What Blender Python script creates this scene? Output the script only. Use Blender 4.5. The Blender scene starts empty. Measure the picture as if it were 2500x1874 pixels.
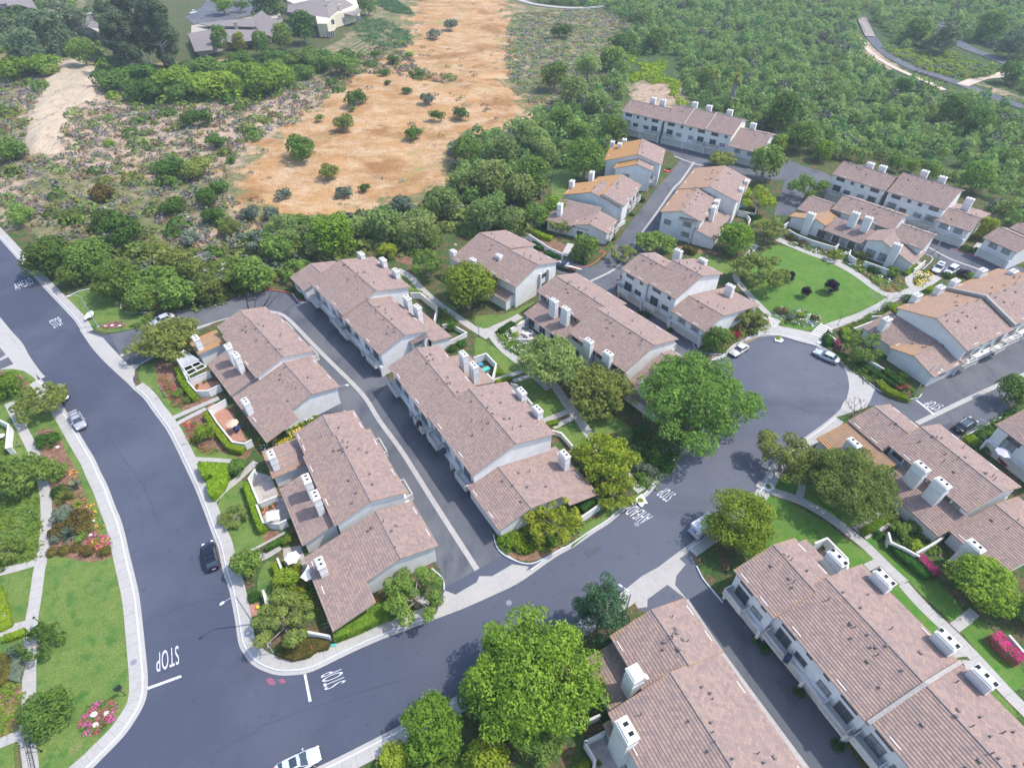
import bpy, bmesh, math, random
import numpy as np
from mathutils import Vector, Matrix
from mathutils.geometry import tessellate_polygon

# ------------------------------------------------------------------ camera, sky, sun
F_PX, PITCH, H = 1457.0, math.radians(43.2), 74.0      # focal length in photo pixels, downward tilt, drone height
SC = bpy.context.scene
cam_d = bpy.data.cameras.new("camera"); cam = bpy.data.objects.new("camera", cam_d)
SC.collection.objects.link(cam); SC.camera = cam
cam.location = (0, 0, H); cam.rotation_euler = (math.pi/2 - PITCH, 0, 0)
cam_d.sensor_width = 36; cam_d.lens = 36*F_PX/2500; cam_d.clip_end = 3000; cam_d.clip_start = 1
SUN_EL, SUN_AZ = math.radians(57), math.radians(7)   # azimuth measured from +x towards +y
w = bpy.data.worlds.new("World"); SC.world = w; w.use_nodes = True
nt = w.node_tree; sky = nt.nodes.new("ShaderNodeTexSky"); sky.sky_type = 'NISHITA'
sky.sun_disc = False; sky.sun_elevation = SUN_EL; sky.sun_rotation = math.pi/2 - SUN_AZ
sky.air_density = 1.0; sky.dust_density = 1.5
nt.links.new(sky.outputs[0], nt.nodes["Background"].inputs[0]); nt.nodes["Background"].inputs[1].default_value = 0.15
sl = bpy.data.lights.new("sun", 'SUN'); sun = bpy.data.objects.new("sun", sl); SC.collection.objects.link(sun)
sl.energy = 2.1; sl.angle = math.radians(1.0); sl.color = (1.0, 0.95, 0.88)
sd = Vector((math.cos(SUN_EL)*math.cos(SUN_AZ), math.cos(SUN_EL)*math.sin(SUN_AZ), math.sin(SUN_EL)))
sun.rotation_euler = sd.to_track_quat('Z', 'Y').to_euler(); sun.location = (60, 20, 150)
SC.view_settings.view_transform = 'Standard'; SC.view_settings.look = 'None'
SC.view_settings.exposure = 1.05; SC.view_settings.gamma = 1
SC.cycles.max_bounces = 5; SC.cycles.diffuse_bounces = 2; SC.cycles.glossy_bounces = 2
SC.cycles.transparent_max_bounces = 6; SC.cycles.volume_bounces = 0

# ------------------------------------------------------------------ where things stand
CP, SP = math.cos(PITCH), math.sin(PITCH)
def G(p, z=0.0):
    "ground point (at height z) of a surveyed photo position"
    u, v = p[0]-1250, p[1]-937
    dn = F_PX*SP + v*CP; hz = F_PX*CP - v*SP
    return Vector(((H-z)*u/dn, (H-z)*hz/dn, z))
def pxm(p, z=0.0):
    "photo pixels per metre there"
    dn = F_PX*SP + (p[1]-937)*CP; hz = F_PX*CP - (p[1]-937)*SP
    return F_PX / ((H-z)*(hz*CP+dn*SP)/dn)
ORI = {}
for i, r in enumerate('abcd'):
    for j in range(4): ORI[r+str(j+1)] = (j*620, [0, 460, 920, 1394][i], 640/2211)
ORI.update(e1=(560,1060,320/2211), e2=(560,1290,320/2211), e3=(1160,780,320/2211), e4=(2000,460,500/2211),
           e6=(1640,380,360/2211), e8=(360,760,320/2211), n=(0,0,1), D=(0,0,2500/2212))
def Q(k, *pts):
    "survey sheet k -> photo positions"
    x0, y0, s = ORI[k]
    return [(x0+x*s, y0+y*s) for x, y in pts]
def q(k, x, y): return Q(k, (x, y))[0]
def GP(pts, z=0.0): return [G(p, z) for p in pts]

def tag(o, label=None, cat=None, group=None, kind=None):
    if label: o['label'] = label
    if cat: o['category'] = cat
    if group: o['group'] = group
    if kind: o['kind'] = kind
    return o
def link(name, me, parent=None, mats=()):
    o = bpy.data.objects.new(name, me); SC.collection.objects.link(o)
    if parent: o.parent = parent
    for m in mats: me.materials.append(m)
    return o
def empty(name, loc, rz=0.0):
    o = bpy.data.objects.new(name, None); SC.collection.objects.link(o)
    o.location = loc; o.rotation_euler = (0, 0, rz); o.empty_display_size = .3
    return o
def new_mesh(name, verts, faces, mats=(), parent=None, smooth=False, mi=None, uv=None):
    me = bpy.data.meshes.new(name); me.from_pydata([tuple(v) for v in verts], [], faces)
    if mi is not None: me.polygons.foreach_set('material_index', mi)
    if uv is not None:
        l = me.uv_layers.new(name='UVMap'); l.data.foreach_set('uv', [c for f in uv for p in f for c in p])
    if smooth: me.polygons.foreach_set('use_smooth', [True]*len(faces))
    me.update()
    return link(name, me, parent, mats)
def copy_tree(o, parent=None):
    c = o.copy(); SC.collection.objects.link(c)
    if parent: c.parent = parent
    for ch in list(o.children): copy_tree(ch, c)
    return c

class MB:
    "collects boxes, bars, tubes and loose polygons into one mesh"
    def __init__(s): s.v = []; s.f = []; s.m = []
    def poly(s, pts, m=0):
        n = len(s.v); s.v += [tuple(p) for p in pts]; s.f.append(list(range(n, n+len(pts)))); s.m.append(m)
    def box(s, c, d, rz=0, m=0, taper=1.0):
        cs, sn = math.cos(rz), math.sin(rz); n = len(s.v)
        for z in (-1, 1):
            k = taper if z > 0 else 1
            for x, y in ((-1,-1),(1,-1),(1,1),(-1,1)):
                X, Y = x*d[0]/2*k, y*d[1]/2*k
                s.v.append((c[0]+X*cs-Y*sn, c[1]+X*sn+Y*cs, c[2]+z*d[2]/2))
        for f in ((0,3,2,1),(4,5,6,7),(0,1,5,4),(1,2,6,5),(2,3,7,6),(3,0,4,7)):
            s.f.append([n+i for i in f]); s.m.append(m)
        return s
    def prism(s, pts, z0, z1, m=0, caps=True):
        n = len(s.v); k = len(pts)
        s.v += [(p[0], p[1], z0) for p in pts] + [(p[0], p[1], z1) for p in pts]
        for i in range(k):
            j = (i+1) % k; s.f.append([n+i, n+j, n+k+j, n+k+i]); s.m.append(m)
        if caps:
            s.f.append([n+k+i for i in range(k)]); s.m.append(m)
            s.f.append([n+i for i in reversed(range(k))]); s.m.append(m)
        return s
    def tube(s, pts, rad, sides=8, m=0, cap=True):
        pts = [Vector(p) for p in pts]; n0 = len(s.v)
        rad = rad if isinstance(rad, (list, tuple)) else [rad]*len(pts)
        for i, p in enumerate(pts):
            t = (pts[min(i+1, len(pts)-1)] - pts[max(i-1, 0)]).normalized()
            a = t.orthogonal().normalized() if abs(t.z) > .99 else t.cross(Vector((0,0,1))).normalized()
            b = t.cross(a)
            for k in range(sides):
                an = 2*math.pi*k/sides; s.v.append(tuple(p + (a*math.cos(an)+b*math.sin(an))*rad[i]))
        for i in range(len(pts)-1):
            for k in range(sides):
                k2 = (k+1) % sides
                s.f.append([n0+i*sides+k, n0+i*sides+k2, n0+(i+1)*sides+k2, n0+(i+1)*sides+k]); s.m.append(m)
        if cap:
            s.f.append([n0+k for k in reversed(range(sides))]); s.m.append(m)
            s.f.append([n0+(len(pts)-1)*sides+k for k in range(sides)]); s.m.append(m)
        return s
    def build(s, name, mats, parent=None, smooth=False):
        return new_mesh(name, s.v, s.f, mats if isinstance(mats, (list, tuple)) else [mats], parent, smooth, s.m)

# ------------------------------------------------------------------ materials
def nodes(m): m.use_nodes = True; return m.node_tree, m.node_tree.nodes, m.node_tree.links
MATS = {}
def N(nt, t, **kw):
    n = nt.nodes.new(t)
    for k, v in kw.items():
        if k.startswith('i_'): n.inputs[int(k[2:]) if k[2:].isdigit() else k[2:]].default_value = v
        else: setattr(n, k, v)
    return n
def c4(c): return (c[0], c[1], c[2], 1)
def plain(name, col, rough=.6, metal=0.0, var=0.0, scale=3.0, bump=0.0, spec=.3, col2=None, coat=0.0):
    "principled paint / stucco / plastic with a little procedural variation"
    if name in MATS: return MATS[name]
    m = bpy.data.materials.new(name); nt, nd, lk = nodes(m); b = nd["Principled BSDF"]
    b.inputs["Base Color"].default_value = c4(col); b.inputs["Roughness"].default_value = rough
    b.inputs["Metallic"].default_value = metal; b.inputs["Specular IOR Level"].default_value = spec
    b.inputs["Coat Weight"].default_value = coat
    if var or col2:
        g = N(nt, "ShaderNodeNewGeometry"); n = N(nt, "ShaderNodeTexNoise"); n.inputs["Scale"].default_value = scale; n.inputs["Detail"].default_value = 5
        lk.new(g.outputs["Position"], n.inputs["Vector"])
        mr = N(nt, "ShaderNodeMapRange"); mr.inputs[1].default_value = .3; mr.inputs[2].default_value = .7; lk.new(n.outputs[0], mr.inputs[0])
        mx = N(nt, "ShaderNodeMix", data_type='RGBA')
        c2 = col2 or tuple(x*(1-var) for x in col)
        mx.inputs[6].default_value = c4(col if col2 else tuple(min(1, x*(1+var*.5)) for x in col)); mx.inputs[7].default_value = c4(c2)
        lk.new(mr.outputs[0], mx.inputs[0]); lk.new(mx.outputs[2], b.inputs["Base Color"])
        if bump:
            bp = N(nt, "ShaderNodeBump"); bp.inputs["Strength"].default_value = bump; bp.inputs["Distance"].default_value = .05
            lk.new(n.outputs[0], bp.inputs["Height"]); lk.new(bp.outputs[0], b.inputs["Normal"])
    MATS[name] = m; return m

def multi(name, layers, rough=.9, bump=0.0, bump_scale=8, spec=.15, base=None):
    "base colour from stacked noise masks: layers = [(colour, scale, lo, hi, stretch)]"
    if name in MATS: return MATS[name]
    m = bpy.data.materials.new(name); nt, nd, lk = nodes(m); b = nd["Principled BSDF"]
    b.inputs["Roughness"].default_value = rough; b.inputs["Specular IOR Level"].default_value = spec
    g = N(nt, "ShaderNodeNewGeometry"); cur = None
    for i, L in enumerate(layers):
        if cur is None:
            rgb = N(nt, "ShaderNodeRGB"); rgb.outputs[0].default_value = c4(L if isinstance(L[0], float) else L[0]); cur = rgb.outputs[0]; continue
        col, sc, lo, hi = L[:4]; st = L[4] if len(L) > 4 else (1, 1, 1)
        mp = N(nt, "ShaderNodeMapping"); mp.inputs["Scale"].default_value = st; mp.inputs["Location"].default_value = (i*13.7, i*5.1, 0)
        if len(L) > 5: mp.inputs["Rotation"].default_value = (0, 0, L[5])
        n = N(nt, "ShaderNodeTexNoise"); n.inputs["Scale"].default_value = sc; n.inputs["Detail"].default_value = 4; n.inputs["Roughness"].default_value = .6
        lk.new(g.outputs["Position"], mp.inputs[0]); lk.new(mp.outputs[0], n.inputs["Vector"])
        mr = N(nt, "ShaderNodeMapRange"); mr.inputs[1].default_value = lo; mr.inputs[2].default_value = hi; lk.new(n.outputs[0], mr.inputs[0])
        mx = N(nt, "ShaderNodeMix", data_type='RGBA'); lk.new(mr.outputs[0], mx.inputs[0])
        lk.new(cur, mx.inputs[6]); mx.inputs[7].default_value = c4(col); cur = mx.outputs[2]
    lk.new(cur, b.inputs["Base Color"])
    if bump:
        n = N(nt, "ShaderNodeTexNoise"); n.inputs["Scale"].default_value = bump_scale; n.inputs["Detail"].default_value = 6
        lk.new(g.outputs["Position"], n.inputs["Vector"])
        bp = N(nt, "ShaderNodeBump"); bp.inputs["Strength"].default_value = bump; bp.inputs["Distance"].default_value = .1
        lk.new(n.outputs[0], bp.inputs["Height"]); lk.new(bp.outputs[0], b.inputs["Normal"])
    MATS[name] = m; return m

STUCCO = plain('stucco', (.74,.73,.71), .9, var=.09, scale=.8, bump=.05, spec=.1)
STUCCO_B = plain('stucco_beige', (.62,.60,.55), .9, var=.10, scale=.9, spec=.1)
TRIM = plain('trim_wood', (.60,.58,.54), .8, var=.15, scale=2)
FASCIA = plain('fascia', (.42,.35,.31), .8, var=.15, scale=2)
WHITE = plain('white_paint', (.74,.74,.74), .5)
GLASS = plain('window_glass', (.06,.075,.085), .08, spec=.8)
GLASS_C = plain('curtained_glass', (.30,.32,.32), .15, spec=.7, var=.5, scale=1.2)
FRAME = plain('window_frame', (.20,.17,.16), .5)
DARK = plain('dark_opening', (.02,.02,.022), .9)
PIPE = plain('vent_metal', (.17,.15,.14), .6, var=.4, scale=5)
STEEL = plain('galvanised_steel', (.50,.52,.55), .4, metal=.5)
GARAGE = plain('garage_door', (.66,.64,.60), .7, var=.05, scale=1)
RIDGE = plain('ridge_tile', (.27,.23,.22), .85, var=.3, scale=3)
ROADPAINT = multi('road_paint', [(.60,.61,.64), ((.20,.21,.25), 7, .54, .66)], rough=.8)
KERBW = plain('painted_kerb', (.56,.57,.64), .8, var=.15, scale=3)
REDKERB = plain('red_kerb', (.62,.13,.13), .8, var=.25, scale=4)
CONC = multi('concrete', [(.40,.385,.365), ((.36,.345,.33), .35, .40, .62), ((.43,.41,.39), 2.5, .45, .70), ((.28,.25,.23), .9, .68, .80)], bump=.05, bump_scale=15)
def joints(m):
    "saw-cut joints every 1.5 m along the strip"
    m2 = m.copy(); m2.name = 'jointed_concrete'; nt, nd, lk = nodes(m2); b = nd["Principled BSDF"]
    src = b.inputs["Base Color"].links[0].from_socket
    uv = N(nt, "ShaderNodeUVMap"); sx = N(nt, "ShaderNodeSeparateXYZ"); lk.new(uv.outputs[0], sx.inputs[0])
    md = N(nt, "ShaderNodeMath", operation='PINGPONG'); md.inputs[1].default_value = .75; lk.new(sx.outputs[0], md.inputs[0])
    lt = N(nt, "ShaderNodeMath", operation='LESS_THAN'); lt.inputs[1].default_value = .022; lk.new(md.outputs[0], lt.inputs[0])
    mu = N(nt, "ShaderNodeMath", operation='MULTIPLY'); mu.inputs[1].default_value = .5; lk.new(lt.outputs[0], mu.inputs[0])
    mx = N(nt, "ShaderNodeMix", data_type='RGBA'); lk.new(mu.outputs[0], mx.inputs[0]); lk.new(src, mx.inputs[6]); mx.inputs[7].default_value = (.12,.11,.1,1)
    lk.new(mx.outputs[2], b.inputs["Base Color"]); return m2
CONCJ = joints(CONC)
LAWN = multi('lawn_grass', [(.125,.195,.045), ((.17,.225,.055), .22, .38, .62), ((.06,.15,.03), .55, .50, .68), ((.20,.22,.07), .8, .62, .75), ((.23,.21,.09), .35, .60, .74), ((.05,.12,.025), 6, .45, .75)], bump=.5, bump_scale=14)
LAWN2 = multi('clipped_lawn', [(.10,.185,.035), ((.135,.215,.045), .3, .38, .6), ((.05,.19,.02), .7, .5, .7), ((.04,.14,.015), 6, .45, .75)], bump=.5, bump_scale=14)
BARK = multi('bark_mulch', [(.20,.11,.07), ((.30,.18,.12), 1.2, .42, .6), ((.10,.06,.04), 5, .45, .7)], bump=.6, bump_scale=12)
GARDEN = multi('garden_ground', [(.06,.11,.03), ((.16,.10,.06), .5, .45, .58), ((.035,.07,.02), 2.5, .45, .65), ((.12,.17,.05), 1.3, .58, .72)], bump=.7, bump_scale=8)
PAVER = multi('patio_paving', [(.42,.38,.35), ((.34,.30,.28), 1.2, .4, .6)])
TERRA = multi('terracotta_paving', [(.42,.22,.16), ((.34,.18,.13), 2.2, .4, .6)])
def road_mat():
    m = multi('asphalt', [(.062,.072,.108), ((.135,.145,.172), 1, 0, 1), ((.090,.100,.135), .05, .45, .65, (1, 1, 1)), ((.050,.056,.080), .06, .56, .90, (.5, 1.6, 1), .5), ((.045,.05,.07), 1.1, .60, .80), ((.16,.165,.19), 22, .56, .75)], rough=.85, bump=.15, bump_scale=30)
    # resealed (darker, bluer) surface on the old through road, greyer towards the cul-de-sac
    nt, nd, lk = nodes(m); g = [n for n in nd if n.bl_idname == "ShaderNodeNewGeometry"][0]
    mixes = [n for n in nd if n.bl_idname == "ShaderNodeMix"]; mr = N(nt, "ShaderNodeMapRange"); sx = N(nt, "ShaderNodeSeparateXYZ")
    lk.new(g.outputs["Position"], sx.inputs[0]); lk.new(sx.outputs[0], mr.inputs[0]); mr.inputs[1].default_value = -22; mr.inputs[2].default_value = 34
    mu = N(nt, "ShaderNodeMath", operation='MULTIPLY'); mu.inputs[1].default_value = .8; lk.new(mr.outputs[0], mu.inputs[0])
    lk.new(mu.outputs[0], mixes[0].inputs[0]); return m
ASPH = road_mat()
ALLEY = multi('alley_asphalt', [(.105,.112,.130), ((.135,.14,.155), .12, .42, .62), ((.065,.072,.095), .35, .52, .75, (1, .4, 1)), ((.20,.205,.23), 25, .58, .8)], rough=.9, bump=.2, bump_scale=30)

def tile_mat():
    m = bpy.data.materials.new('roof_tile'); nt, nd, lk = nodes(m); b = nd["Principled BSDF"]
    b.inputs["Roughness"].default_value = .85; b.inputs["Specular IOR Level"].default_value = .15
    uv = N(nt, "ShaderNodeUVMap"); uv.uv_map = 'UVMap'
    br = N(nt, "ShaderNodeTexBrick"); br.offset = .5; br.inputs["Scale"].default_value = 1
    br.inputs["Brick Width"].default_value = .42; br.inputs["Row Height"].default_value = .36; br.inputs["Mortar Size"].default_value = .012
    br.inputs["Color1"].default_value = (.36,.252,.208,1); br.inputs["Color2"].default_value = (.235,.178,.170,1); br.inputs["Mortar"].default_value = (.15,.12,.12,1)
    br.inputs["Bias"].default_value = -.1; lk.new(uv.outputs[0], br.inputs["Vector"])
    g = N(nt, "ShaderNodeNewGeometry")
    n = N(nt, "ShaderNodeTexNoise"); n.inputs["Scale"].default_value = .8; n.inputs["Detail"].default_value = 6; lk.new(g.outputs["Position"], n.inputs["Vector"])
    mr = N(nt, "ShaderNodeMapRange"); mr.inputs[1].default_value = .35; mr.inputs[2].default_value = .7; mr.inputs[3].default_value = 0; mr.inputs[4].default_value = .38; lk.new(n.outputs[0], mr.inputs[0])
    mx = N(nt, "ShaderNodeMix", data_type='RGBA'); lk.new(mr.outputs[0], mx.inputs[0]); lk.new(br.outputs[0], mx.inputs[6]); mx.inputs[7].default_value = (.26,.205,.18,1)
    at = N(nt, "ShaderNodeAttribute"); at.attribute_name = 'lichen'
    n2 = N(nt, "ShaderNodeTexNoise"); n2.inputs["Scale"].default_value = 1.1; n2.inputs["Detail"].default_value = 8; n2.inputs["Roughness"].default_value = .75; lk.new(g.outputs["Position"], n2.inputs["Vector"])
    ad = N(nt, "ShaderNodeMath", operation='ADD'); lk.new(at.outputs["Fac"], ad.inputs[0]); lk.new(n2.outputs[0], ad.inputs[1])
    mr2 = N(nt, "ShaderNodeMapRange"); mr2.inputs[1].default_value = .80; mr2.inputs[2].default_value = 1.35; mr2.inputs[4].default_value = .8; lk.new(ad.outputs[0], mr2.inputs[0])
    mx2 = N(nt, "ShaderNodeMix", data_type='RGBA'); lk.new(mr2.outputs[0], mx2.inputs[0]); lk.new(mx.outputs[2], mx2.inputs[6]); mx2.inputs[7].default_value = (.42,.22,.06,1)
    lk.new(mx2.outputs[2], b.inputs["Base Color"]); return m
TILE = tile_mat()

def leaf_mat(name, a, b_, tr=.25, noise=.9):
    "foliage: colour a..b by clump, hue drift by tree, some light through the leaf"
    if name in MATS: return MATS[name]
    m = bpy.data.materials.new(name); nt, nd, lk = nodes(m); nd.remove(nd["Principled BSDF"])
    oi = N(nt, "ShaderNodeObjectInfo"); g = N(nt, "ShaderNodeNewGeometry")
    n = N(nt, "ShaderNodeTexNoise"); n.inputs["Scale"].default_value = noise; n.inputs["Detail"].default_value = 4; lk.new(g.outputs["Position"], n.inputs["Vector"])
    mr = N(nt, "ShaderNodeMapRange"); mr.inputs[1].default_value = .35; mr.inputs[2].default_value = .65; lk.new(n.outputs[0], mr.inputs[0])
    mx = N(nt, "ShaderNodeMix", data_type='RGBA'); lk.new(mr.outputs[0], mx.inputs[0]); mx.inputs[6].default_value = c4(a); mx.inputs[7].default_value = c4(b_)
    hs = N(nt, "ShaderNodeHueSaturation"); m1 = N(nt, "ShaderNodeMapRange"); m1.inputs[3].default_value = .485; m1.inputs[4].default_value = .515
    lk.new(oi.outputs["Random"], m1.inputs[0]); lk.new(m1.outputs[0], hs.inputs["Hue"])
    m2 = N(nt, "ShaderNodeMath", operation='MULTIPLY'); m2.inputs[1].default_value = 7.31; lk.new(oi.outputs["Random"], m2.inputs[0])
    m3 = N(nt, "ShaderNodeMath", operation='FRACT'); lk.new(m2.outputs[0], m3.inputs[0])
    m4 = N(nt, "ShaderNodeMapRange"); m4.inputs[3].default_value = .82; m4.inputs[4].default_value = 1.2; lk.new(m3.outputs[0], m4.inputs[0]); lk.new(m4.outputs[0], hs.inputs["Value"])
    lk.new(mx.outputs[2], hs.inputs["Color"])
    d = N(nt, "ShaderNodeBsdfDiffuse"); t = N(nt, "ShaderNodeBsdfTranslucent"); ms = N(nt, "ShaderNodeMixShader"); ms.inputs[0].default_value = tr
    lk.new(hs.outputs[0], d.inputs[0]); lk.new(hs.outputs[0], t.inputs[0]); lk.new(d.outputs[0], ms.inputs[1]); lk.new(t.outputs[0], ms.inputs[2])
    lk.new(ms.outputs[0], nd["Material Output"].inputs[0]); MATS[name] = m; return m
LEAF = {
 'bright': leaf_mat('leaf_bright', (.30,.42,.055), (.17,.28,.04), .45),
 'yellow': leaf_mat('leaf_yellow_green', (.42,.47,.05), (.22,.31,.04), .45),
 'mid':    leaf_mat('leaf_mid', (.25,.37,.075), (.14,.235,.055), .42),
 'dark':   leaf_mat('leaf_dark', (.135,.235,.045), (.08,.16,.035), .38),
 'olive':  leaf_mat('leaf_olive', (.30,.35,.085), (.18,.225,.06), .42),
 'willow': leaf_mat('leaf_willow', (.34,.42,.14), (.21,.29,.09), .45, .25),
 'euc':    leaf_mat('leaf_eucalyptus', (.21,.26,.13), (.10,.15,.08), .35, .35),
 'pine':   leaf_mat('leaf_pine', (.15,.27,.12), (.08,.16,.08), .3),
 'purple': leaf_mat('leaf_purple', (.055,.030,.065), (.035,.02,.04), .2),
 'red':    leaf_mat('leaf_red', (.45,.06,.05), (.25,.05,.04), .2),
 'magenta':leaf_mat('petal_magenta', (.85,.05,.30), (.60,.04,.20), .3),
 'hedge':  leaf_mat('leaf_hedge', (.30,.42,.03), (.18,.29,.03), .35, 1.5),
 'hedge2': leaf_mat('leaf_dark_hedge', (.07,.17,.03), (.04,.10,.02), .25, 1.5),
 'grey':   leaf_mat('leaf_grey_green', (.20,.24,.17), (.12,.16,.11), .2, .5),
 'bronze': leaf_mat('leaf_bronze', (.17,.14,.035), (.10,.09,.03), .2, 1),
}
BARKT = plain('tree_bark', (.30,.25,.21), .9, var=.4, scale=4, bump=.4)
BARKW = plain('pale_bark', (.50,.47,.43), .9, var=.3, scale=3, bump=.3)
# ------------------------------------------------------------------ ground helpers
def fill(pts):
    "triangulated 2-D polygon -> faces"
    return [list(t) for t in tessellate_polygon([[Vector((p[0], p[1], 0)) for p in pts]])]
def smooth_line(P, closed=False, n=4):
    "Catmull-Rom through the points"
    P = [Vector((p[0], p[1], 0)) for p in P]; out = []; k = len(P)
    rng = range(k) if closed else range(k-1)
    for i in rng:
        a, b, c, d = (P[(i-1) % k] if closed or i else P[0]), P[i], P[(i+1) % k], (P[(i+2) % k] if closed or i+2 < k else P[-1])
        for j in range(n):
            t = j/n; out.append(.5*((2*b)+(c-a)*t+(2*a-5*b+4*c-d)*t*t+(3*b-a-3*c+d)*t**3))
    if not closed: out.append(P[-1])
    return out
def offset_line(P, d):
    out = []
    for i, p in enumerate(P):
        t = P[min(i+1, len(P)-1)] - P[max(i-1, 0)]; t = Vector((t.x, t.y)).normalized()
        out.append(Vector((p[0]-t.y*d, p[1]+t.x*d, 0)))
    return out
ZC = [0]
def sheet(name, pts, z, mat, kind='structure', world=False, smooth=0, label=None, cat=None, skirt=0.0):
    ZC[0] += 1; z += .0007*(ZC[0] % 9) if z > .001 else 0
    P = pts if world else GP(pts, z)
    if smooth: P = smooth_line(P, True, smooth)
    n = len(P); V = [(p[0], p[1], z) for p in P]; Fc = fill(P)
    Fc = [f if (Vector(V[f[1]])-Vector(V[f[0]])).cross(Vector(V[f[2]])-Vector(V[f[0]])).z > 0 else f[::-1] for f in Fc]
    if skirt:
        V += [(p[0], p[1], z-skirt) for p in P]; Fc += [[i, (i+1) % n, n+(i+1) % n, n+i] for i in range(n)]
    o = new_mesh(name, V, Fc, [mat]); tag(o, label, cat, kind=kind); return o
def ribbon(name, line, o0, o1, z, mat, skirt=.0, kind='structure', world=False, smooth=3, mb=None, label=None, cat=None):
    ZC[0] += 1; z += .00061*(ZC[0] % 7)
    L = line if world else GP(line, 0)
    if smooth: L = smooth_line(L, False, smooth)
    A, B = offset_line(L, o0), offset_line(L, o1); s = 0; V = []; Fc = []; UV = []
    for i in range(len(L)): V += [(A[i].x, A[i].y, z), (B[i].x, B[i].y, z)]
    if skirt:
        k = len(V); V += [(v[0], v[1], z-skirt) for v in V]
    for i in range(len(L)-1):
        ds = (L[i+1]-L[i]).length; up = o1 > o0
        Fc.append([2*i, 2*i+2, 2*i+3, 2*i+1] if up else [2*i, 2*i+1, 2*i+3, 2*i+2])
        u = [(s, o0), (s+ds, o0), (s+ds, o1), (s, o1)]; UV.append(u if up else [u[0], u[3], u[2], u[1]])
        if skirt:
            Fc.append([2*i, k+2*i, k+2*i+2, 2*i+2]); Fc.append([2*i+1, 2*i+3, k+2*i+3, k+2*i+1]); UV += [[(s, 0)]*4]*2
        s += ds
    if skirt:
        e = 2*(len(L)-1); Fc += [[0, 1, k+1, k], [e, k+e, k+e+1, e+1]]; UV += [[(0, 0)]*4]*2
    o = new_mesh(name, V, Fc, [mat], uv=UV); tag(o, label, cat, kind=kind); return o

# ------------------------------------------------------------------ natural ground
HILL = GP(Q('D', (-60,270),(0,370),(40,450),(110,475),(230,440),(330,470),(420,500),(520,495),(600,450),(700,430),(820,410),(960,340),(980,290),
              (1080,240),(1090,150),(1080,40),(1060,-60),(-60,-60)))
def inpoly(x, y, P):
    c = np.zeros(x.shape, bool); n = len(P); j = n-1
    for i in range(n):
        xi, yi, xj, yj = P[i][0], P[i][1], P[j][0], P[j][1]
        if yi != yj: c ^= ((yi > y) != (yj > y)) & (x < (xj-xi)*(y-yi)/(yj-yi)+xi)
        j = i
    return c
rs = np.random.RandomState(7)
def vnoise(x, y, sc, seed=0):
    r = np.random.RandomState(seed); T = r.rand(64, 64); X, Y = x/sc, y/sc
    xi, yi = np.floor(X).astype(int), np.floor(Y).astype(int); fx, fy = X-xi, Y-yi; fx = fx*fx*(3-2*fx); fy = fy*fy*(3-2*fy)
    g = lambda a, b: T[a % 64, b % 64]
    return (g(xi, yi)*(1-fx)+g(xi+1, yi)*fx)*(1-fy)+(g(xi, yi+1)*(1-fx)+g(xi+1, yi+1)*fx)*fy
def blur_mask(x, y, P, w=3.0, seed=3):
    "soft, ragged membership of a zone"
    a = np.zeros(x.shape)
    for k in range(8):
        an = k*.785; a += inpoly(x+w*math.cos(an)+5*(vnoise(x, y, 7, seed)-.5), y+w*math.sin(an)+5*(vnoise(x, y, 7, seed+1)-.5), P)
    return a/8
ROCK = GP(Q('a1', (330,600),(450,520),(830,580),(860,800),(830,900),(650,960),(600,1090),(550,1240),(540,1360),(420,1400),(230,1390),(250,1180),(320,1000),(400,780),(440,680)))
TERR = GP(Q('D', (-60,-60),(-60,120),(180,110),(260,150),(640,150),(800,60),(900,-60)))
def hill_z(x, y):
    x = np.asarray(x, float); y = np.asarray(y, float)
    m = blur_mask(x, y, HILL, 9.0)
    r = blur_mask(x, y, ROCK, 3.0, 9)
    z = m*(2.2*(vnoise(x, y, 34, 1)-.3)+1.1*(vnoise(x, y, 13, 2)-.3)+.35*vnoise(x, y, 4, 5))
    t = blur_mask(x, y, TERR, 8.0, 13)
    z = np.maximum(z, -.3)*(1-t) + .35*t
    return z + r*(1.2+2.6*np.abs(vnoise(x+y*.4, y*.35, 4, 8)-.5)+1.2*np.abs(vnoise(x, y*.5, 2.2, 18)-.5)) - .05
def hz1(x, y): return float(hill_z(np.array([x]), np.array([y]))[0])
GRASS_ZONE = GP(Q('D', (985,-30),(1090,0),(1105,40),(1090,110),(1105,190),(1165,235),(1120,270),(1010,290),(975,330),(985,380),(930,420),(820,440),(770,455),
                    (640,475),(540,470),(510,430),(505,370),(560,320),(620,270),(690,220),(740,190),(780,150),(830,110),(880,90),(890,40),(900,-30)))
DIRT_ZONES = [GP(Q('D', *p)) for p in [
  [(80,170),(150,140),(215,160),(270,200),(420,220),(560,210),(680,160),(720,200),(640,270),(520,350),(480,400),(300,390),(200,380),(120,360),(60,340),(20,250)],
  [(0,360),(40,360),(70,420),(60,520),(110,600),(80,600),(0,500)],
  [(380,490),(470,470),(560,500),(520,530),(400,530)],
  [(1355,175),(1460,180),(1475,215),(1420,250),(1360,215)],
  [(1840,75),(1880,95),(1940,150),(1900,150),(1850,110)],[(1690,330),(1830,370),(1840,400),(1700,370)],
  [(1990,135),(2080,165),(2180,215),(2212,205),(2150,190),(2060,150)],
  [(570,590),(640,600),(640,625),(580,625)],[(1195,370),(1230,385),(1210,420),(1185,410)]]]
WOODF = GP(Q('D', (1110,-60),(2400,-60),(2400,640),(2150,560),(1650,330),(1340,330),(1200,420),(1100,520),(900,570),(760,560),(600,600),(420,640),(300,640),(60,600),(60,540),(200,540),(400,600),(600,520),(780,470),(960,440),(970,330),(1030,290),(1110,280),(1180,250),(1290,190),(1350,110),(1370,60),(1310,20),(1150,10)))
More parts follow.
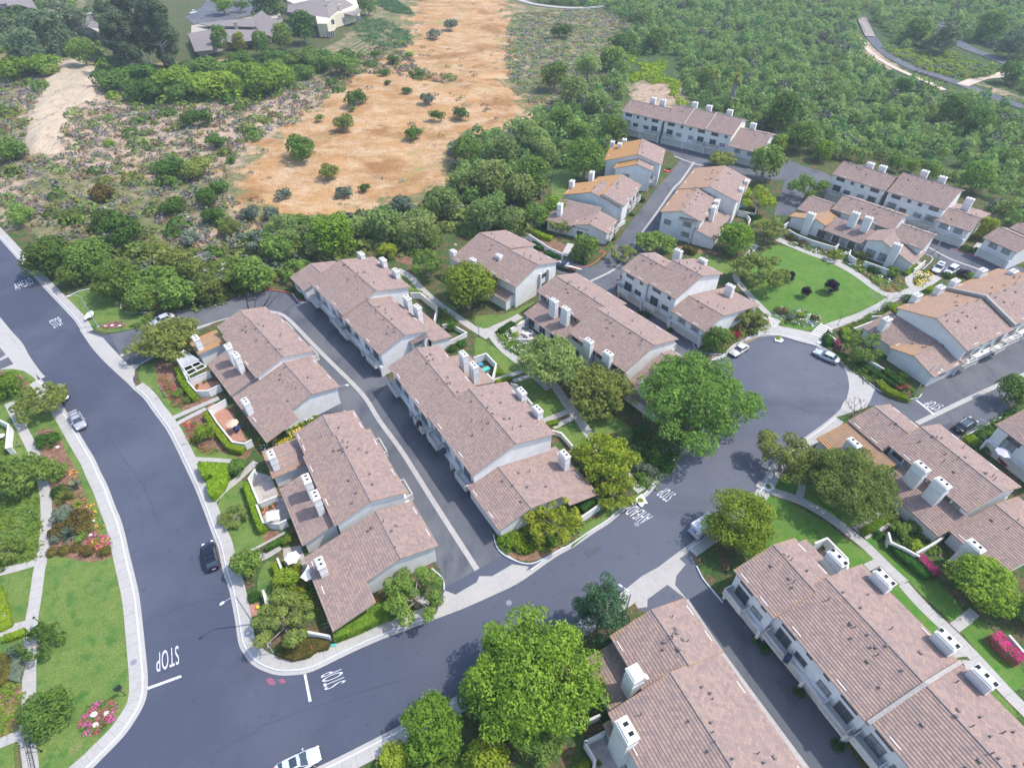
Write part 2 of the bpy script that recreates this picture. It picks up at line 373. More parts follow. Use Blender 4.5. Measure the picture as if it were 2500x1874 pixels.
def terrain():
    x0, x1, y0, y1, st = -330, 470, -10, 620, 2.2
    xs = np.arange(x0, x1+st, st); ys = np.arange(y0, y1+st, st); X, Y = np.meshgrid(xs, ys)
    Z = hill_z(X.ravel(), Y.ravel()); Z = np.where(Y.ravel() > 560, Z, Z)
    n, m = len(xs), len(ys); V = np.stack([X.ravel(), Y.ravel(), Z], 1)
    i = np.arange(n-1)[None, :] + np.arange(m-1)[:, None]*n; i = i.ravel()
    Fc = np.stack([i, i+1, i+n+1, i+n], 1)
    me = bpy.data.meshes.new('ground'); me.vertices.add(len(V)); me.vertices.foreach_set('co', V.ravel())
    me.loops.add(Fc.size); me.loops.foreach_set('vertex_index', Fc.ravel()); me.polygons.add(len(Fc))
    me.polygons.foreach_set('loop_start', np.arange(0, Fc.size, 4)); me.polygons.foreach_set('loop_total', np.full(len(Fc), 4))
    me.update(calc_edges=True); me.polygons.foreach_set('use_smooth', [True]*len(Fc))
    x, y = V[:, 0], V[:, 1]
    dirt = np.zeros(len(V))
    for k, P in enumerate(DIRT_ZONES): dirt = np.maximum(dirt, blur_mask(x, y, P, 3.5, 20+k))
    wood = blur_mask(x, y, WOODF, 2.5, 31)
    at2 = me.attributes.new('wood', 'FLOAT', 'POINT'); at2.data.foreach_set('value', wood)
    col = np.stack([blur_mask(x, y, GRASS_ZONE, 7.5, 11), dirt, blur_mask(x, y, ROCK, 1.0, 9), np.ones(len(V))], 1)
    a = me.color_attributes.new('zone', 'FLOAT_COLOR', 'POINT'); a.data.foreach_set('color', col.ravel())
    m = bpy.data.materials.new('natural_ground'); nt, nd, lk = nodes(m); b = nd["Principled BSDF"]
    b.inputs["Roughness"].default_value = .95; b.inputs["Specular IOR Level"].default_value = .1
    g = N(nt, "ShaderNodeNewGeometry"); at = N(nt, "ShaderNodeAttribute"); at.attribute_name = 'zone'
    sp = N(nt, "ShaderNodeSeparateColor"); lk.new(at.outputs["Color"], sp.inputs[0])
    def noise(sc, lo, hi, st=(1, 1, 1), rot=0, det=6):
        mp = N(nt, "ShaderNodeMapping"); mp.inputs["Scale"].default_value = st; mp.inputs["Rotation"].default_value = (0, 0, rot)
        n = N(nt, "ShaderNodeTexNoise"); n.inputs["Scale"].default_value = sc; n.inputs["Detail"].default_value = det; n.inputs["Roughness"].default_value = .65
        lk.new(g.outputs["Position"], mp.inputs[0]); lk.new(mp.outputs[0], n.inputs["Vector"])
        mr = N(nt, "ShaderNodeMapRange"); mr.inputs[1].default_value = lo; mr.inputs[2].default_value = hi; lk.new(n.outputs[0], mr.inputs[0]); return mr.outputs[0]
    def mix(f, a_, b_):
        mx = N(nt, "ShaderNodeMix", data_type='RGBA'); lk.new(f, mx.inputs[0])
        for s, v in ((6, a_), (7, b_)):
            if isinstance(v, tuple): mx.inputs[s].default_value = c4(v)
            else: lk.new(v, mx.inputs[s])
        return mx.outputs[2]
    scrub = mix(noise(.5, .4, .62), (.11,.14,.05), (.22,.19,.10)); scrub = mix(noise(.12, .48, .62), scrub, (.32,.24,.16))
    dry = mix(noise(.035, .40, .60, (1, 1, 1)), (.48,.285,.13), (.38,.21,.085)); dry = mix(noise(.13, .42, .62, (.7, 1.2, 1), .9), dry, (.52,.37,.23))
    dry = mix(noise(.05, .52, .64, (.9, 1.3, 1), 1.1), dry, (.29,.15,.06)); dry = mix(noise(.6, .48, .74, (.8, 1.3, 1), 1.0), dry, (.36,.21,.10)); dry = mix(noise(.035, .60, .68, (1, 1, 1), 2.0), dry, (.30,.27,.10)); dry = mix(noise(.05, .60, .68), dry, (.34,.26,.11))
    dirt_c = mix(noise(.6, .4, .6), (.47,.35,.26), (.33,.245,.17)); dirt_c = mix(noise(.25, .52, .62), dirt_c, (.20,.17,.10))
    rock = mix(noise(.3, .42, .6, (1, .5, 1)), (.53,.43,.31), (.44,.36,.27)); rock = mix(noise(.35, .56, .64, (1.4, .5, 1), .3), rock, (.30,.23,.17)); rock = mix(noise(1.2, .60, .66, (1.6, .35, 1), -.3), rock, (.24,.18,.13))
    aw = N(nt, 'ShaderNodeAttribute'); aw.attribute_name = 'wood'; wood_c = mix(noise(.4, .4, .62), (.05,.085,.03), (.09,.13,.045))
    scrub = mix(aw.outputs['Fac'], scrub, wood_c)
    def ragged(s, sc, amp, lo=.42, hi=.58):
        n_ = N(nt, "ShaderNodeTexNoise"); n_.inputs["Scale"].default_value = sc; n_.inputs["Detail"].default_value = 7; n_.inputs["Roughness"].default_value = .7; lk.new(g.outputs["Position"], n_.inputs["Vector"])
        a = N(nt, "ShaderNodeMath", operation='MULTIPLY_ADD'); a.inputs[1].default_value = amp; a.inputs[2].default_value = -amp*.5; lk.new(n_.outputs[0], a.inputs[0])
        b_ = N(nt, "ShaderNodeMath", operation='ADD'); lk.new(a.outputs[0], b_.inputs[0]); lk.new(s, b_.inputs[1])
        r_ = N(nt, "ShaderNodeMapRange"); r_.inputs[1].default_value = lo; r_.inputs[2].default_value = hi; lk.new(b_.outputs[0], r_.inputs[0]); return r_.outputs[0]
    c = mix(ragged(sp.outputs[1], .35, 2.2, .3, .7), scrub, dirt_c); c = mix(ragged(sp.outputs[0], .12, 2.6), c, dry); c = mix(ragged(sp.outputs[2], .6, 1.0), c, rock)
    lk.new(c, b.inputs["Base Color"])
    n = N(nt, "ShaderNodeTexNoise"); n.inputs["Scale"].default_value = 2.2; n.inputs["Detail"].default_value = 8; lk.new(g.outputs["Position"], n.inputs["Vector"])
    bp = N(nt, "ShaderNodeBump"); bp.inputs["Strength"].default_value = .8; bp.inputs["Distance"].default_value = .5
    lk.new(n.outputs[0], bp.inputs["Height"]); lk.new(bp.outputs[0], b.inputs["Normal"])
    o = link('ground', me, None, [m]); tag(o, kind='structure')
    far = sheet('far_ground', [(-1500,-300,0),(1500,-300,0),(1500,1800,0),(-1500,1800,0)], -1.6, m, world=True)
terrain()

# ------------------------------------------------------------------ roads, kerbs, blocks
ROAD_R = Q('b1', (-250,170),(0,430),(240,700),(560,1040),(640,1130),(700,1230),(780,1350),(900,1480),(1090,1655)) + [(324.2,949),(350.3,972),(373.4,1004),
   (405.2,1047.4),(428.4,1090.8),(451.6,1140),(474.7,1189.2),(492.1,1232.6),(509.4,1279),(521,1310.8),(532.6,1339.7),(544,1394),(558.7,1437.4),(567.3,1478),
   (574.6,1518.5),(581.8,1567.7),(593.4,1593.7),(613.7,1620),(643.2,1637),(677.9,1647.3),(715.5,1647.3),(747.4,1643),(782,1630),(822.6,1609.7),(880.5,1582.2),
   (938.4,1557.5),(979,1543),(1054,1514),(1126.6,1486.6),(1199,1454.8),(1260,1425.8),(1300.8,1399),(1355.8,1360),(1402,1334),(1448.4,1302),(1489,1276),
   (1523.7,1247),(1581.6,1209.5),(1613.4,1169),(1645.3,1134),(1700,1085)]
ROAD_L = [(-70,705),(0,791.4),(20.3,816),(43.4,842),(60.8,874),(86.8,911.5),(99.9,925),(124.5,951.8),(160,1000),(196.8,1061.8),(214.2,1090.8),(231.6,1119.7),(246,1151.6),
   (263.4,1186.3),(280.8,1232.6),(295.2,1267.4),(306.8,1307.9),(315.5,1348.4),(327,1394),(340,1451.9),(348.8,1524.3),(354.6,1579.3),(360.4,1640),(360.4,1683.5),
   (351.7,1718.2),(332.9,1752.9),(306.8,1790.6),(277.9,1822.4),(246,1854.3),(225.8,1874.5),(150,1940)]
BULB = [(1700,1085),(1728,1040),(1742,1000),(1742,950),(1735,910),(1745,882),(1769.7,872),(1790,850.8),(1819,833.4),(1848,823),(1889,820.4),(1932.4,827.6),(1975.8,839),(2015,857),
   (2045,876.8),(2056.8,891.3),(2068.4,914.5),(2073,945),(2068.4,972),(2056.8,992.4),(2033.7,1015.5),(2004.7,1038.7),(1975.8,1059),(1952.6,1076.3),(1915,1105),(1885,1130),
   (1853.5,1186.7),(1820,1225),(1780,1262),(1732,1293.4),(1674,1334),(1630.8,1365.8),(1587.4,1399),(1529.5,1440.3),(1440,1500),(1340,1565),(1240,1625),(1120,1695),(981.8,1767.4),(897.9,1810.8),(805.3,1857),(700,1905)]
road_poly = GP(ROAD_L[::-1][:1]) 
sheet('road', GP([(-300,560),(0,560),(330,760),(700,690),(1000,800),(1250,1180),(1700,900),(1900,800),(2150,860),(2600,700),(2600,1020),(2250,1010),(2000,1400),
   (1900,1500),(2150,2050),(-100,2050),(-300,1500)], 0), 0.0, ASPH, world=True)
# kerbed blocks: outline, then a slab 12 cm above the road
def gutter_and_kerb(line, side, walk=True, kerb=KERBW, walkw=1.35):
    s = side
    ribbon('gutter', line, 0, .47*s, .02, CONC, .02)
    ribbon('kerb', line, .45*s, .62*s, .15, kerb, .15)
    if walk: ribbon('sidewalk', line, .62*s, (.62+walkw)*s, .147, CONCJ, .14)
def block(pts, mat=GARDEN, z=.12): return sheet('garden_ground', pts, z, mat, skirt=.14)
iR = ROAD_R.index((350.3,972)); jR = ROAD_R.index((1054,1514)); iE = ROAD_R.index((1260,1425.8))
def kerb_px(line, d):                      # kerb line as world points
    return offset_line(smooth_line(GP(line), False, 2), d)
# A+B block between the curved road and the first lane
AB = GP([(431,839),(344.5,888.4),(330,905)]) + kerb_px(ROAD_R[iR-1:jR+1], .5) + GP([(1083,1437.4),(1084.6,1417),(1071.5,1385),(1050,1365),(950,1290),(860,1130),(790,1030),(720,930),(650,840),(610,790),(570,775),(520,790)])
sheet('garden_ground', AB, .12, GARDEN, world=True, skirt=.14)
# west block
WB = GP(Q('b1', (-400,1480),(0,1530),(110,1525),(200,1540),(280,1590),(330,1650))) + kerb_px(ROAD_L[6:], -.5) + GP([(0,2100),(-500,2100)])
sheet('garden_ground', WB, .12, LAWN, world=True, skirt=.14)
# lamp-post lawn corner north of the first lane
NL = kerb_px(ROAD_R[0:6], .5) + GP(Q('b1', (760,1195),(870,1235),(1015,1212),(1200,1160),(1290,1090),(1330,1050),(1650,1012),(1900,945),(2100,875),(2211,858)) + [(663.4,709.5),(706.8,716.2),(721.3,729.2),(747.4,738),(700,660),(560,640),(300,640),(150,640),(0,480),(-100,450)])
sheet('garden_ground', NL, .12, GARDEN, world=True, skirt=.14)
CB = GP([(1207.6,1313.7),(1216.3,1339.7),(1233.7,1357),(1263,1371.6),(1298,1376),(1335.5,1360),(1375,1340)]) + kerb_px(ROAD_R[iE+3:], .5) + kerb_px(BULB[:6], .5) + \
     GP([(1722,870),(1660,845),(1640,760),(1700,770),(1700,850),(1715,864),(1760,866)]) + kerb_px(BULB[7:15], .5) + \
     GP([(2080,905),(2120.5,934.7),(2138,949),(2172.6,966),(2207,975),(2236,973.5),(2249,963),(2262,935),(2330,890),(2420,845),(2520,790),(2700,700),(2700,560),(2400,430),(2250,400),(1900,350),(1800,330),
         (1600,260),(1480,240),(1400,400),(1310,470),(1250,560),(1150,570),(1000,600),(900,610),(800,640),(730,690),(750,735),(810,780),(890,850),(970,950),(1040,1030),(1130,1160),(1195,1270)])
sheet('garden_ground', CB, .12, GARDEN, world=True, skirt=.14)
OB = GP([(2700,860),(2510,950),(2441,1018),(2390,1047),(2358,1062),(2349,1078),(2330,1120),(2240,1035),(2170,1000),(2130,990),(2100,1000)]) + kerb_px(BULB[20:31], .5) + \
     GP([(1732,1308),(1714.7,1319.5),(1697,1336.8),(1693,1360),(1703,1383),(1717.6,1414),(1758,1463.5),(1810,1475),(1950,1640),(2120,1900),(2200,2100),(3000,2100),(3000,900)])
sheet('garden_ground', OB, .12, GARDEN, world=True, skirt=.14)
RB = kerb_px(BULB[33:], .5) + GP([(500,2060),(1980,2060),(1850,1874),(1700,1640),(1600,1500),(1560,1490)])
sheet('garden_ground', RB, .12, GARDEN, world=True, skirt=.14)

gutter_and_kerb(ROAD_R[:6], 1)
gutter_and_kerb(ROAD_R[iR-1:jR+1], 1)
gutter_and_kerb(ROAD_L[6:], -1)
gutter_and_kerb(ROAD_R[iE+1:], 1, walk=False)
gutter_and_kerb(BULB[:15], 1, walk=False)
gutter_and_kerb(BULB[20:31], 1)
gutter_and_kerb(BULB[33:], 1)
for pl in (ROAD_R[5:iR], ROAD_R[jR:iE+2], BULB[14:21], BULB[30:34], ROAD_L[:7]):
    ribbon('gutter', pl, -.0, .8 if pl is not ROAD_L[:7] else -.8, .019, CONC, .015)
# concrete aprons at the lane mouths
for P in (Q('b1', (670,1190),(760,1222),(870,1258),(900,1295),(1085,1490),(1190,1480),(1120,1600),(1130,1650),(1090,1652),(900,1480),(780,1350)),
          Q('b1', (-400,900),(0,1145),(70,1230),(150,1320),(210,1430),(300,1560),(340,1660),(0,1740),(-400,1700)),
          Q('d2', (1610,160),(1700,195),(1880,90),(1900,40),(2010,40),(2180,-60),(2320,-40),(2211,110),(2000,210),(1750,320),(1530,400),(1560,280)),
          Q('c4', (690,210),(860,60),(850,-20),(960,90),(905,220),(830,330),(700,370),(600,400)),
          Q('c4', (735,-60),(830,-50),(850,60),(860,120),(780,200),(700,250),(735,100)),
          Q('d3', (930,200),(1130,40),(1330,-70),(1430,-120),(1500,-60),(1420,40),(1410,115),(1530,258),(1480,215),(1345,112),(1178,235),(1175,300),(960,330))):
    sheet('driveway_apron', P, .026, CONC)
for P in (Q('b1', (-100,1300),(0,1340),(50,1400),(0,1432),(-100,1480)), Q('b1', (-100,1500),(70,1420),(112,1480),(0,1525),(-100,1570))):
    sheet('lane', P, .032, ALLEY)
STRIP1 = Q('b1', (1015,1410),(1180,1350),(1450,1260),(1700,1165),(1950,1090)) + [(610,760),(640,757),(657.6,760),(686.6,766.8),(706.8,781.3),(732.9,807.4),(766,842),(812,888),
   (862,937),(895,975),(926.8,1027),(976,1093.7),(1016.6,1157.4),(1060,1226.8),(1112,1307.9),(1165,1390)]
ribbon('lane', STRIP1, -6.9, 8.6, .006, ALLEY); ribbon('lane_gutter', STRIP1, -.38, .38, .014, CONCJ)
STRIPN = Q('c4', (1290,400),(1500,300),(1730,190),(1975,78),(2211,-20),(2500,-150))
ribbon('lane', STRIPN, -7.5, 7.5, .006, ALLEY); ribbon('lane_gutter', STRIPN, -.42, .42, .014, CONCJ)
STRIPQ = Q('d3', (1500,240),(1800,690)) + Q('d4', (370,1658),(620,1990))
ribbon('lane', STRIPQ, -8, 10, .006, ALLEY); ribbon('lane_gutter', STRIPQ, -.38, .38, .014, CONCJ)
# inner lanes laid on the block
L4 = Q('a3', (1570,1370),(1460,1530)) + Q('b3', (1400,0),(1260,200),(1110,412),(1000,580),(890,690),(720,775),(560,850))
ribbon('lane', L4, -4.2, 6.0, .126, ALLEY); ribbon('lane_gutter', L4, -.3, .3, .132, CONCJ)
ribbon('lane', Q('b3', (700,700),(820,790),(960,900),(1100,1000),(1250,1100),(1450,1250),(1660,1420)), -4.5, 3.5, .128, ALLEY)
ribbon('lane', Q('b3', (60,400),(250,500),(430,630),(640,710),(760,740)), -3.4, 2.6, .127, ALLEY)
L5 = [(1600,345),(1640,357),(1700,388),(1790,420),(1880,425),(1960,425),(2010,450),(2080,490),(2150,520),(2208,550)] + Q('e4', (1200,640),(1350,700),(1500,760),(1800,860),(2100,960),(2300,1050))
ribbon('lane', L5, -4.0, 5.5, .129, ALLEY)
ribbon('lane_gutter', Q('a3', (1400,1320),(1560,1380),(1640,1400)), -.3, .3, .135, CONCJ)
ribbon('lane_gutter', Q('e4', (1180,640),(1380,750),(1500,800),(1700,870),(1900,960)), -.3, .3, .135, CONCJ)
sheet('lane', Q('e6', (1660,30),(2211,250),(2300,330),(1900,790),(1770,900),(1530,890),(1600,700),(1690,380)), .131, ALLEY)
sheet('lane', Q('e4', (1200,570),(1380,760),(1340,830),(1190,850),(1230,930),(1310,960),(1500,880),(1700,920),(1900,1000),(2000,900),(1500,600)), .130, ALLEY)

# lawns, beds, paths
for P in (Q('b1', (560,940),(660,880),(770,850),(1020,950),(1030,1010),(1080,1050),(1280,1064),(1275,1110),(1190,1160),(1010,1205),(860,1205),(770,1150),(690,1080)),
          Q('e3', (0,330),(90,310),(400,520),(700,700),(820,810),(820,850),(500,945),(480,880),(360,740),(180,570),(0,610)),
          Q('e3', (70,152),(260,150),(420,110),(640,-10),(600,-80),(0,-60)),
          Q('b2', (1235,715),(1330,770),(1400,850),(1300,860),(1240,800)),
          Q('b2', (1900,1180),(2000,1190),(2211,1090),(2211,1030),(2100,1060),(1900,1140)), Q('b2', (1580,950),(1700,1000),(1690,1040),(1600,1010)),
          Q('c3', (50,70),(235,-30),(300,40),(480,240),(490,290),(300,360),(210,250)),
          Q('c3', (370,430),(470,418),(590,383),(680,500),(710,580),(560,590),(460,470)), Q('c3', (410,390),(560,330),(530,345),(430,395)),
          Q('c3', (540,220),(640,150),(900,330),(1050,440),(1020,520),(900,470),(760,500),(700,450)),
          Q('c3', (540,1420),(640,1250),(760,1180),(900,1060),(1110,985),(1060,1040),(900,1160),(700,1300),(560,1420)),
          Q('b3', (0,1065),(200,960),(215,975),(60,1085),(0,1110)), Q('b3', (0,1130),(100,1090),(130,1110),(0,1190)),
          Q('b3', (1500,530),(1700,560),(1900,620),(1960,640),(1950,700),(1850,720),(1740,690),(1600,600)), 
          Q('c1', (1180,-20),(1260,60),(1380,220),(1450,335),(1570,300),(1450,220),(1330,60),(1290,-20)), Q('b1', (1185,1500),(1290,1480),(1330,1600),(1310,1700),(1210,1660),(1170,1600)),
          Q('c1', (1508,420),(1580,560),(1650,690),(1950,702),(1990,660),(1700,610),(1620,560),(1560,400)),
          Q('c1', (1830,1090),(1920,960),(2010,880),(2060,880),(2120,1080),(2211,1300),(2211,1430),(1995,1520),(1960,1480),(1900,1300)),
          Q('e2', (0,230),(70,480),(500,300),(540,150),(440,-60),(0,-60)), Q('e2', (560,620),(720,560),(860,960),(930,1300),(620,1290),(470,960)),
          Q('a3', (380,1500),(560,1440),(600,1480),(500,1560),(450,1700),(380,1700)),
          Q('D', (780,30),(850,20),(890,60),(880,95),(800,100),(770,70))):
    sheet('lawn', P, .134, LAWN, smooth=2)
sheet('circle_lawn', Q('b4', (60,500),(150,480),(280,515),(430,570),(640,655),(800,745),(950,850),(1040,905),(1000,985),(850,1050),(640,1120),(540,1165),(400,1195),(250,1185),(130,1120),(40,1030),(-60,940),(-140,780),(-60,620)), .134, LAWN2, smooth=2)
for P in (Q('c4', (-150,1500),(-60,1100),(40,1000),(150,1020),(300,1090),(560,1240),(700,1360),(900,1490),(950,1570),(870,1620),(760,1700),(560,1560),(300,1450)),
          Q('c4', (355,900),(365,1040),(500,1110),(620,1180),(740,1262),(860,1235),(760,1120),(600,960)), Q('c4', (120,1000),(220,990),(310,960),(300,860),(120,860)),
          Q('c4', (880,1380),(1000,1300),(1100,1400),(1340,1620),(1400,1720),(1200,1720)),
          Q('d4', (1040,110),(1130,70),(1330,270),(1535,480),(1430,545),(1330,430)), Q('d4', (1150,-20),(1350,-20),(1530,140),(1700,330),(1690,370),(1600,425)),
          Q('d4', (1670,490),(1800,390),(2000,560),(2211,860),(2211,950),(2130,1012),(2080,990)), Q('d4', (1880,960),(1960,1000),(2140,1180),(2130,1225))):
    sheet('lawn', P, .134, LAWN2, smooth=2)
for P in (Q('c1', (300,470),(420,430),(500,500),(560,640),(660,820),(720,1020),(800,1200),(850,1320),(940,1450),(930,1520),(760,1560),(560,1520),(390,1480),(430,1300),(440,1000),(330,620)),
          Q('d1', (-60,1000),(60,960),(200,940),(190,1100),(150,1300),(0,1400),(-60,1400)), Q('b1', (0,1560),(120,1550),(220,1610),(260,1700),(100,1720),(0,1700)),
          Q('b1', (1290,1480),(1470,1480),(1540,1600),(1580,1740),(1450,1760),(1330,1640)), Q('c1', (1290,-40),(1520,-20),(1640,170),(1840,170),(1600,280),(1450,300),(1400,180)),
          Q('c1', (1560,390),(1720,300),(1960,600),(2120,620),(2060,700),(1960,660),(1700,610)), Q('e2', (500,60),(640,10),(860,60),(880,130),(700,210),(530,280)),
          Q('e2', (330,1280),(480,1240),(520,1260),(560,1460),(380,1480)), Q('d2', (640,540),(1150,330),(1160,420),(760,640),(620,700),(560,700),(500,720)),
          Q('c3', (0,1480),(100,1470),(350,1400),(430,1440),(330,1500),(200,1550),(60,1540),(0,1500)), Q('b2', (1200,560),(1320,560),(1330,640),(1210,620)),
          Q('a2', (1300,70),(1600,60),(1750,90),(1700,180),(1500,170)), Q('b3', (200,360),(500,480),(480,560),(460,560),(180,400)), Q('b4', (830,780),(1250,850),(1200,880),(1050,880),(950,830)),
          Q('b3', (1440,480),(1770,540),(1760,560),(1500,530))):
    sheet('planting_bed', P, .130, BARK, smooth=2)
def path(k, pts, wd=1.35, z=.139): ribbon('footpath', Q(k, *pts), -wd/2, wd/2, z, CONCJ, .01)
path('c1', [(80,220),(180,420),(270,600),(330,760),(380,950),(395,1150),(380,1400),(362,1500),(335,1640)], 1.45)
path('d1', [(335,-10),(300,250),(270,430),(255,700),(250,1000),(235,1250),(225,1420),(255,1560),(270,1700)], 1.45, .1395)
path('c1', [(340,1550),(230,1590),(0,1650)], 1.2, .143); path('d1', [(280,440),(120,480),(0,525)], 1.2, .143); path('d1', [(200,1370),(80,1420),(0,1450)], 1.2, .143)
path('e3', [(760,-60),(620,20),(470,90),(350,140),(250,190),(100,200),(0,150)], 1.7); path('e3', [(230,200),(420,450),(640,640),(800,760),(900,860),(1080,1010),(1250,1180)], 1.6, .143)
path('c3', [(350,20),(430,130),(520,260),(600,360),(700,510),(760,590),(880,740),(980,820),(1060,900),(1130,965)], 1.6, .141)
path('c3', [(300,375),(420,330),(560,270)], 1.1, .145); path('c3', [(380,425),(470,385),(590,330)], 1.1, .145); path('c3', [(600,150),(550,200),(520,260)], 1.3, .145)
path('b2', [(1210,690),(1290,730),(1350,780),(1430,870),(1560,980),(1700,1080),(1850,1180),(1980,1260)], 1.6, .141); path('e3', [(290,1050),(600,940),(870,850)], 1.0, .146); path('e3', [(640,1045),(820,990),(1050,940)], 1.0, .146)
path('b4', [(130,430),(240,480),(400,545),(620,630),(800,730),(950,840),(1060,900),(1160,900)], 1.9); path('b4', [(1480,745),(1400,800),(1300,850),(1150,905),(990,1000),(800,1090),(620,1150),(520,1190)], 1.9, .143)
path('b4', [(1290,860),(1240,800),(1250,730),(1350,630)], 1.5, .147); path('b4', [(620,640),(690,560)], 1.5, .147)
path('b3', [(2090,480),(1990,620),(1920,740),(1990,850),(2090,960),(2211,1080)], 1.4, .141); path('c4', [(-40,900),(100,970),(250,1020),(400,1085),(600,1210),(780,1350),(900,1450),(1050,1600),(1200,1740)], 1.5); path('d4', [(1190,110),(1350,290),(1640,570),(1850,790),(2050,1010),(2250,1210)], 1.6, .141)
path('c4', [(790,1300),(900,1240),(1010,1160)], 1.2, .145); path('c4', [(850,1345),(960,1290),(1060,1230)], 1.2, .145); path('c4', [(335,900),(330,960),(300,1040)], 1.1, .145); path('c4', [(880,1610),(980,1560),(1000,1540)], 1.1, .145)
path('d4', [(1620,480),(1700,420),(1790,345)], 1.3, .145); path('d4', [(1560,700),(1680,680),(1760,690)], 1.2, .145); path('d4', [(1700,790),(1800,800),(1860,790)], 1.2, .145)
path('c1', [(1450,355),(1640,270),(1850,180)], 1.0); path('c1', [(1490,400),(1620,330),(1740,270)], .9); path('c1', [(1645,695),(1800,703),(1960,715)], .8); path('c1', [(1800,1050),(1900,950),(2010,860),(2160,720)], 1.2)
path('e2', [(60,500),(300,400),(500,310),(960,60)], .35); path('e2', [(20,560),(300,540),(600,470),(860,310)], 1.15)
path('d2', [(1330,160),(1400,240),(1480,260)], .8)
sheet('plaza', Q('b4', (-40,1040),(60,1095),(150,1158),(430,1215),(560,1180),(600,1210),(470,1330),(300,1285),(150,1240),(-30,1232)), .1385, CONC)
sheet('dark_entry_paving', Q('c3', (600,1080),(760,1010),(790,1030),(640,1120)), .14, PAVER)
for k, P in (('e8', [(740,1190),(800,1340),(1010,1330),(1220,1230),(1180,1170),(900,1200)]),('c1', [(1740,260),(1800,220),(1960,300),(2080,540),(1960,540),(1850,380)])): sheet('terracotta_patio', Q(k, *P), .141, TERRA)
for k, P in (('e1', [(420,620),(330,740),(500,1140),(830,1020),(700,700)]),('e1', [(480,1190),(580,1480),(820,1500),(1060,1400),(900,1050)]),('e2', [(900,330),(1200,280),(1330,650),(1200,800),(950,800)]),
             ('e3', [(700,220),(730,330),(960,330),(1040,240),(830,70)]),('d3', [(650,1440),(830,1340),(1000,1658),(740,1658)]),('c4', [(450,1400),(550,1360),(700,1500),(560,1600)])): sheet('patio', Q(k, *P), .141, PAVER)
def rpath(k, pts, col=REDKERB, wd=.16, z=.22): ribbon('painted_kerb', Q(k, *pts), -wd/2, wd/2, z, col, .22)
rpath('b2', [(-60,862),(0,862),(150,860),(300,885),(350,925),(440,960)]); rpath('b3', [(100,425),(200,490),(300,545),(380,580)]); rpath('b3', [(550,662),(640,667),(720,640),(790,580),(818,548),(795,528),(770,545)])
rpath('e4', [(1440,650),(1550,690),(1650,730),(1760,770)]); rpath('b1', [(1480,1335),(1440,1360)])
for k, P in (('b1', [(1190,1485),(1300,1420),(1470,1330)]),('d2', [(1500,-20),(1560,30),(1600,80),(1605,160)]),('c2', [(2020,1330),(2050,1440),(2120,1510),(2211,1555)]),('c3', [(0,1510),(80,1560),(200,1578),(330,1520),(470,1440)]),
             ('d3', [(1590,-40),(1640,60),(1720,160),(1810,265)]),('c4', [(840,0),(960,100),(1080,160),(1200,192),(1310,182),(1345,148)]),('c4', [(1690,545),(1695,510),(1830,440),(2010,345)]),('b1', [(560,925),(660,875),(770,848)]),
             ('b1', [(1035,950),(1020,1000),(1050,1040),(1120,1052),(1280,1050)]),('b3', [(1557,1310),(1575,1350),(1640,1392),(1800,1402)]),('b4', [(1380,560),(1440,600),(1350,690),(1310,720)])):
    rpath(k, P, KERBW)
rpath('b2', [(320,880),(380,960),(450,965)], KERBW)
# far roads in the nature reserve, upper right
ribbon('reserve_road', Q('a4', (830,130),(880,230),(920,310),(1000,410),(1120,500),(1300,590),(1500,650),(1700,720),(1900,800),(2211,910)), -2.4, 2.4, .15, ALLEY, .1)
ribbon('reserve_path', Q('a4', (890,320),(980,430),(1100,520),(1280,610),(1500,700),(1620,760)), -5.2, -2.8, .13, plain('sandy_track', (.55,.45,.37), .95, var=.2, scale=.6), .1)
ribbon('reserve_road', Q('a4', (1290,0),(1400,90),(1550,280),(1700,390),(1900,470),(2130,560),(2250,640)), -3.2, 3.2, .15, ALLEY, .1)
ribbon('reserve_path', Q('a4', (1690,720),(1850,660),(2000,640),(2090,600)), -2.2, 2.2, .17, MATS['sandy_track'], .1)
ribbon('reserve_path', Q('a3', (0,-20),(130,15),(250,45),(500,72),(740,65),(880,30),(930,0),(900,-40)), -1.8, 1.8, .35, CONC, .3)
sheet('reserve_lawn', Q('a3', (560,-60),(600,20),(780,50),(860,20),(880,-60)), .25, LAWN)
ribbon('hill_road', Q('a1', (-20,510),(120,460),(270,400)), -3, 3, .3, CONC, .2); sheet('hill_cul_de_sac', Q('a1', (1560,150),(1640,210),(1900,180),(2211,100),(2300,-60),(1800,-80),(1700,60)), .55, ALLEY, skirt=.5)
sheet('hill_terrace', Q('D', (180,-30),(200,110),(260,140),(410,130),(500,125),(640,130),(790,60),(790,-30)), .42, GARDEN, skirt=.4)
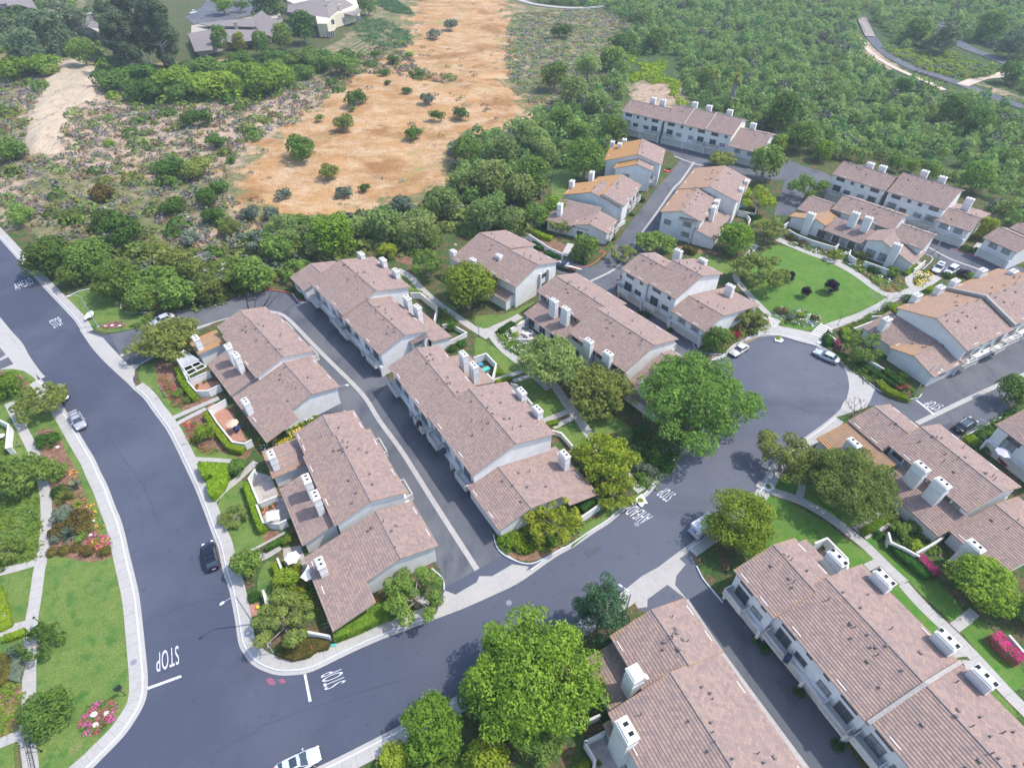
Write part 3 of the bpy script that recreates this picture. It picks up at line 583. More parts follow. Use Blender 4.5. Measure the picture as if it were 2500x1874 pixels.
# ------------------------------------------------------------------ townhouse builder
class House:
    """A terrace: gable sections share one axis d (from two points at equal height); n points to the 'R' side.
    Local coordinates: s along d, t along n."""
    def __init__(h, label, axis, right, group='white townhouse terraces', k=.33):
        a, b = G(axis[0], 4), G(axis[1], 4); d = (b-a); d.z = 0; h.d = d.normalized(); h.n = Vector((h.d.y, -h.d.x, 0))
        if (G(right, 4)-a).dot(h.n) < 0: h.n = -h.n
        h.k = k; h.flip = h.d.cross(h.n).z < 0
        h.base = G(axis[0], 0); h.root = empty('townhouse', h.base); tag(h.root, label, 'townhouse', group)
        h.wall = MB(); h.rz = math.atan2(h.d.y, h.d.x); h.S = []
        h.rng = random.Random(hash(label) % 9999 if False else sum(map(ord, label)))
    def st(h, p, z): w_ = G(p, z); return w_.dot(h.d), w_.dot(h.n)
    def W(h, s, t, z): v = h.d*s + h.n*t; return (v.x-h.base.x, v.y-h.base.y, z)   # local to root
    def gable(h, A, B, L, R, zl, k=None, lich=.0, wall=True, ov=.35, lichL=None, z0=0.0, zr=None, lapA=0.0, lapB=0.0, zR=None):
        k = k or h.k
        gA = G(A, 0).dot(h.n)/H
        if isinstance(L, (int, float)): Lw = (H-zr)*gA - L; zl = zr - k*L
        else: Lw = G(L, zl).dot(h.n)
        if zr is None: zr = (zl + k*(H*gA - Lw)) / (1 + k*gA)
        tr = (H-zr)*gA; kl = (zr-zl)/max(.1, tr-Lw)
        if isinstance(R, (int, float)): te = tr + R; ze = zr - k*R
        else:
            gR = G(R, 0).dot(h.n)/H
            ze = (zr - k*(H*gR - tr)) / (1 - k*gR) if zR is None else zR; te = (H-ze)*gR
        sA, sB = h.st(A, zr)[0]-lapA, h.st(B, zr)[0]+lapB
        if sA > sB: sA, sB = sB, sA
        sec = dict(s0=sA, s1=sB, tl=Lw, tr=tr, te=te, zl=zl, zr=zr, ze=ze, kl=kl)
        h.S.append(sec)
        h.slope(sA, sB, tr, zr, Lw, zl, lich if lichL is None else lichL); h.slope(sA, sB, tr, zr, te, ze, lich)
        m = MB(); m.tube([h.W(sA, tr, zr+.03), h.W(sB, tr, zr+.03)], .11, 6); m.build('ridge_cap', RIDGE, h.root)
        if wall:
            s0, s1, tl, tR = sA+ov, sB-ov, Lw+.5, te-.5
            zl2, ze2 = zl+kl*.5-.14, ze+k*.5-.14
            for s in (s0, s1): h.wall.poly([h.W(s, tl, z0), h.W(s, tR, z0), h.W(s, tR, ze2), h.W(s, tr, zr-.14), h.W(s, tl, zl2)])
            h.wall.poly([h.W(s0, tl, z0), h.W(s1, tl, z0), h.W(s1, tl, zl2), h.W(s0, tl, zl2)])
            h.wall.poly([h.W(s0, tR, z0), h.W(s1, tR, z0), h.W(s1, tR, ze2), h.W(s0, tR, ze2)])
        return sec
    def slope(h, s0, s1, t0, z0, t1, z1, lich=0.0, name='roof', thick=.15, cross=False):
        "tiled plane with real overlapping courses, from the high line (t0,z0) to the eave (t1,z1)"
        L = math.hypot(t1-t0, z1-z0); nc = max(3, int(L/.37)); step = .055
        cols = [s0, s0+.5, s0+1.1]; nmid = max(1, int((s1-s0-2.2)/3)); cols += [s0+1.1+(s1-s0-2.2)*i/nmid for i in range(1, nmid)]
        cols += [s1-1.1, s1-.5, s1]
        if s1-s0 < 3: cols = [s0, (s0+s1)/2, s1]
        lv = [.75 if c in (s0, s1) else (.42 if min(c-s0, s1-c) < .5 else .12) for c in cols]
        V = []; Fc = []; UV = []; LI = []
        def pt(s, t, z): return h.W(s, t, z) if not cross else h.W(t, s, z)
        nx = (t1-t0)/L; nz = (z1-z0)/L        # along the slope
        for i in range(nc):
            a, b = i/nc, (i+1)/nc
            rows = [(t0+(t1-t0)*a, z0+(z1-z0)*a), (t0+(t1-t0)*b, z0+(z1-z0)*b+step), (t0+(t1-t0)*b, z0+(z1-z0)*b)]
            n0 = len(V)
            for t, z in rows:
                for j, s in enumerate(cols):
                    V.append(pt(s, t, z)); e = .35 if i >= nc-2 else 0.0
                    LI.append(max(lv[j]*.6, e*.6 if lich else e*.3, 0) + lich)
            m = len(cols)
            for r in range(2):
                for j in range(m-1):
                    Fc.append([n0+r*m+j, n0+r*m+j+1, n0+(r+1)*m+j+1, n0+(r+1)*m+j])
                    va, vb = (a*L, b*L) if r == 0 else (b*L, b*L)
                    if r: va, vb = b*L-.02, b*L-.01
                    va = i*.36 + (.01 if r == 0 else .3); vb = i*.36+(.35 if r == 0 else .34)
                    UV.append([(cols[j], va), (cols[j+1], va), (cols[j+1], vb), (cols[j], vb)])
        MI = [0]*len(Fc); n0 = len(V)
        for s, t, z in ((s0, t0, z0-thick), (s1, t0, z0-thick), (s1, t1, z1-thick), (s0, t1, z1-thick), (s0, t0, z0), (s1, t0, z0), (s1, t1, z1+step), (s0, t1, z1+step)):
            V.append(pt(s, t, z)); LI.append(0)
        for f in ((0,3,2,1), (3,7,6,2), (0,4,7,3), (1,2,6,5), (0,1,5,4)): Fc.append([n0+i for i in f]); UV.append([(0, 0)]*4); MI.append(1)
        o = new_mesh(name, V, Fc, [TILE, FASCIA], h.root, uv=UV, mi=MI)
        at = o.data.attributes.new('lichen', 'FLOAT', 'POINT'); at.data.foreach_set('value', LI)
        return o
    def shed(h, E1, E2, ze, depth, side='L', k=None, lich=0.0, wall=True, sup=None):
        "lean-to: eave from E1 to E2 at height ze, rising towards the house for `depth` metres"
        k = k or h.k; (s0, t0), (s1, t1) = h.st(E1, ze), h.st(E2, ze); t = (t0+t1)/2
        if s0 > s1: s0, s1 = s1, s0
        sg = 1 if side == 'L' else -1; ti = t + sg*depth; zi = ze + k*depth
        h.slope(s0, s1, ti, zi, t, ze, lich)
        if wall:
            a, b, tw = s0+.3, s1-.3, t+sg*.45; zw = ze+k*.45-.14
            h.wall.poly([h.W(a, tw, 0), h.W(b, tw, 0), h.W(b, tw, zw), h.W(a, tw, zw)])
            for s in (a, b): h.wall.poly([h.W(s, tw, 0), h.W(s, ti, 0), h.W(s, ti, zi-.14), h.W(s, tw, zw)])
        return dict(s0=s0, s1=s1, t=t, ti=ti, ze=ze, zi=zi)
    def cross(h, A, B, L, R, zl, k=None, lich=0.0, ov=.3, zr=None):
        "cross gable whose ridge runs along n; A is its open front end"
        k = k or h.k; o_d, o_n = h.d, h.n
        sub = House.__new__(House); sub.__dict__.update(h.__dict__); sub.d, sub.n = h.n, h.d
        sec = House.gable(sub, A, B, L, R, zl, k, lich, True, ov, zr=zr); h.S.pop(); return sec
    def chimney(h, top, zt, w=(1.7, .95), shoulder=1.6, flues=2, z0=0.0):
        p = G(top, zt); s, t = p.dot(h.d), p.dot(h.n); x, y, _ = h.W(s, t, 0)
        m = MB(); zs = zt-.30
        m.box((x, y, (z0+zs)/2), (w[0], w[1], zs-z0), h.rz); m.box((x, y, zs+.05), (w[0]+.16, w[1]+.16, .10), h.rz, 1)
        m.box((x, y, zs+.19), (w[0]+.02, w[1]+.02, .18), h.rz, 0, .82)
        if shoulder: m.box((x, y, zt-shoulder), (w[0]+.10, w[1]+.10, .10), h.rz, 1)
        o = m.build('chimney', [STUCCO, TRIM], h.root)
        f = MB()
        for i in range(flues):
            q_ = (i-(flues-1)/2)*(w[0]*.42); c = (x+h.d.x*q_, y+h.d.y*q_)
            c = (c[0]+h.n.x*w[1]*.08, c[1]+h.n.y*w[1]*.08); f.box((c[0], c[1], zt-.012), (w[0]*.17, w[1]*.42, .03), h.rz)
        f.build('flue_opening', DARK, o)
    def vents(h, sec, n=7, seed=1):
        r = random.Random(seed)
        for i in range(n):
            s = r.uniform(sec['s0']+1.5, sec['s1']-1.5); f = r.choice((-1, 1))*abs(r.gauss(.15, .22)); f = max(-.85, min(.85, f))
            t, z = (sec['tr']+(sec['te']-sec['tr'])*f, sec['zr']+(sec['ze']-sec['zr'])*f) if f > 0 else (sec['tr']+(sec['tl']-sec['tr'])*-f, sec['zr']+(sec['zl']-sec['zr'])*-f)
            m = MB(); x, y, _ = h.W(s, t, 0); c = r.random()
            if c < .35: m.tube([(x, y, z-.05), (x, y, z+r.uniform(.5, .9))], .06, 6)
            elif c < .75: m.tube([(x, y, z-.05), (x, y, z+.3)], .085, 6); m.box((x, y, z+.32), (.26, .26, .07), h.rz)
            else: m.box((x, y, z+.10), (.5, .42, .24), h.rz, 0, .6)
            m.build('roof_vent', PIPE, h.root)
        for f in (.22, .7):
            s = sec['s0']+(sec['s1']-sec['s0'])*f
            for te, ze, tr, zr in ((sec['te'], sec['ze'], sec['tr'], sec['zr']), (sec['tl'], sec['zl'], sec['tr'], sec['zr'])):
                x, y, _ = h.W(s, te+(tr-te)*.07, 0); m = MB(); m.box((x, y, ze+(zr-ze)*.07+.06), (1.3, .09, .04), h.rz); m.build('roof_flashing', WHITE, h.root)
    def bay(h, sec, dt, z0=4.2, w_=1.7, full=3.6, end=1):
        s1 = (sec['s1']-.33) if end > 0 else sec['s0']+.33
        h.window(s1, sec['tr']+dt, z0, w_, 1.1, end, 't', curtain=True)
        for e in (-1, 1): m = MB(); m.box(Vector(h.W(s1+.25*end, sec['tr']+dt+e*(w_/2+.45), z0/2+.9)), (.6, .4, z0+1.8), h.rz); m.build('pilaster', STUCCO, h.root)
        m = MB(); c = Vector(h.W(s1+.55*end, sec['tr']+dt, z0+1.75)); m.box(c, (1.3, full, .12), h.rz); m.build('bay_roof', TILE, h.root)
    def window(h, s, t, z, w_, hh, out=1, axis='s', kind='window', frame=FRAME, curtain=False, sill=False):
        "window on a wall facing +-t (axis s) or +-s (axis t); s,t = centre, z = sill height"
        m = MB(); D = .06
        ux, uy = (h.d, h.n) if axis == 's' else (h.n, h.d)
        uy = uy*out; c = h.W(s, t, z+hh/2); C = Vector(c) + uy*(D/2)
        rz = math.atan2(ux.y, ux.x); fw = .09
        m.box(C+Vector((0,0,hh/2)), (w_+fw, D, fw), rz); m.box(C-Vector((0,0,hh/2)), (w_+fw, D, fw), rz)
        for e in (-1, 0, 1):
            if e == 0 and w_ < .9: continue
            m.box(C+ux*(e*w_/2), (fw*(.8 if e == 0 else 1), D*.9, hh), rz)
        o = m.build(kind, frame, h.root)
        p = MB(); p.box(Vector(c)+uy*.012, (w_, .025, hh), rz); p.build('pane', GLASS_C if curtain else GLASS, o)
        if sill:
            b = MB(); b.box(Vector(c)+uy*.18-Vector((0,0,hh/2+.14)), (w_+.5, .36, .22), rz); b.build('sill', STUCCO, o)
    def balcony(h, s, t, z, w_=3.2, dp=1.35, out=1, slats=True):
        n_ = h.n*out; m = MB(); c = Vector(h.W(s, t, z)); rz = h.rz; hh = 1.0
        m.box(c+n_*(dp/2)+Vector((0,0,-.12)), (w_, dp, .24), rz)
        r = MB(); cr = c + n_*(dp-.05)
        for p, l, ax in ((cr, w_, 0), (c+h.d*(w_/2-.05)+n_*(dp/2), dp, 1), (c-h.d*(w_/2-.05)+n_*(dp/2), dp, 1)):
            r.box(p+Vector((0,0,hh)), (l+.06, .12, .10), rz+ax*math.pi/2)
            if slats:
                u = h.d if ax == 0 else n_; k = int(l/.16); r.box(p+Vector((0,0,.12)), (l, .07, .08), rz+ax*math.pi/2)
                for i in range(k+1): r.box(p+u*((i/k-.5)*(l-.08))+Vector((0,0,hh/2)), (.07, .06, hh), rz+ax*math.pi/2)
            else: r.box(p+Vector((0,0,hh/2)), (l, .10, hh), rz+ax*math.pi/2)
        o = m.build('balcony', TRIM, h.root); r.build('railing', TRIM, o)
    def lane_side(h, sec, side='L', units=2, seed=0, z_mid=2.7, garage=True, balc=True, slats=True):
        "the tall side over the garages: strip windows under the eave, doors and balconies below, garage doors at the lane"
        r = random.Random(seed); out = -1 if side == 'L' else 1
        t = (sec['tl']+.5) if side == 'L' else (sec['te']-.5); ze = sec['zl'] if side == 'L' else sec['ze']; tf = t + out*.012
        s0, s1 = sec['s0']+.5, sec['s1']-.5; U = (s1-s0)/units
        for u in range(units):
            a = s0+u*U; mir = (u % 2)
            P = lambda f: a + U*(1-f if mir else f)
            if ze > 4.9:
                h.window(P(.30), tf, ze-1.25, 2.1, .85, out); h.window(P(.80), tf, ze-1.2, .8, .7, out)
                h.window(P(.28), tf, z_mid-.35, 1.9, 1.95, out, kind='sliding_door', curtain=r.random() < .4); h.window(P(.72), tf, z_mid+.15, 1.6, 1.0, out, sill=True, curtain=r.random() < .3)
                if balc: h.balcony(P(.28), tf, z_mid-.45, 3.3, 1.4, out, slats)
            elif ze > 3.4:
                h.window(P(.30), tf, ze-1.5, 1.7, 1.05, out, sill=True, curtain=True); h.window(P(.74), tf, ze-1.5, 1.7, 1.05, out, sill=True, curtain=True)
            else: h.window(P(.4), tf, ze-1.45, 1.5, .9, out)
            if garage and ze > 3.4:
                m = MB(); c = Vector(h.W(P(.5), t+out*.02, 1.1)); m.box(c, (U*.78, .05, 2.15), h.rz)
                for i in range(3): m.box(c+Vector((0,0,-.55+.55*i))+h.n*out*.03, (U*.76, .03, .03), h.rz, 1)
                m.build('garage_door', [GARAGE, TRIM], h.root)
        if garage and ze > 3.4:      # upper storeys jetty out over the garage doors
            zt = ze + (sec['kl']*.5 if side == 'L' else h.k*.5) - .16; c = Vector(h.W((s0+s1)/2, t+out*-.02, 0)); 
            m = MB(); m.box(c+h.n*out*.32+Vector((0,0,2.36)), (s1-s0+.2, .66, .16), h.rz); m.build('eyebrow_ledge', STUCCO, h.root)
            for u in range(units+1):
                m2 = MB(); m2.box(Vector(h.W(s0+u*U, t, 1.14))+h.n*out*.30, (.35, .6, 2.28), h.rz); m2.build('pier', STUCCO, h.root)
    def garden_side(h, sec, side='R', units=2, zs=None, seed=0):
        out = -1 if side == 'L' else 1; t = (sec['tl']+.5) if side == 'L' else (sec['te']-.5); ze = sec['zl'] if side == 'L' else sec['ze']
        s0, s1 = sec['s0']+.6, sec['s1']-.6; U = (s1-s0)/units
        for u in range(units):
            h.window(s0+U*(u+.28), t+out*.012, ze-1.35, 1.7, .9, out); h.window(s0+U*(u+.72), t+out*.012, ze-1.35, 1.1, .9, out, curtain=True)
    def firewall(h, sec, s, w_=.35, up=.38):
        m = MB(); 
        for (t0, z0, t1, z1) in ((sec['tl'], sec['zl'], sec['tr'], sec['zr']), (sec['tr'], sec['zr'], sec['te'], sec['ze'])):
            P = [(t0, z0-.1), (t1, z1-.1), (t1, z1+up), (t0, z0+up)]
            for q_ in (s-w_/2, s+w_/2): m.poly([h.W(q_, t, z) for t, z in P])
            m.poly([h.W(s-w_/2, t0, z0+up), h.W(s-w_/2, t1, z1+up), h.W(s+w_/2, t1, z1+up), h.W(s+w_/2, t0, z0+up)], 1)
            for t_, z_ in ((t0, z0), (t1, z1)): m.poly([h.W(s-w_/2, t_, z_-.1), h.W(s+w_/2, t_, z_-.1), h.W(s+w_/2, t_, z_+up), h.W(s-w_/2, t_, z_+up)])
        m.build('firewall', [plain('firewall_cap', (.36,.33,.31), .85, var=.2), MATS['firewall_cap']], h.root)
    def endshed(h, E1, E2, ze, top=None, s_w=None, k=.28, lap=0.0):
        "lean-to against a gable end: eave along n through E1-E2, rising to s_w"
        a_, b_ = G(E1, ze), G(E2, ze); t0, t1 = sorted((a_.dot(h.n), b_.dot(h.n))); se = (a_.dot(h.d)+b_.dot(h.d))/2
        if s_w is None: s_w = G(top, ze+1.5).dot(h.d)
        zt = ze+k*abs(s_w-se); t1 += lap; h.slope(t0, t1, s_w, zt, se, ze, .03, cross=True); e = .4 if s_w > se else -.4
        for t in (t0+.35, t1-.35): h.wall.poly([h.W(se+e, t, 0), h.W(s_w, t, 0), h.W(s_w, t, zt-.15), h.W(se+e, t, ze-.05)])
        h.wall.poly([h.W(se+e, t0+.35, 0), h.W(se+e, t1-.35, 0), h.W(se+e, t1-.35, ze-.05), h.W(se+e, t0+.35, ze-.05)])
    def done(h): h.wall.build('wall', STUCCO, h.root)
def dish(k, x, y, z, label):
    p = G(q(k, x, y), z); r = empty('satellite_dish', p); tag(r, label, 'satellite dish')
    m = MB(); c = Vector((0, 0, .35)); ax = Vector((.5, .35, .79)).normalized(); a = ax.orthogonal().normalized(); b = ax.cross(a); R = .38
    rings = [[c+ax*(.10*(i/3)**2)+(a*math.cos(t*math.pi/6)+b*math.sin(t*math.pi/6))*R*i/3 for t in range(12)] for i in range(1, 4)]
    for t in range(12):
        m.poly([c, rings[0][t], rings[0][(t+1) % 12]])
        for i in range(2): m.poly([rings[i][t], rings[i+1][t], rings[i+1][(t+1) % 12], rings[i][(t+1) % 12]])
    m.build('dish', WHITE, r)
    m = MB(); m.tube([(0,0,-.25), (0,0,.34)], .03, 6); m.tube([(0,0,.3), tuple(c+ax*.45)], .02, 5); m.build('mount', STEEL, r)

# ---- A : first block, upper terrace
h = House('upper of two terraces in the first block, beside the white slatted pergola', Q('e8', (1690,110),(2211,690)), q('b2', 515,1380), k=.30)
s = h.gable((585,757), (606,778), (531.5,799.8), (648,748), 5.0, lapB=1)
s = h.gable((604.6,775), (690.9,871), (626.3,925), (769,859.5), 5.1, lich=.05); h.vents(s, 11, 3); h.lane_side(s, 'R', 2, 1)
s2 = h.gable((700,893), (764.7,960.5), q('e8', 1440,1460), q('c2', 725,75), 2.7, lich=.0, k=.26, lapA=1.5, zr=None); h.vents(s2, 7, 5)
h.slope(s2['s1'], s2['s1']+2.6, s2['tl']+.6*(s2['tr']-s2['tl']), s2['zl']+.6*(s2['zr']-s2['zl']), s2['tl'], s2['zl'], 0)
h.shed(q('e8', 980,900), q('e8', 1430,1410), 2.7, 5.2, 'L', k=.28)
h.cross(q('e8', 800,640), q('e8', 1290,440), q('e8', 600,540), q('e8', 880,715), 2.9, lich=.55, k=.2)
for x, y, z in ((800,430,6.3),(1350,575,7.6),(1480,720,7.6),(1640,1500,5.6)): h.chimney(q('e8', x, y), z)
h.done()
# ---- B : first block, lower terrace
h = House('lower of two terraces in the first block, with shade sails over its patios', Q('c2', (690,490),(985,1050)), q('c2', 1310,975), k=.30)
s = h.gable(q('c2', 580,320), q('c2', 680,490), q('c2', 350,495), q('c2', 850,285), 4.9, lapB=.5); h.vents(s, 2, 2)
s = h.gable(q('c2', 690,490), q('c2', 985,1050), q('c2', 420,690), q('c2', 980,435), 5.1, lich=.08); h.vents(s, 14, 8); h.lane_side(s, 'R', 2, 2)
s2 = h.gable(q('c2', 1040,1160), q('c2', 1250,1525), q('e2', 1300,620), q('c2', 1350,1070), 2.6, k=.25, lapA=.6); h.vents(s2, 6, 9)
h.slope(s2['s1'], s2['s1']+3.2, s2['tl']+.55*(s2['tr']-s2['tl']), s2['zl']+.55*(s2['zr']-s2['zl']), s2['tl'], s2['zl'], 0)
h.shed(q('e1', 840,920), q('e2', 1230,290), 2.7, 5.0, 'L', k=.28)
h.cross(q('e1', 620,480), q('e1', 1250,180), q('e1', 405,345), q('e1', 740,740), 2.9, lich=.2, k=.2)
for x, y, z in ((690,320,6.2),(1290,730,7.6),(1440,1010,7.6)): h.chimney(q('e1', x, y), z)
h.chimney(q('e2', 1520,560), 5.3)
h.done()
# ---- C : second row, upper terrace
h = House('terrace at the top of the second row with balconies over the dark lane', Q('b2', (725,600),(1030,865)), q('b2', 1325,830), k=.30)
s = h.gable(q('b2', 475,632), q('b2', 600,742), q('b2', 322,770), q('b2', 690,618), 3.2, k=.28); h.lane_side(s, 'L', 1, 3, garage=False)
s = h.gable(q('b2', 725,600), q('b2', 1030,865), q('b2', 500,830), q('b2', 1325,830), 5.9, lich=.0); h.vents(s, 11, 11); h.lane_side(s, 'L', 2, 4)
s = h.gable(q('b2', 930,930), q('b2', 1275,1235), q('b2', 735,1085), q('b2', 1490,1195), 5.5, lich=.02, lapA=1); h.bay(s, 2.6, 3.3); h.vents(s, 13, 12); h.lane_side(s, 'L', 2, 5)
h.shed(q('b2', 1400,1020), q('b2', 1670,1250), 2.6, 4.5, 'R', k=.25)
for x, y, z in ((900,540,8.0),(1085,590,8.0),(1193,682,8.0),(1290,915,7.6),(1375,988,7.6)): h.chimney(q('b2', x, y), z)
h.done()
# ---- D : second row, lower terrace
h = House('lower long terrace of the second row, its end wall at the street corner planting', Q('c2', (1810,95),(2210,565)), q('c3', 410,490), k=.30)
s = h.gable(q('b2', 1370,1345), q('c2', 1690,180), q('b2', 1132,1500), q('b2', 1560,1315), 5.7, lich=.0, lapB=.4); h.vents(s, 10, 13); h.lane_side(s, 'L', 2, 6); h.shed(q('b2', 1800,1390), q('c2', 2020,40), 2.7, 5.5, 'R', k=.25)
s = h.gable(q('c2', 1810,95), q('c2', 2210,565), q('c2', 1480,352), q('c3', 410,490), 5.9, lich=.04); h.vents(s, 15, 14); h.lane_side(s, 'L', 2, 7)
s = h.gable(q('c2', 2060,760), q('c3', 130,1140), q('c2', 1805,935), q('c3', 690,900), 3.2, k=.25, lapA=.6); h.vents(s, 7, 15); h.lane_side(s, 'L', 1, 8, garage=False)
h.slope(s['s1'], s['s1']+1.8, s['tr']+.5*(s['te']-s['tr']), s['zr']+.5*(s['ze']-s['zr']), s['te'], s['ze'], 0)
for k, x, y, z in (('b2',1765,1385,7.4),('b2',1850,1480,7.4),('c3',115,110,7.8),('c3',252,262,7.8),('c3',480,642,5.4)): h.chimney(q(k, x, y), z)
h.done()
# ---- E
h = House('short terrace with orange-edged roofs between the big round tree and the parked pickup', Q('b3', (40,515),(275,635)), q('b3', 420,612), k=.32)
s = h.gable(q('b2', 1900,372), q('b2', 2110,515), q('b2', 1640,580), q('b3', -60,330), 5.2, lich=.15, lapB=.5); h.vents(s, 4, 16)
s = h.gable(q('b2', 2150,518), q('b3', 275,635), q('b2', 1945,690), q('b3', 420,612), 5.6, lich=.05); h.vents(s, 4, 17)
h.shed(q('b2', 1780,740), q('b2', 2105,968), 2.6, 4.5, 'L', k=.3); e_end = s
for k, x, y, z in (('b2',1680,520,6.6),('b2',1845,590,6.8),('b2',2065,555,7.8)): h.chimney(q(k, x, y), z, w=(1.4, 1.0))
h.window(s['s1']-.34, s['tr']+2.2, 3.6, 1.5, 1.0, 1, 't'); h.window(s['s1']-.34, s['tr']+2.2, 1.2, 1.5, 1.0, 1, 't')
for dt in (.9, 3.5):
    m = MB(); m.box(Vector(h.W(s['s1']-.1, s['tr']+dt, 2.6)), (.5, .35, 5.2), h.rz); m.build('pilaster', STUCCO, h.root)
h.done()
# ---- F
h = House('long terrace with four tall chimneys facing the gardens, backing onto the workers lane', Q('b3', (760,1020),(1235,1325)), q('b3', 1450,1275), k=.30)
s = h.gable(q('b3', 400,735), q('b3', 830,1003), q('b3', 245,870), q('b3', 995,965), 5.2); h.vents(s, 11, 18); h.lane_side(s, 'R', 2, 9); h.garden_side(s, 'L', 3)
sd_ = h.shed(q('b3', 100,1070), q('b3', 520,1292), 2.6, 5.2, 'L', k=.28)
for i in range(4): h.window(sd_['s0']+2+i*3.2, sd_['t']+.44, .5, 1.6, 1.7, -1, kind='patio_door')
s = h.gable(q('b3', 760,1020), q('b3', 1235,1325), q('b3', 525,1225), q('b3', 1450,1275), 5.3, lich=.04, lapA=.5); h.vents(s, 10, 19); h.lane_side(s, 'R', 2, 10); h.garden_side(s, 'L', 4)
for i in range(4): h.window(s['s0']+2+i*3.4, s['tl']+.44, .6, 1.5, 1.6, -1, kind='patio_door')
s = h.gable(q('b3', 1310,1400), q('b3', 1600,1590), q('c3', 1062,178), q('b3', 1580,1482), 2.5, k=.25, lapA=.5); h.vents(s, 4, 20)
for k, x, y, z in (('b3',390,935,7.4),('b3',490,1003,7.4),('b3',685,1275,7.4),('b3',848,1380,7.4),('c3',1155,60,5.2)): h.chimney(q(k, x, y), z)
h.done()
# ---- G
h = House('three-storey terrace beside the workers with a low wing towards the turning circle', Q('b3', (1400,610),(1640,740)), q('b3', 1800,710), k=.32)
s = h.gable(q('b3', 1110,548), q('b3', 1310,668), q('b3', 955,680), q('b3', 1370,610), 6.8, lich=.05, lapB=.5); h.vents(s, 6, 21); h.lane_side(s, 'L', 1, 11, slats=False)
s = h.gable(q('b3', 1400,610), q('b3', 1640,740), q('b3', 1205,812), q('b3', 1800,710), 6.9, lich=.05, lapA=.3); h.vents(s, 9, 22); h.lane_side(s, 'L', 1, 12, slats=False)
s = h.gable(q('b3', 1540,915), q('b3', 1800,1085), q('b3', 1375,1035), q('b3', 2060,950), 4.3, k=.26, lapA=.5); h.vents(s, 6, 23); h.lane_side(s, 'L', 1, 13)
for x, y, z in ((1442,515,8.4),(1650,592,8.2),(1882,812,6.0)): h.chimney(q('b3', x, y), z)
h.done()
# ---- H
h = House('terrace alone between long lane and side street, brown lichen on its lane-side roof', Q('e6', (800,150),(575,465)), q('e6', 980,715), k=.30)
s = h.gable(q('e6', 800,150), q('e6', 572,468), q('e6', 340,190), q('e6', 980,715), 6.4, lich=.05, lichL=.42); h.vents(s, 10, 24)
s = h.gable(q('e6', 420,465), q('e6', 160,832), q('b3', 1280,200), q('e6', 690,650), 6.2, lich=.03, lichL=.42, lapA=.5); h.vents(s, 12, 25)
h.shed(q('e6', 900,912), q('e6', 640,1268), 2.7, 5.4, 'R', k=.28)
for x, y, z in ((1130,362,7.6),(1050,478,7.6),(690,662,7.4),(640,752,7.4)): h.chimney(q('e6', x, y), z, w=(1.5, 1.0))
s1 = s['s1'] - .33
for dt, zz in ((1.9, 4.0), (1.9, 1.4)): h.window(s1, s['tr']+dt, zz, 1.7, 1.1, 1, 't', curtain=True)
for dt in (.5, 3.3):
    m = MB(); m.box(Vector(h.W(s1+.2, s['tr']+dt, 2.9)), (.5, .35, 5.8), h.rz); m.build('pilaster', STUCCO, h.root)
m = MB(); m.box(Vector(h.W(s1+.5, s['tr']+1.9, 6.0)), (1.2, 4.0, .15), h.rz); m.build('porch_roof', TILE, h.root)
h.window(s1, s['tl']+2.2, 3.4, 1.6, 1.2, 1, 't', curtain=True)
h.done()
# ---- I (upper and lower stacks west of the long lane)
h = House('middle one of three stepped terraces west of the long lane, orange-brown back slopes', Q('b3', (705,30),(600,140)), q('b3', 930,175), k=.32)
s = h.gable(q('a3', 800,1520), q('a3', 705,1620), q('a3', 570,1535), q('b3', 930,178), 4.6, lich=.1, lichL=.7); h.vents(s, 5, 26)
s = h.gable(q('a3', 965,1470), q('a3', 800,1640), q('a3', 760,1490), q('a3', 1130,1560), 4.8, lich=.05, lichL=.7); h.vents(s, 5, 27)
for x, y, z in ((710,1445,7.4),(542,1520,6.8)): h.chimney(q('a3', x, y), z, w=(1.4, 1.1))
for i in range(3): h.window(s['s0']+1.5+i*2.6, s['te']-.49, 2.6, 1.3, 1.2, 1)
for i in range(2): h.balcony(s['s0']+2.5+i*4.4, s['te']-.49, 2.1, 2.6, 1.1, 1)
h.done()
h = House('uppermost stepped terrace west of the long lane, below the long three-storey one', Q('a3', (1130,1172),(1062,1380)), q('a3', 1215,1465), k=.32)
s = h.gable(q('a3', 1120,1290), q('a3', 1055,1382), q('a3', 905,1388), q('a3', 1215,1465), 5.6, lich=.05, lichL=.75); h.vents(s, 4, 28); s3 = s
s = h.gable(q('a3', 1135,1172), q('a3', 1085,1300), q('a3', 845,1275), q('a3', 1310,1345), 6.0, lich=.0, lichL=.75); h.vents(s, 4, 29)
h.window(s3['s1']-.34, s3['tl']+3.5, 3.2, 1.8, 1.2, 1, 't', curtain=True)
for i in range(2): h.balcony(s3['s0']+2+i*3.6, s3['te']-.49, 2.4, 2.6, 1.1, 1); h.window(s3['s0']+2+i*3.6, s3['te']-.49, 2.5, 1.4, 1.8, 1)
for x, y, z in ((885,1190,7.8),(945,1205,8.2),(985,1170,8.0)): h.chimney(q('a3', x, y), z, w=(1.3, 1.1))
h.done()
h = House('low terrace with stairs at both sides, lowest of three stepped west of the lane', Q('b3', (780,190),(690,300)), q('b3', 930,265), k=.30)
s = h.gable(q('b3', 780,190), q('b3', 690,302), q('b3', 552,300), q('b3', 838,392), 3.4, lich=.05, lichL=.25); h.vents(s, 3, 30)
h.window(s['s1']-.33, s['tr']-2.4, .9, 1.5, 1.2, 1, 't')
h.endshed(q('b3', 300,288), q('b3', 700,335), 2.9, q('b3', 560,130), k=.26)
for i in range(2): h.balcony(h.S[0]['s0']+2+i*4, h.S[0]['te']-.49, 1.6, 2.6, 1.1, 1)
h.chimney(q('b3', 442,125), 6.6, w=(1.3, 1.1)); h.done()
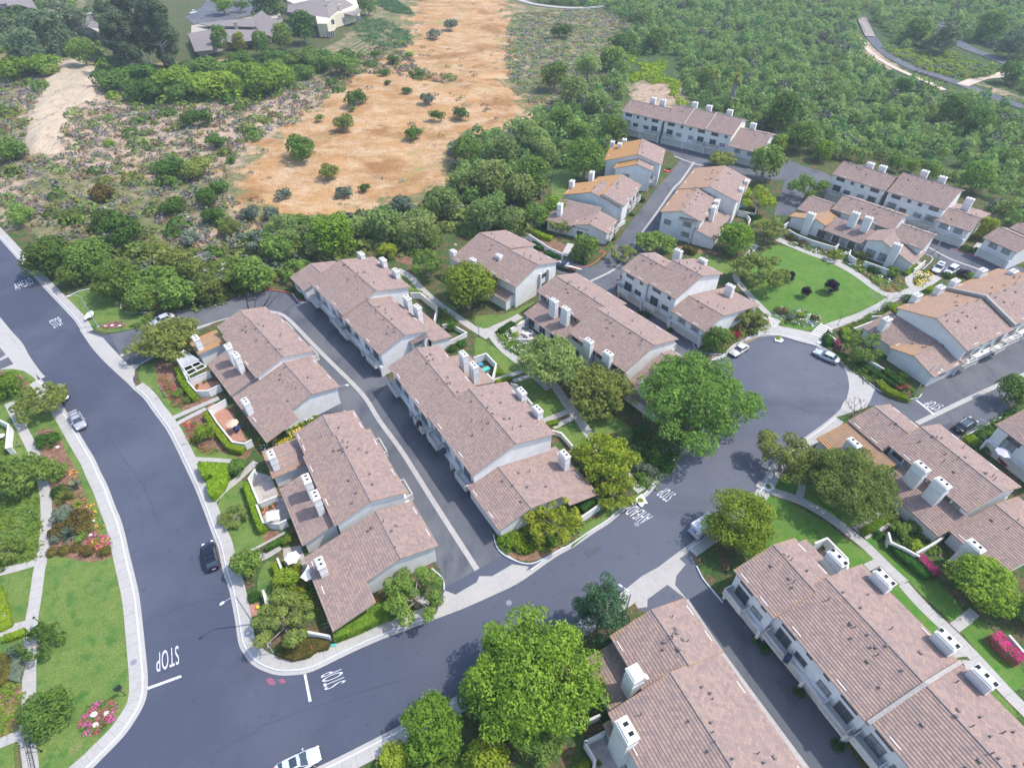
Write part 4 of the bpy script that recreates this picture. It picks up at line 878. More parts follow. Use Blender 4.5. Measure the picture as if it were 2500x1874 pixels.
# ---- J
h = House('long three-storey terrace at the top of the long lane, backed by woodland', Q('a3', (1325,1020),(1860,1140)), q('a3', 1990,1000), k=.36)
s = h.gable(q('a3', 1032,843), q('a3', 1390,905), q('a3', 965,940), 5.5, 7.2, lich=.03); h.vents(s, 8, 31); h.lane_side(s, 'L', 2, 14, z_mid=3.2)
s = h.gable(q('a3', 1408,883), q('a3', 1990,1003), q('a3', 1325,1020), 5.5, 7.2, lich=.03); h.vents(s, 11, 32); h.lane_side(s, 'L', 3, 15, z_mid=3.2)
for f in (.30, .62): h.firewall(s, s['s0']+(s['s1']-s['s0'])*f)
s = h.gable(q('a3', 1985,1085), q('a3', 2150,1180), q('a3', 1825,1225), 7.5, 4.6, lich=.02, k=.3, lapA=1, lapB=1); h.vents(s, 5, 33); h.lane_side(s, 'L', 1, 16)
for x, y, z in ((1230,822,9.9),(1312,838,9.9),(1582,860,9.9),(1702,888,9.9),(1878,925,9.9),(2075,1038,8.6)): h.chimney(q('a3', x, y), z, w=(1.7, 1.1))
h.done()
# ---- K
h = House('long three-storey woodland-edge terrace behind the one facing the oval lawn', Q('a4', (600,1470),(1050,1612)), q('a4', 1190,1455), k=.36)
s = h.gable(q('a4', 690,1360), q('a4', 1140,1492), q('a4', 600,1472), 5.5, 7.4, lich=.05); h.vents(s, 9, 34); h.lane_side(s, 'L', 2, 17, z_mid=3.3)
s = h.gable(q('a4', 1190,1455), q('a4', 1680,1605), q('a4', 1055,1614), 5.5, 7.4, lich=.02); h.vents(s, 9, 35); h.lane_side(s, 'L', 2, 18, z_mid=3.3)
s = h.gable(q('b4', 1555,160), q('b4', 1842,262), q('b4', 1465,270), q('b4', 1905,205), 4.6, k=.28, lapA=.6); h.vents(s, 5, 36); h.lane_side(s, 'L', 1, 19)
for x, y, z in ((925,1372,10.1),(1030,1398,10.1),(1385,1438,10.1),(1535,1488,10.1),(1765,1670,8.2)): h.chimney(q('a4', x, y), z, w=(1.7, 1.1))
h.done()
# ---- L
h = House('terrace facing the oval lawn with two tall chimneys above its lower roof', Q('b4', (600,175),(1085,345)), q('b4', 690,55), k=.34)
s = h.gable(q('b4', 690,58), q('b4', 1225,215), q('b4', 600,178), 5.0, 4.9, lich=.08); h.vents(s, 10, 37)
t = s['tl']+.49
for f in (.10, .48, .80): h.window(s['s0']+(s['s1']-s['s0'])*f, t, 3.55, 1.9, 1.0, -1, curtain=True)
sd_ = h.shed(q('b4', 510,352), q('b4', 962,512), 2.6, 5.3, 'L', k=.30, lich=.03)
for i in range(6): h.window(sd_['s0']+1.5+i*(sd_['s1']-sd_['s0']-3)/5, sd_['t']+.44, .35, 1.6, 1.8, -1, kind='patio_door', curtain=i % 2 == 0)
s = h.gable(q('b4', 1190,305), q('b4', 1455,400), q('b4', 1085,420), 3.0, 4.4, k=.34, lapA=.4); h.vents(s, 3, 38)
cr = h.cross(q('b4', 1015,440), q('b4', 1225,372), 3.4, q('b4', 1255,665), 2.6, k=.36, zr=5.3)
for dz, f in ((.5, -1.2), (.6, 1.6)): h.window(cr['tr']+f, cr['s0']+.29, dz, 1.9, 1.8, -1, kind='patio_door', curtain=True)
s = h.gable(q('b4', 400,62), q('b4', 640,110), q('b4', 330,185), 3.0, 3.6, k=.34, lich=.0)
cr = h.cross(q('b4', 460,262), q('b4', 610,175), 6.5, 2.6, 2.7, k=.25, lich=.55, zr=4.4)
h.window(cr['tr']-1.2, cr['s0']+.29, .9, 1.6, 1.2, -1); h.window(cr['tr']+2.2, cr['s0']+.29, .3, 1.8, 1.9, -1, kind='patio_door')
for x, y, z in ((425,205,5.8),(800,200,7.4),(910,240,7.4),(1155,465,6.2)): h.chimney(q('b4', x, y), z, w=(1.7, 1.1))
h.done()
# ---- M
h = House('small part of a white terrace at the right edge beside steps and a clipped tree', Q('e4', (1810,545),(2130,690)), q('e4', 1940,415), k=.32)
s = h.gable(q('e4', 1940,415), q('e4', 2330,570), q('e4', 1810,548), 4.6, 4.7, lich=.06); h.lane_side(s, 'L', 1, 20)
s = h.gable(q('e4', 2140,370), q('e4', 2500,500), q('e4', 2060,430), 4.5, 5.2, lich=.02)
h.done()
# ---- N
h = House('big terrace right of the turning circle, brown lichen and a raised firewall on its roof', Q('b4', (1470,1095),(1850,935)), q('b4', 1715,1380), k=.32)
s = h.gable(q('b4', 1470,1095), q('b4', 1865,928), q('b4', 1140,1002), q('b4', 1715,1380), 5.9, lich=.02, lichL=.40); h.vents(s, 12, 39); h.lane_side(s, 'R', 2, 21); sN = s
s = h.gable(q('b4', 1885,920), q('b4', 2330,735), q('b4', 1640,815), q('b4', 2100,1172), 6.3, lich=.02, lichL=.40, lapA=.2); h.vents(s, 12, 40); h.lane_side(s, 'R', 2, 22); h.firewall(s, s['s0']+.1, .5, .55)
s = h.gable(q('b4', 1280,1410), q('b4', 1500,1290), q('b4', 1065,1342), q('b4', 1440,1597), 2.9, k=.3, lich=.05, lichL=.5, lapB=1.5); h.vents(s, 4, 41); h.lane_side(s, 'R', 1, 23)
h.endshed(q('b4', 820,1185), q('b4', 1240,1400), 2.6, None, sN['s0']+.35, lap=1.0)
for x, y, z in ((1870,678,8.2),(2130,688,8.2),(1640,768,8.0),(1515,822,8.0),(1320,888,7.8),(1065,1092,5.8)): h.chimney(q('b4', x, y), z, w=(1.7, 1.1))
h.done()
# ---- O
h = House('terrace on the right behind twin olive trees, with two broad stepped chimneys', Q('c4', (1335,420),(2030,970)), q('c4', 2180,920), k=.30)
s = h.gable(q('c4', 945,245), q('c4', 1225,472), q('c4', 735,378), q('c4', 1300,402), 4.3, lich=.08, lapB=.5); h.vents(s, 3, 42)
h.shed(q('c4', 440,525), q('c4', 880,880), 2.7, 6.0, 'L', k=.22, lich=.5)
s = h.gable(q('c4', 1335,420), q('c4', 2030,972), q('c4', 1085,590), q('c4', 2180,920), 5.2, lich=.06); h.vents(s, 14, 43); h.garden_side(s, 'L', 3); h.lane_side(s, 'R', 2, 24)
h.shed(q('c4', 960,880), q('c4', 1500,1342), 2.6, 5.2, 'L', k=.28)
s = h.gable(q('c4', 1985,1090), q('c4', 2400,1450), q('c4', 1570,1290), q('c4', 2330,1140), 2.8, k=.25, lapA=.4); h.vents(s, 7, 44)
for x, y, z in ((1360,745,7.6),(1535,885,7.6),(1815,1415,5.4),(785,545,5.6)): h.chimney(q('c4', x, y), z, w=(2.0, 1.1))
h.done()
# ---- P
h = House('white terrace cut by the right edge, with a lavender parasol at its foot', Q('c4', (2010,425),(2211,575)), q('c4', 2211,265), k=.30)
s = h.gable(q('c4', 2250,250), q('c4', 2800,640), q('c4', 2008,427), 5.0, 5.6, lich=.08); h.lane_side(s, 'L', 1, 25, balc=False)
h.done()
# ---- Q
h = House('huge nearest terrace at the bottom right with broad chimneys over the lawn path', Q('d4', (570,90),(1350,925)), q('d4', 1650,770), k=.30)
s = h.gable(q('c4', 92,1415), q('d4', 425,185), q('d3', 1915,5), q('c4', 265,1345), 6.6, lich=.08); h.vents(s, 8, 45); h.lane_side(s, 'L', 1, 26, z_mid=3.0, slats=False)
h.shed(q('c4', 385,1360), q('c4', 565,1590), 4.6, 2.4, 'R', k=.2)
s = h.gable(q('d4', 570,92), q('d4', 1365,940), q('d4', 152,398), q('d4', 905,0), 6.6, lich=.02, lapA=.6, lapB=.3); h.vents(s, 18, 46); h.lane_side(s, 'L', 2, 27, z_mid=3.0)
h.firewall(s, s['s1']-.15, .42, .35)
s = h.gable(q('d4', 1385,965), q('d4', 2500,2150), q('d4', 955,1312), q('d4', 1700,800), 6.7, lich=.02, lapA=.8); h.vents(s, 20, 47); h.lane_side(s, 'L', 2, 28, z_mid=3.0, slats=False)
for k, x, y, z in (('c4',650,1515,7.9),('d4',1045,45,8.8),('d4',1580,565,8.8),('d4',1895,880,8.8)): h.chimney(q(k, x, y), z, w=(2.3, 1.2), flues=3)
h.done()
# ---- R
h = House('terrace at the bottom centre beside the pine, with huge square chimneys', Q('d3', (1370,850),(1880,1640)), q('d3', 2211,1290), k=.30)
s = h.gable(q('d3', 1208,322), q('d3', 1525,800), q('d3', 895,608), q('d3', 1475,213), 5.6, lich=.06, lichL=.12); h.vents(s, 12, 48)
s2 = h.gable(q('d3', 1368,852), q('d3', 2500,2500), q('d3', 842,1192), q('d3', 1795,690), 5.6, lich=.02, lichL=.08); h.vents(s2, 26, 49)
h.shed(q('d3', 690,720), q('d3', 800,1215), 3.0, 4.6, 'L', k=.2)
h.shed(q('d3', 795,1290), q('d3', 880,1430), 2.8, 1.6, 'L', k=.25)
h.chimney(q('d3', 1080,850), 8.6, w=(1.6, 1.4), flues=0); h.chimney(q('d3', 1010,1330), 8.4, w=(2.3, 1.3), flues=2)
h.done()
dish('d3', 1155,900,7.9, 'white satellite dish on the square chimney of the bottom centre terrace')
dish('b2', 1700,488,5.4, 'satellite dish beside the far left chimney of the orange-edged terrace')
dish('b2', 1878,570,5.4, 'satellite dish by the middle chimney of the orange-edged terrace')
dish('b3', 1672,590,7.2, 'satellite dish on the chimney above the workers')
dish('e6', 1092,395,6.6, 'satellite dish on the chimney of the terrace standing alone')
dish('b4', 1110,1100,4.9, 'satellite dish on the low chimney right of the turning circle')

# ---- hilltop houses, upper left
def hill_house(label, body, zb, roofs, wallmat, roofmat, chims=(), wins=()):
    base = G(body[0], .5); r = empty('hilltop_house', base); tag(r, label, 'house', 'grey-roofed houses on the hilltop')
    loc = lambda p, z: tuple(G(p, z)-Vector((base.x, base.y, 0)))
    m = MB(); m.prism([loc(p, 0) for p in body], .3, zb); m.build('wall', wallmat, r)
    for R in roofs:
        m = MB()
        for f in R: m.poly([loc(p, z) for p, z in f])
        o = m.build('roof', roofmat, r); md = o.modifiers.new('thick', 'SOLIDIFY'); md.thickness = .3; md.offset = -1
    for p, z in chims:
        m = MB(); x, y, _ = loc(p, z); m.box((x, y, z/2), (1.5, 1.0, z), .3); m.box((x, y, z), (1.7, 1.2, .2), .3); m.build('chimney', wallmat, r)
    for p, z, w_, hh, rz in wins:
        m = MB(); x, y, _ = loc(p, z); m.box((x, y, z), (w_, .2, hh), rz); 
        for e in range(-2, 3): m.box((x+math.cos(rz)*e*w_/4, y+math.sin(rz)*e*w_/4, z), (.12, .3, hh), rz, 1)
        m.build('window', [GLASS, WHITE], r)
GREYROOF = multi('shake_roof', [(.27,.235,.225), ((.20,.175,.17), 1.5, .4, .6, (1, 3, 1))], rough=.9)
TAUPE = plain('taupe_siding', (.42,.37,.31), .9, var=.1); CREAM = plain('cream_siding', (.62,.57,.43), .9, var=.1)
def A1(*p): return Q('a1', *p)
def rp(k, L, z): return [(q(k, x, y), zz) for (x, y), zz in zip(L, z)]
hill_house('grey-roofed house left of the eucalyptus clump, mostly hidden', A1((700,250),(930,250),(990,400),(960,420),(800,330),(720,300)), 4.2,
   [[rp('a1', [(690,237),(930,260),(900,150),(760,110)], [4.2,4.2,6.5,6.5]), rp('a1', [(690,237),(760,110),(700,130),(670,190)], [4.2,6.5,5,4.2]), rp('a1', [(930,260),(1000,330),(960,170),(900,150)], [4.2,4.2,5.5,6.5])]],
   TAUPE, GREYROOF, [(q('a1', 760,130), 8)], [(q('a1', 870,280), 2.6, 3, 1.6, 0)])
hill_house('low grey-roofed house in the centre of the hilltop with clerestory windows', A1((1640,300),(1780,270),(2211,290),(2300,380),(2100,400),(1900,440),(1700,500),(1640,420)), 3.6,
   [[rp('a1', [(1590,300),(1780,265),(1800,440),(1650,455)], [3.6,4.6,3.8,3.0])], [rp('a1', [(1665,215),(2150,165),(2160,245),(1760,235)], [4.6,6.6,5.8,4.8])],
    [rp('a1', [(1770,262),(2180,270),(2230,350),(1960,380),(1810,340)], [4.8,4.6,3.4,3.2,3.6])], [rp('a1', [(2120,170),(2211,105),(2330,200),(2300,330),(2190,290)], [5.6,7.0,6.2,4.4,4.4])]],
   TAUPE, GREYROOF, [(q('a1', 1985,200), 7.4)], [(q('a1', 1850,245), 5.0, 4.5, 1.0, .1), (q('a1', 2110,225), 5.4, 4.5, 1.3, .1)])
A2 = lambda *p: Q('a2', *p)
hill_house('two-storey cream house with large white windows at the end of the hilltop row', A2((300,120),(540,240),(560,330),(640,330),(700,250),(860,200),(900,170),(860,60),(600,10),(400,40)), 5.8,
   [[rp('a2', [(280,110),(640,165),(690,110),(600,0),(380,90)], [5.8,5.8,6.2,9.0,6.5]), rp('a2', [(280,110),(380,90),(600,0),(480,10),(290,50)], [5.8,6.5,9.0,8.6,6.5]), rp('a2', [(600,0),(690,110),(720,90),(680,0)], [9,6.2,6.2,8.6])],
    [rp('a2', [(650,60),(780,130),(840,145),(910,100),(760,0),(660,0)], [7.4,5.0,4.6,4.6,7.2,8.0])]],
   CREAM, GREYROOF, [(q('a2', 625,15), 10), (q('a2', 725,50), 8)], [(q('a2', 640,200), 4.6, 4.6, 1.9, .55), (q('a2', 590,210), 4.6, 2.4, 1.8, -.9), (q('a2', 880,170), 2.4, 3, 2.2, .6), (q('a2', 645,300), 1.6, 4, 2.2, .55), (q('a2', 760,180), 2.6, 2.2, 2, .6)])
hill_house('small grey gabled house behind the round tree left of the cream house', A2((-60,240),(240,200),(250,330),(20,370)), 4.0,
   [[rp('a2', [(20,290),(250,290),(240,160),(10,180)], [4,4,6,6])], [rp('a2', [(-20,200),(60,110),(150,160),(10,180)], [5,6.6,5.6,5])]], TAUPE, GREYROOF, [(q('a2', 215,140), 7.4)], [(q('a2', 140,330), 2.2, 2, 1.4, .1)])
hill_house('grey roof cut by the top edge of the photo left of the cream house', A2((280,-20),(560,-20),(560,30),(300,30)), 4.5, [[rp('a2', [(280,25),(560,30),(560,-40),(270,-40)], [4.5,4.5,6.5,6.5])]], TAUPE, GREYROOF)
hill_house('dark grey roofs at the top left corner, partly behind olive trees', A1((-50,-30),(200,-30),(260,90),(60,110),(-50,60)), 4.2, [[rp('a1', [(-60,50),(70,40),(90,-20),(-60,-60)], [4,4,5.5,5.5])], [rp('a1', [(60,60),(160,50),(330,100),(240,-40),(70,-40)], [4,4,3.6,5,5.5])]], TAUPE, GREYROOF)
# ------------------------------------------------------------------ foliage
def leaf_cloud(C, Nrm, size, rng, aspect=.6, up=0.0):
    "one small four-cornered leaf spray per point; C (n,3) centres, Nrm (n,3) facing"
    n = len(C); a = rng.normal(size=(n, 3)); Nn = Nrm/np.linalg.norm(Nrm, axis=1, keepdims=True)
    a -= (a*Nn).sum(1, keepdims=True)*Nn; a /= np.linalg.norm(a, axis=1, keepdims=True); b = np.cross(Nn, a)
    s = size*rng.uniform(.6, 1.35, (n, 1)) if np.isscalar(size) else size[:, None]*rng.uniform(.6, 1.35, (n, 1))
    return np.stack([C-a*s, C-b*s*aspect+Nn*s*.15, C+a*s, C+b*s*aspect+Nn*s*.15], 1)
def quads_mesh(name, Qd, mats, mi=None, extra=None):
    "Qd (n,4,3) -> mesh; extra = (verts, faces, material index)"
    n = len(Qd); V = Qd.reshape(-1, 3); me = bpy.data.meshes.new(name); ev = ef = None
    nv, nl = n*4, n*4; loops = np.arange(n*4); ls = np.arange(0, n*4, 4); lt = np.full(n, 4); MI = np.zeros(n, int) if mi is None else mi
    if extra:
        EV = np.array(extra[0], float); V = np.vstack([V, EV]); el = [i+nv for f in extra[1] for i in f]; k = nl
        loops = np.concatenate([loops, el]); st = []; 
        for f in extra[1]: st.append(k); k += len(f)
        ls = np.concatenate([ls, st]); lt = np.concatenate([lt, [len(f) for f in extra[1]]]); MI = np.concatenate([MI, np.full(len(extra[1]), extra[2])])
    me.vertices.add(len(V)); me.vertices.foreach_set('co', V.ravel()); me.loops.add(len(loops)); me.loops.foreach_set('vertex_index', loops.astype(np.int32))
    me.polygons.add(len(ls)); me.polygons.foreach_set('loop_start', ls.astype(np.int32)); me.polygons.foreach_set('loop_total', lt.astype(np.int32))
    me.polygons.foreach_set('material_index', MI.astype(np.int32)); me.update(calc_edges=True)
    for m in mats: me.materials.append(m)
    return me
def lobes_points(L, n, rng, up=.25, shell=.32):
    "points on the outer shells of a set of ellipsoid lobes (x,y,z,rx,ry,rz)"
    L = np.array(L); wgt = (L[:, 3]*L[:, 4]*L[:, 5])**(2/3); k = rng.choice(len(L), n, p=wgt/wgt.sum())
    d = rng.normal(size=(n, 3)); d[:, 2] = d[:, 2]+up; d /= np.linalg.norm(d, axis=1, keepdims=True)
    r = 1-shell*rng.rand(n, 1)**1.6; P = L[k, :3]+d*L[k, 3:]*r; nr = d/L[k, 3:]; nr /= np.linalg.norm(nr, axis=1, keepdims=True)
    return P, nr
def make_lobes(kind, rng):
    "crown of radius 1, standing on z=0..hz; returns lobes"
    L = []
    if kind == 'round':     # dense, billowing
        for i in range(30):
            a, e = rng.uniform(0, 6.28), rng.uniform(-.35, 1.0); r = .62*math.cos(e*1.2)*rng.uniform(.75, 1.05)
            L.append((r*math.cos(a), r*math.sin(a), .75+.62*math.sin(e*1.4), *([rng.uniform(.22, .36)]*2), rng.uniform(.18, .28)))
        L.append((0, 0, .75, .6, .6, .5))
    elif kind == 'loose':   # open, uneven, gaps
        for i in range(26):
            a = rng.uniform(0, 6.28); r = math.sqrt(rng.rand())*.82; z = .55+.65*rng.rand()*(1-r*.5)
            s = rng.uniform(.12, .27); L.append((r*math.cos(a), r*math.sin(a), z, s, s*rng.uniform(.7, 1.2), s*.7))
    elif kind == 'wide':    # spreading
        for i in range(34):
            a = rng.uniform(0, 6.28); r = math.sqrt(rng.rand())*.84; z = .75-.35*r*r+.22*rng.rand()
            s = rng.uniform(.14, .27); L.append((r*math.cos(a), r*math.sin(a), z, s, s, s*.62))
    elif kind == 'big':     # large, irregular, layered crown
        for i in range(84):
            a = rng.uniform(0, 6.28); r = math.sqrt(rng.rand())*.86*(1+.12*math.sin(3*a+1)); z = .35+.75*math.sqrt(max(0, 1-r*r))*(.35+.65*rng.rand())
            s = rng.uniform(.10, .22); L.append((r*math.cos(a), r*math.sin(a), z, s*rng.uniform(.9, 1.4), s, s*.62))
        L.append((0, 0, .62, .66, .66, .42)); L.append((.2, .15, .8, .42, .42, .34))
    elif kind == 'tall':   # eucalyptus columns
        for i in range(40):
            z = rng.uniform(.7, 3.4); r = .75*math.sqrt(rng.rand())*(1-.12*abs(z-2)); a = rng.uniform(0, 6.28); s = rng.uniform(.16, .34)
            L.append((r*math.cos(a), r*math.sin(a), z, s, s, s*1.1))
    elif kind == 'pine':
        for i in range(60):
            z = rng.uniform(.25, 2.2); R = (1-.24*z)*1.25; a = rng.uniform(0, 6.28); r = R*rng.uniform(.35, 1); L.append((r*math.cos(a), r*math.sin(a), z, .26, .26, .2))
    elif kind == 'shrub':
        for i in range(12):
            a = rng.uniform(0, 6.28); r = rng.uniform(0, .6); s = rng.uniform(.25, .42); L.append((r*math.cos(a), r*math.sin(a), .35+.3*rng.rand(), s, s, s*.8))
    elif kind == 'mound':
        L.append((0, 0, .25, .9, .9, .5))
        for i in range(8):
            a = rng.uniform(0, 6.28); r = rng.uniform(.2, .6); s = rng.uniform(.25, .4); L.append((r*math.cos(a), r*math.sin(a), .35, s, s, s*.9))
    return L
CROWN = {}
def crown_mesh(kind, leaf, n, size, seed, up=.25, shell=.32):
    key = (kind, leaf, n, seed)
    if key in CROWN: return CROWN[key]
    rng = np.random.RandomState(seed*17+len(kind)); L = make_lobes(kind, rng); P, nr = lobes_points(L, n, rng, up, shell)
    if kind == 'tall' or leaf == 'willow': jit = .9
    elif kind == 'big': jit = .6
    else: jit = .42
    nr = nr + rng.normal(size=nr.shape)*jit
    me = quads_mesh('crown', leaf_cloud(P, nr, size, rng, .5 if kind != 'pine' else .45), [LEAF[leaf]]); CROWN[key] = me; return me
TRUNK = {}
def trunk_mesh(kind, seed, pale=False):
    key = (kind, seed, pale)
    if key in TRUNK: return TRUNK[key]
    r = random.Random(seed*31+7); m = MB(); top = {'tall': 2.9, 'pine': 2.2, 'round': .8, 'loose': .8, 'wide': .62}.get(kind, .6)
    lean = (r.uniform(-.06, .06), r.uniform(-.06, .06)); w_ = .055 if kind != 'tall' else .05
    pts = [(lean[0]*i, lean[1]*i, -.05+top*i/4) for i in range(5)]
    m.tube(pts, [w_*1.35, w_, w_*.8, w_*.6, w_*.3], 7)
    nb = {'tall': 9, 'pine': 6}.get(kind, 6)
    for i in range(nb):
        a = i*6.283/nb+r.uniform(-.3, .3); z0 = top*r.uniform(.38, .7); R = r.uniform(.35, .75); z1 = z0+r.uniform(.15, .4)
        m.tube([(0, 0, z0), (R*.5*math.cos(a), R*.5*math.sin(a), (z0+z1)/2), (R*math.cos(a), R*math.sin(a), z1)], [w_*.5, w_*.32, w_*.12], 5, cap=False)
    me = bpy.data.meshes.new('trunk'); me.from_pydata(m.v, [], m.f); me.materials.append(BARKW if pale else BARKT); TRUNK[key] = me; return me
HZ = {'big': 1.15, 'round': 1.25, 'loose': 1.15, 'wide': .95, 'tall': 3.6, 'pine': 2.6}
ntree = [0]
def tree(p, r_px, kind, leaf, label, name='tree', cat='tree', group='trees among the terraces', zc=None, hs=1.0, n=None, pale=False, zmin=None, seed=None):
    "p = middle of the crown as surveyed, r_px = crown radius there"
    ntree[0] += 1; sd = ntree[0] if seed is None else seed; rad = r_px/pxm(p, 3)
    zc_ = rad*HZ[kind]*hs*.55 if zc is None else zc
    rad = r_px/pxm(p, zc_); c = G(p, zc_); g = hz1(c.x, c.y); g = max(g, .05) if g < .2 else g
    rpx = r_px*.41; N_ = n or int(min(30000, max(900, rpx*rpx*3.2))); N_ = 22000 if N_ > 7500 else 9000 if N_ > 5200 else 5200 if N_ > 3500 else 3000 if N_ > 1900 else 1600
    size = {22000: .026, 9000: .036, 5200: .052, 3000: .062, 1600: .085}[N_]
    r = empty(name, (c.x, c.y, g), (sd*2.39) % 6.28); r.scale = (rad, rad, rad*hs); tag(r, label, cat, group)
    cm = crown_mesh(kind, leaf, N_, size*(.8 if kind == 'loose' else 2.1 if kind == 'tall' else 1.35 if kind == 'pine' else 1), sd % 3, shell=.32 if kind not in ('tall',) else .5)
    o = bpy.data.objects.new('crown', cm); SC.collection.objects.link(o); o.parent = r
    t = bpy.data.objects.new('trunk', trunk_mesh(kind, sd % 3, pale)); SC.collection.objects.link(t); t.parent = r
    return r
def shrub(p, r_px, leaf, label, kind='shrub', name='shrub', cat='shrub', group=None, hs=1.0, n=None, z0=None):
    rad = 1.15*r_px/pxm(p, 1); c = G(p, rad*.4*hs); g = hz1(c.x, c.y) if z0 is None else z0; ntree[0] += 1
    N_ = 1600 if r_px > 28 else 800 if r_px > 14 else 380
    me = crown_mesh(kind, leaf, N_, {1600: .075, 800: .10, 380: .14}[N_], ntree[0] % 3, up=.5)
    o = bpy.data.objects.new(name, me); SC.collection.objects.link(o); o.location = (c.x, c.y, max(g, .1) if g < .3 else g); o.scale = (rad, rad, rad*hs)
    o.rotation_euler = (0, 0, (ntree[0]*2.39) % 6.28); tag(o, label, cat, group); return o

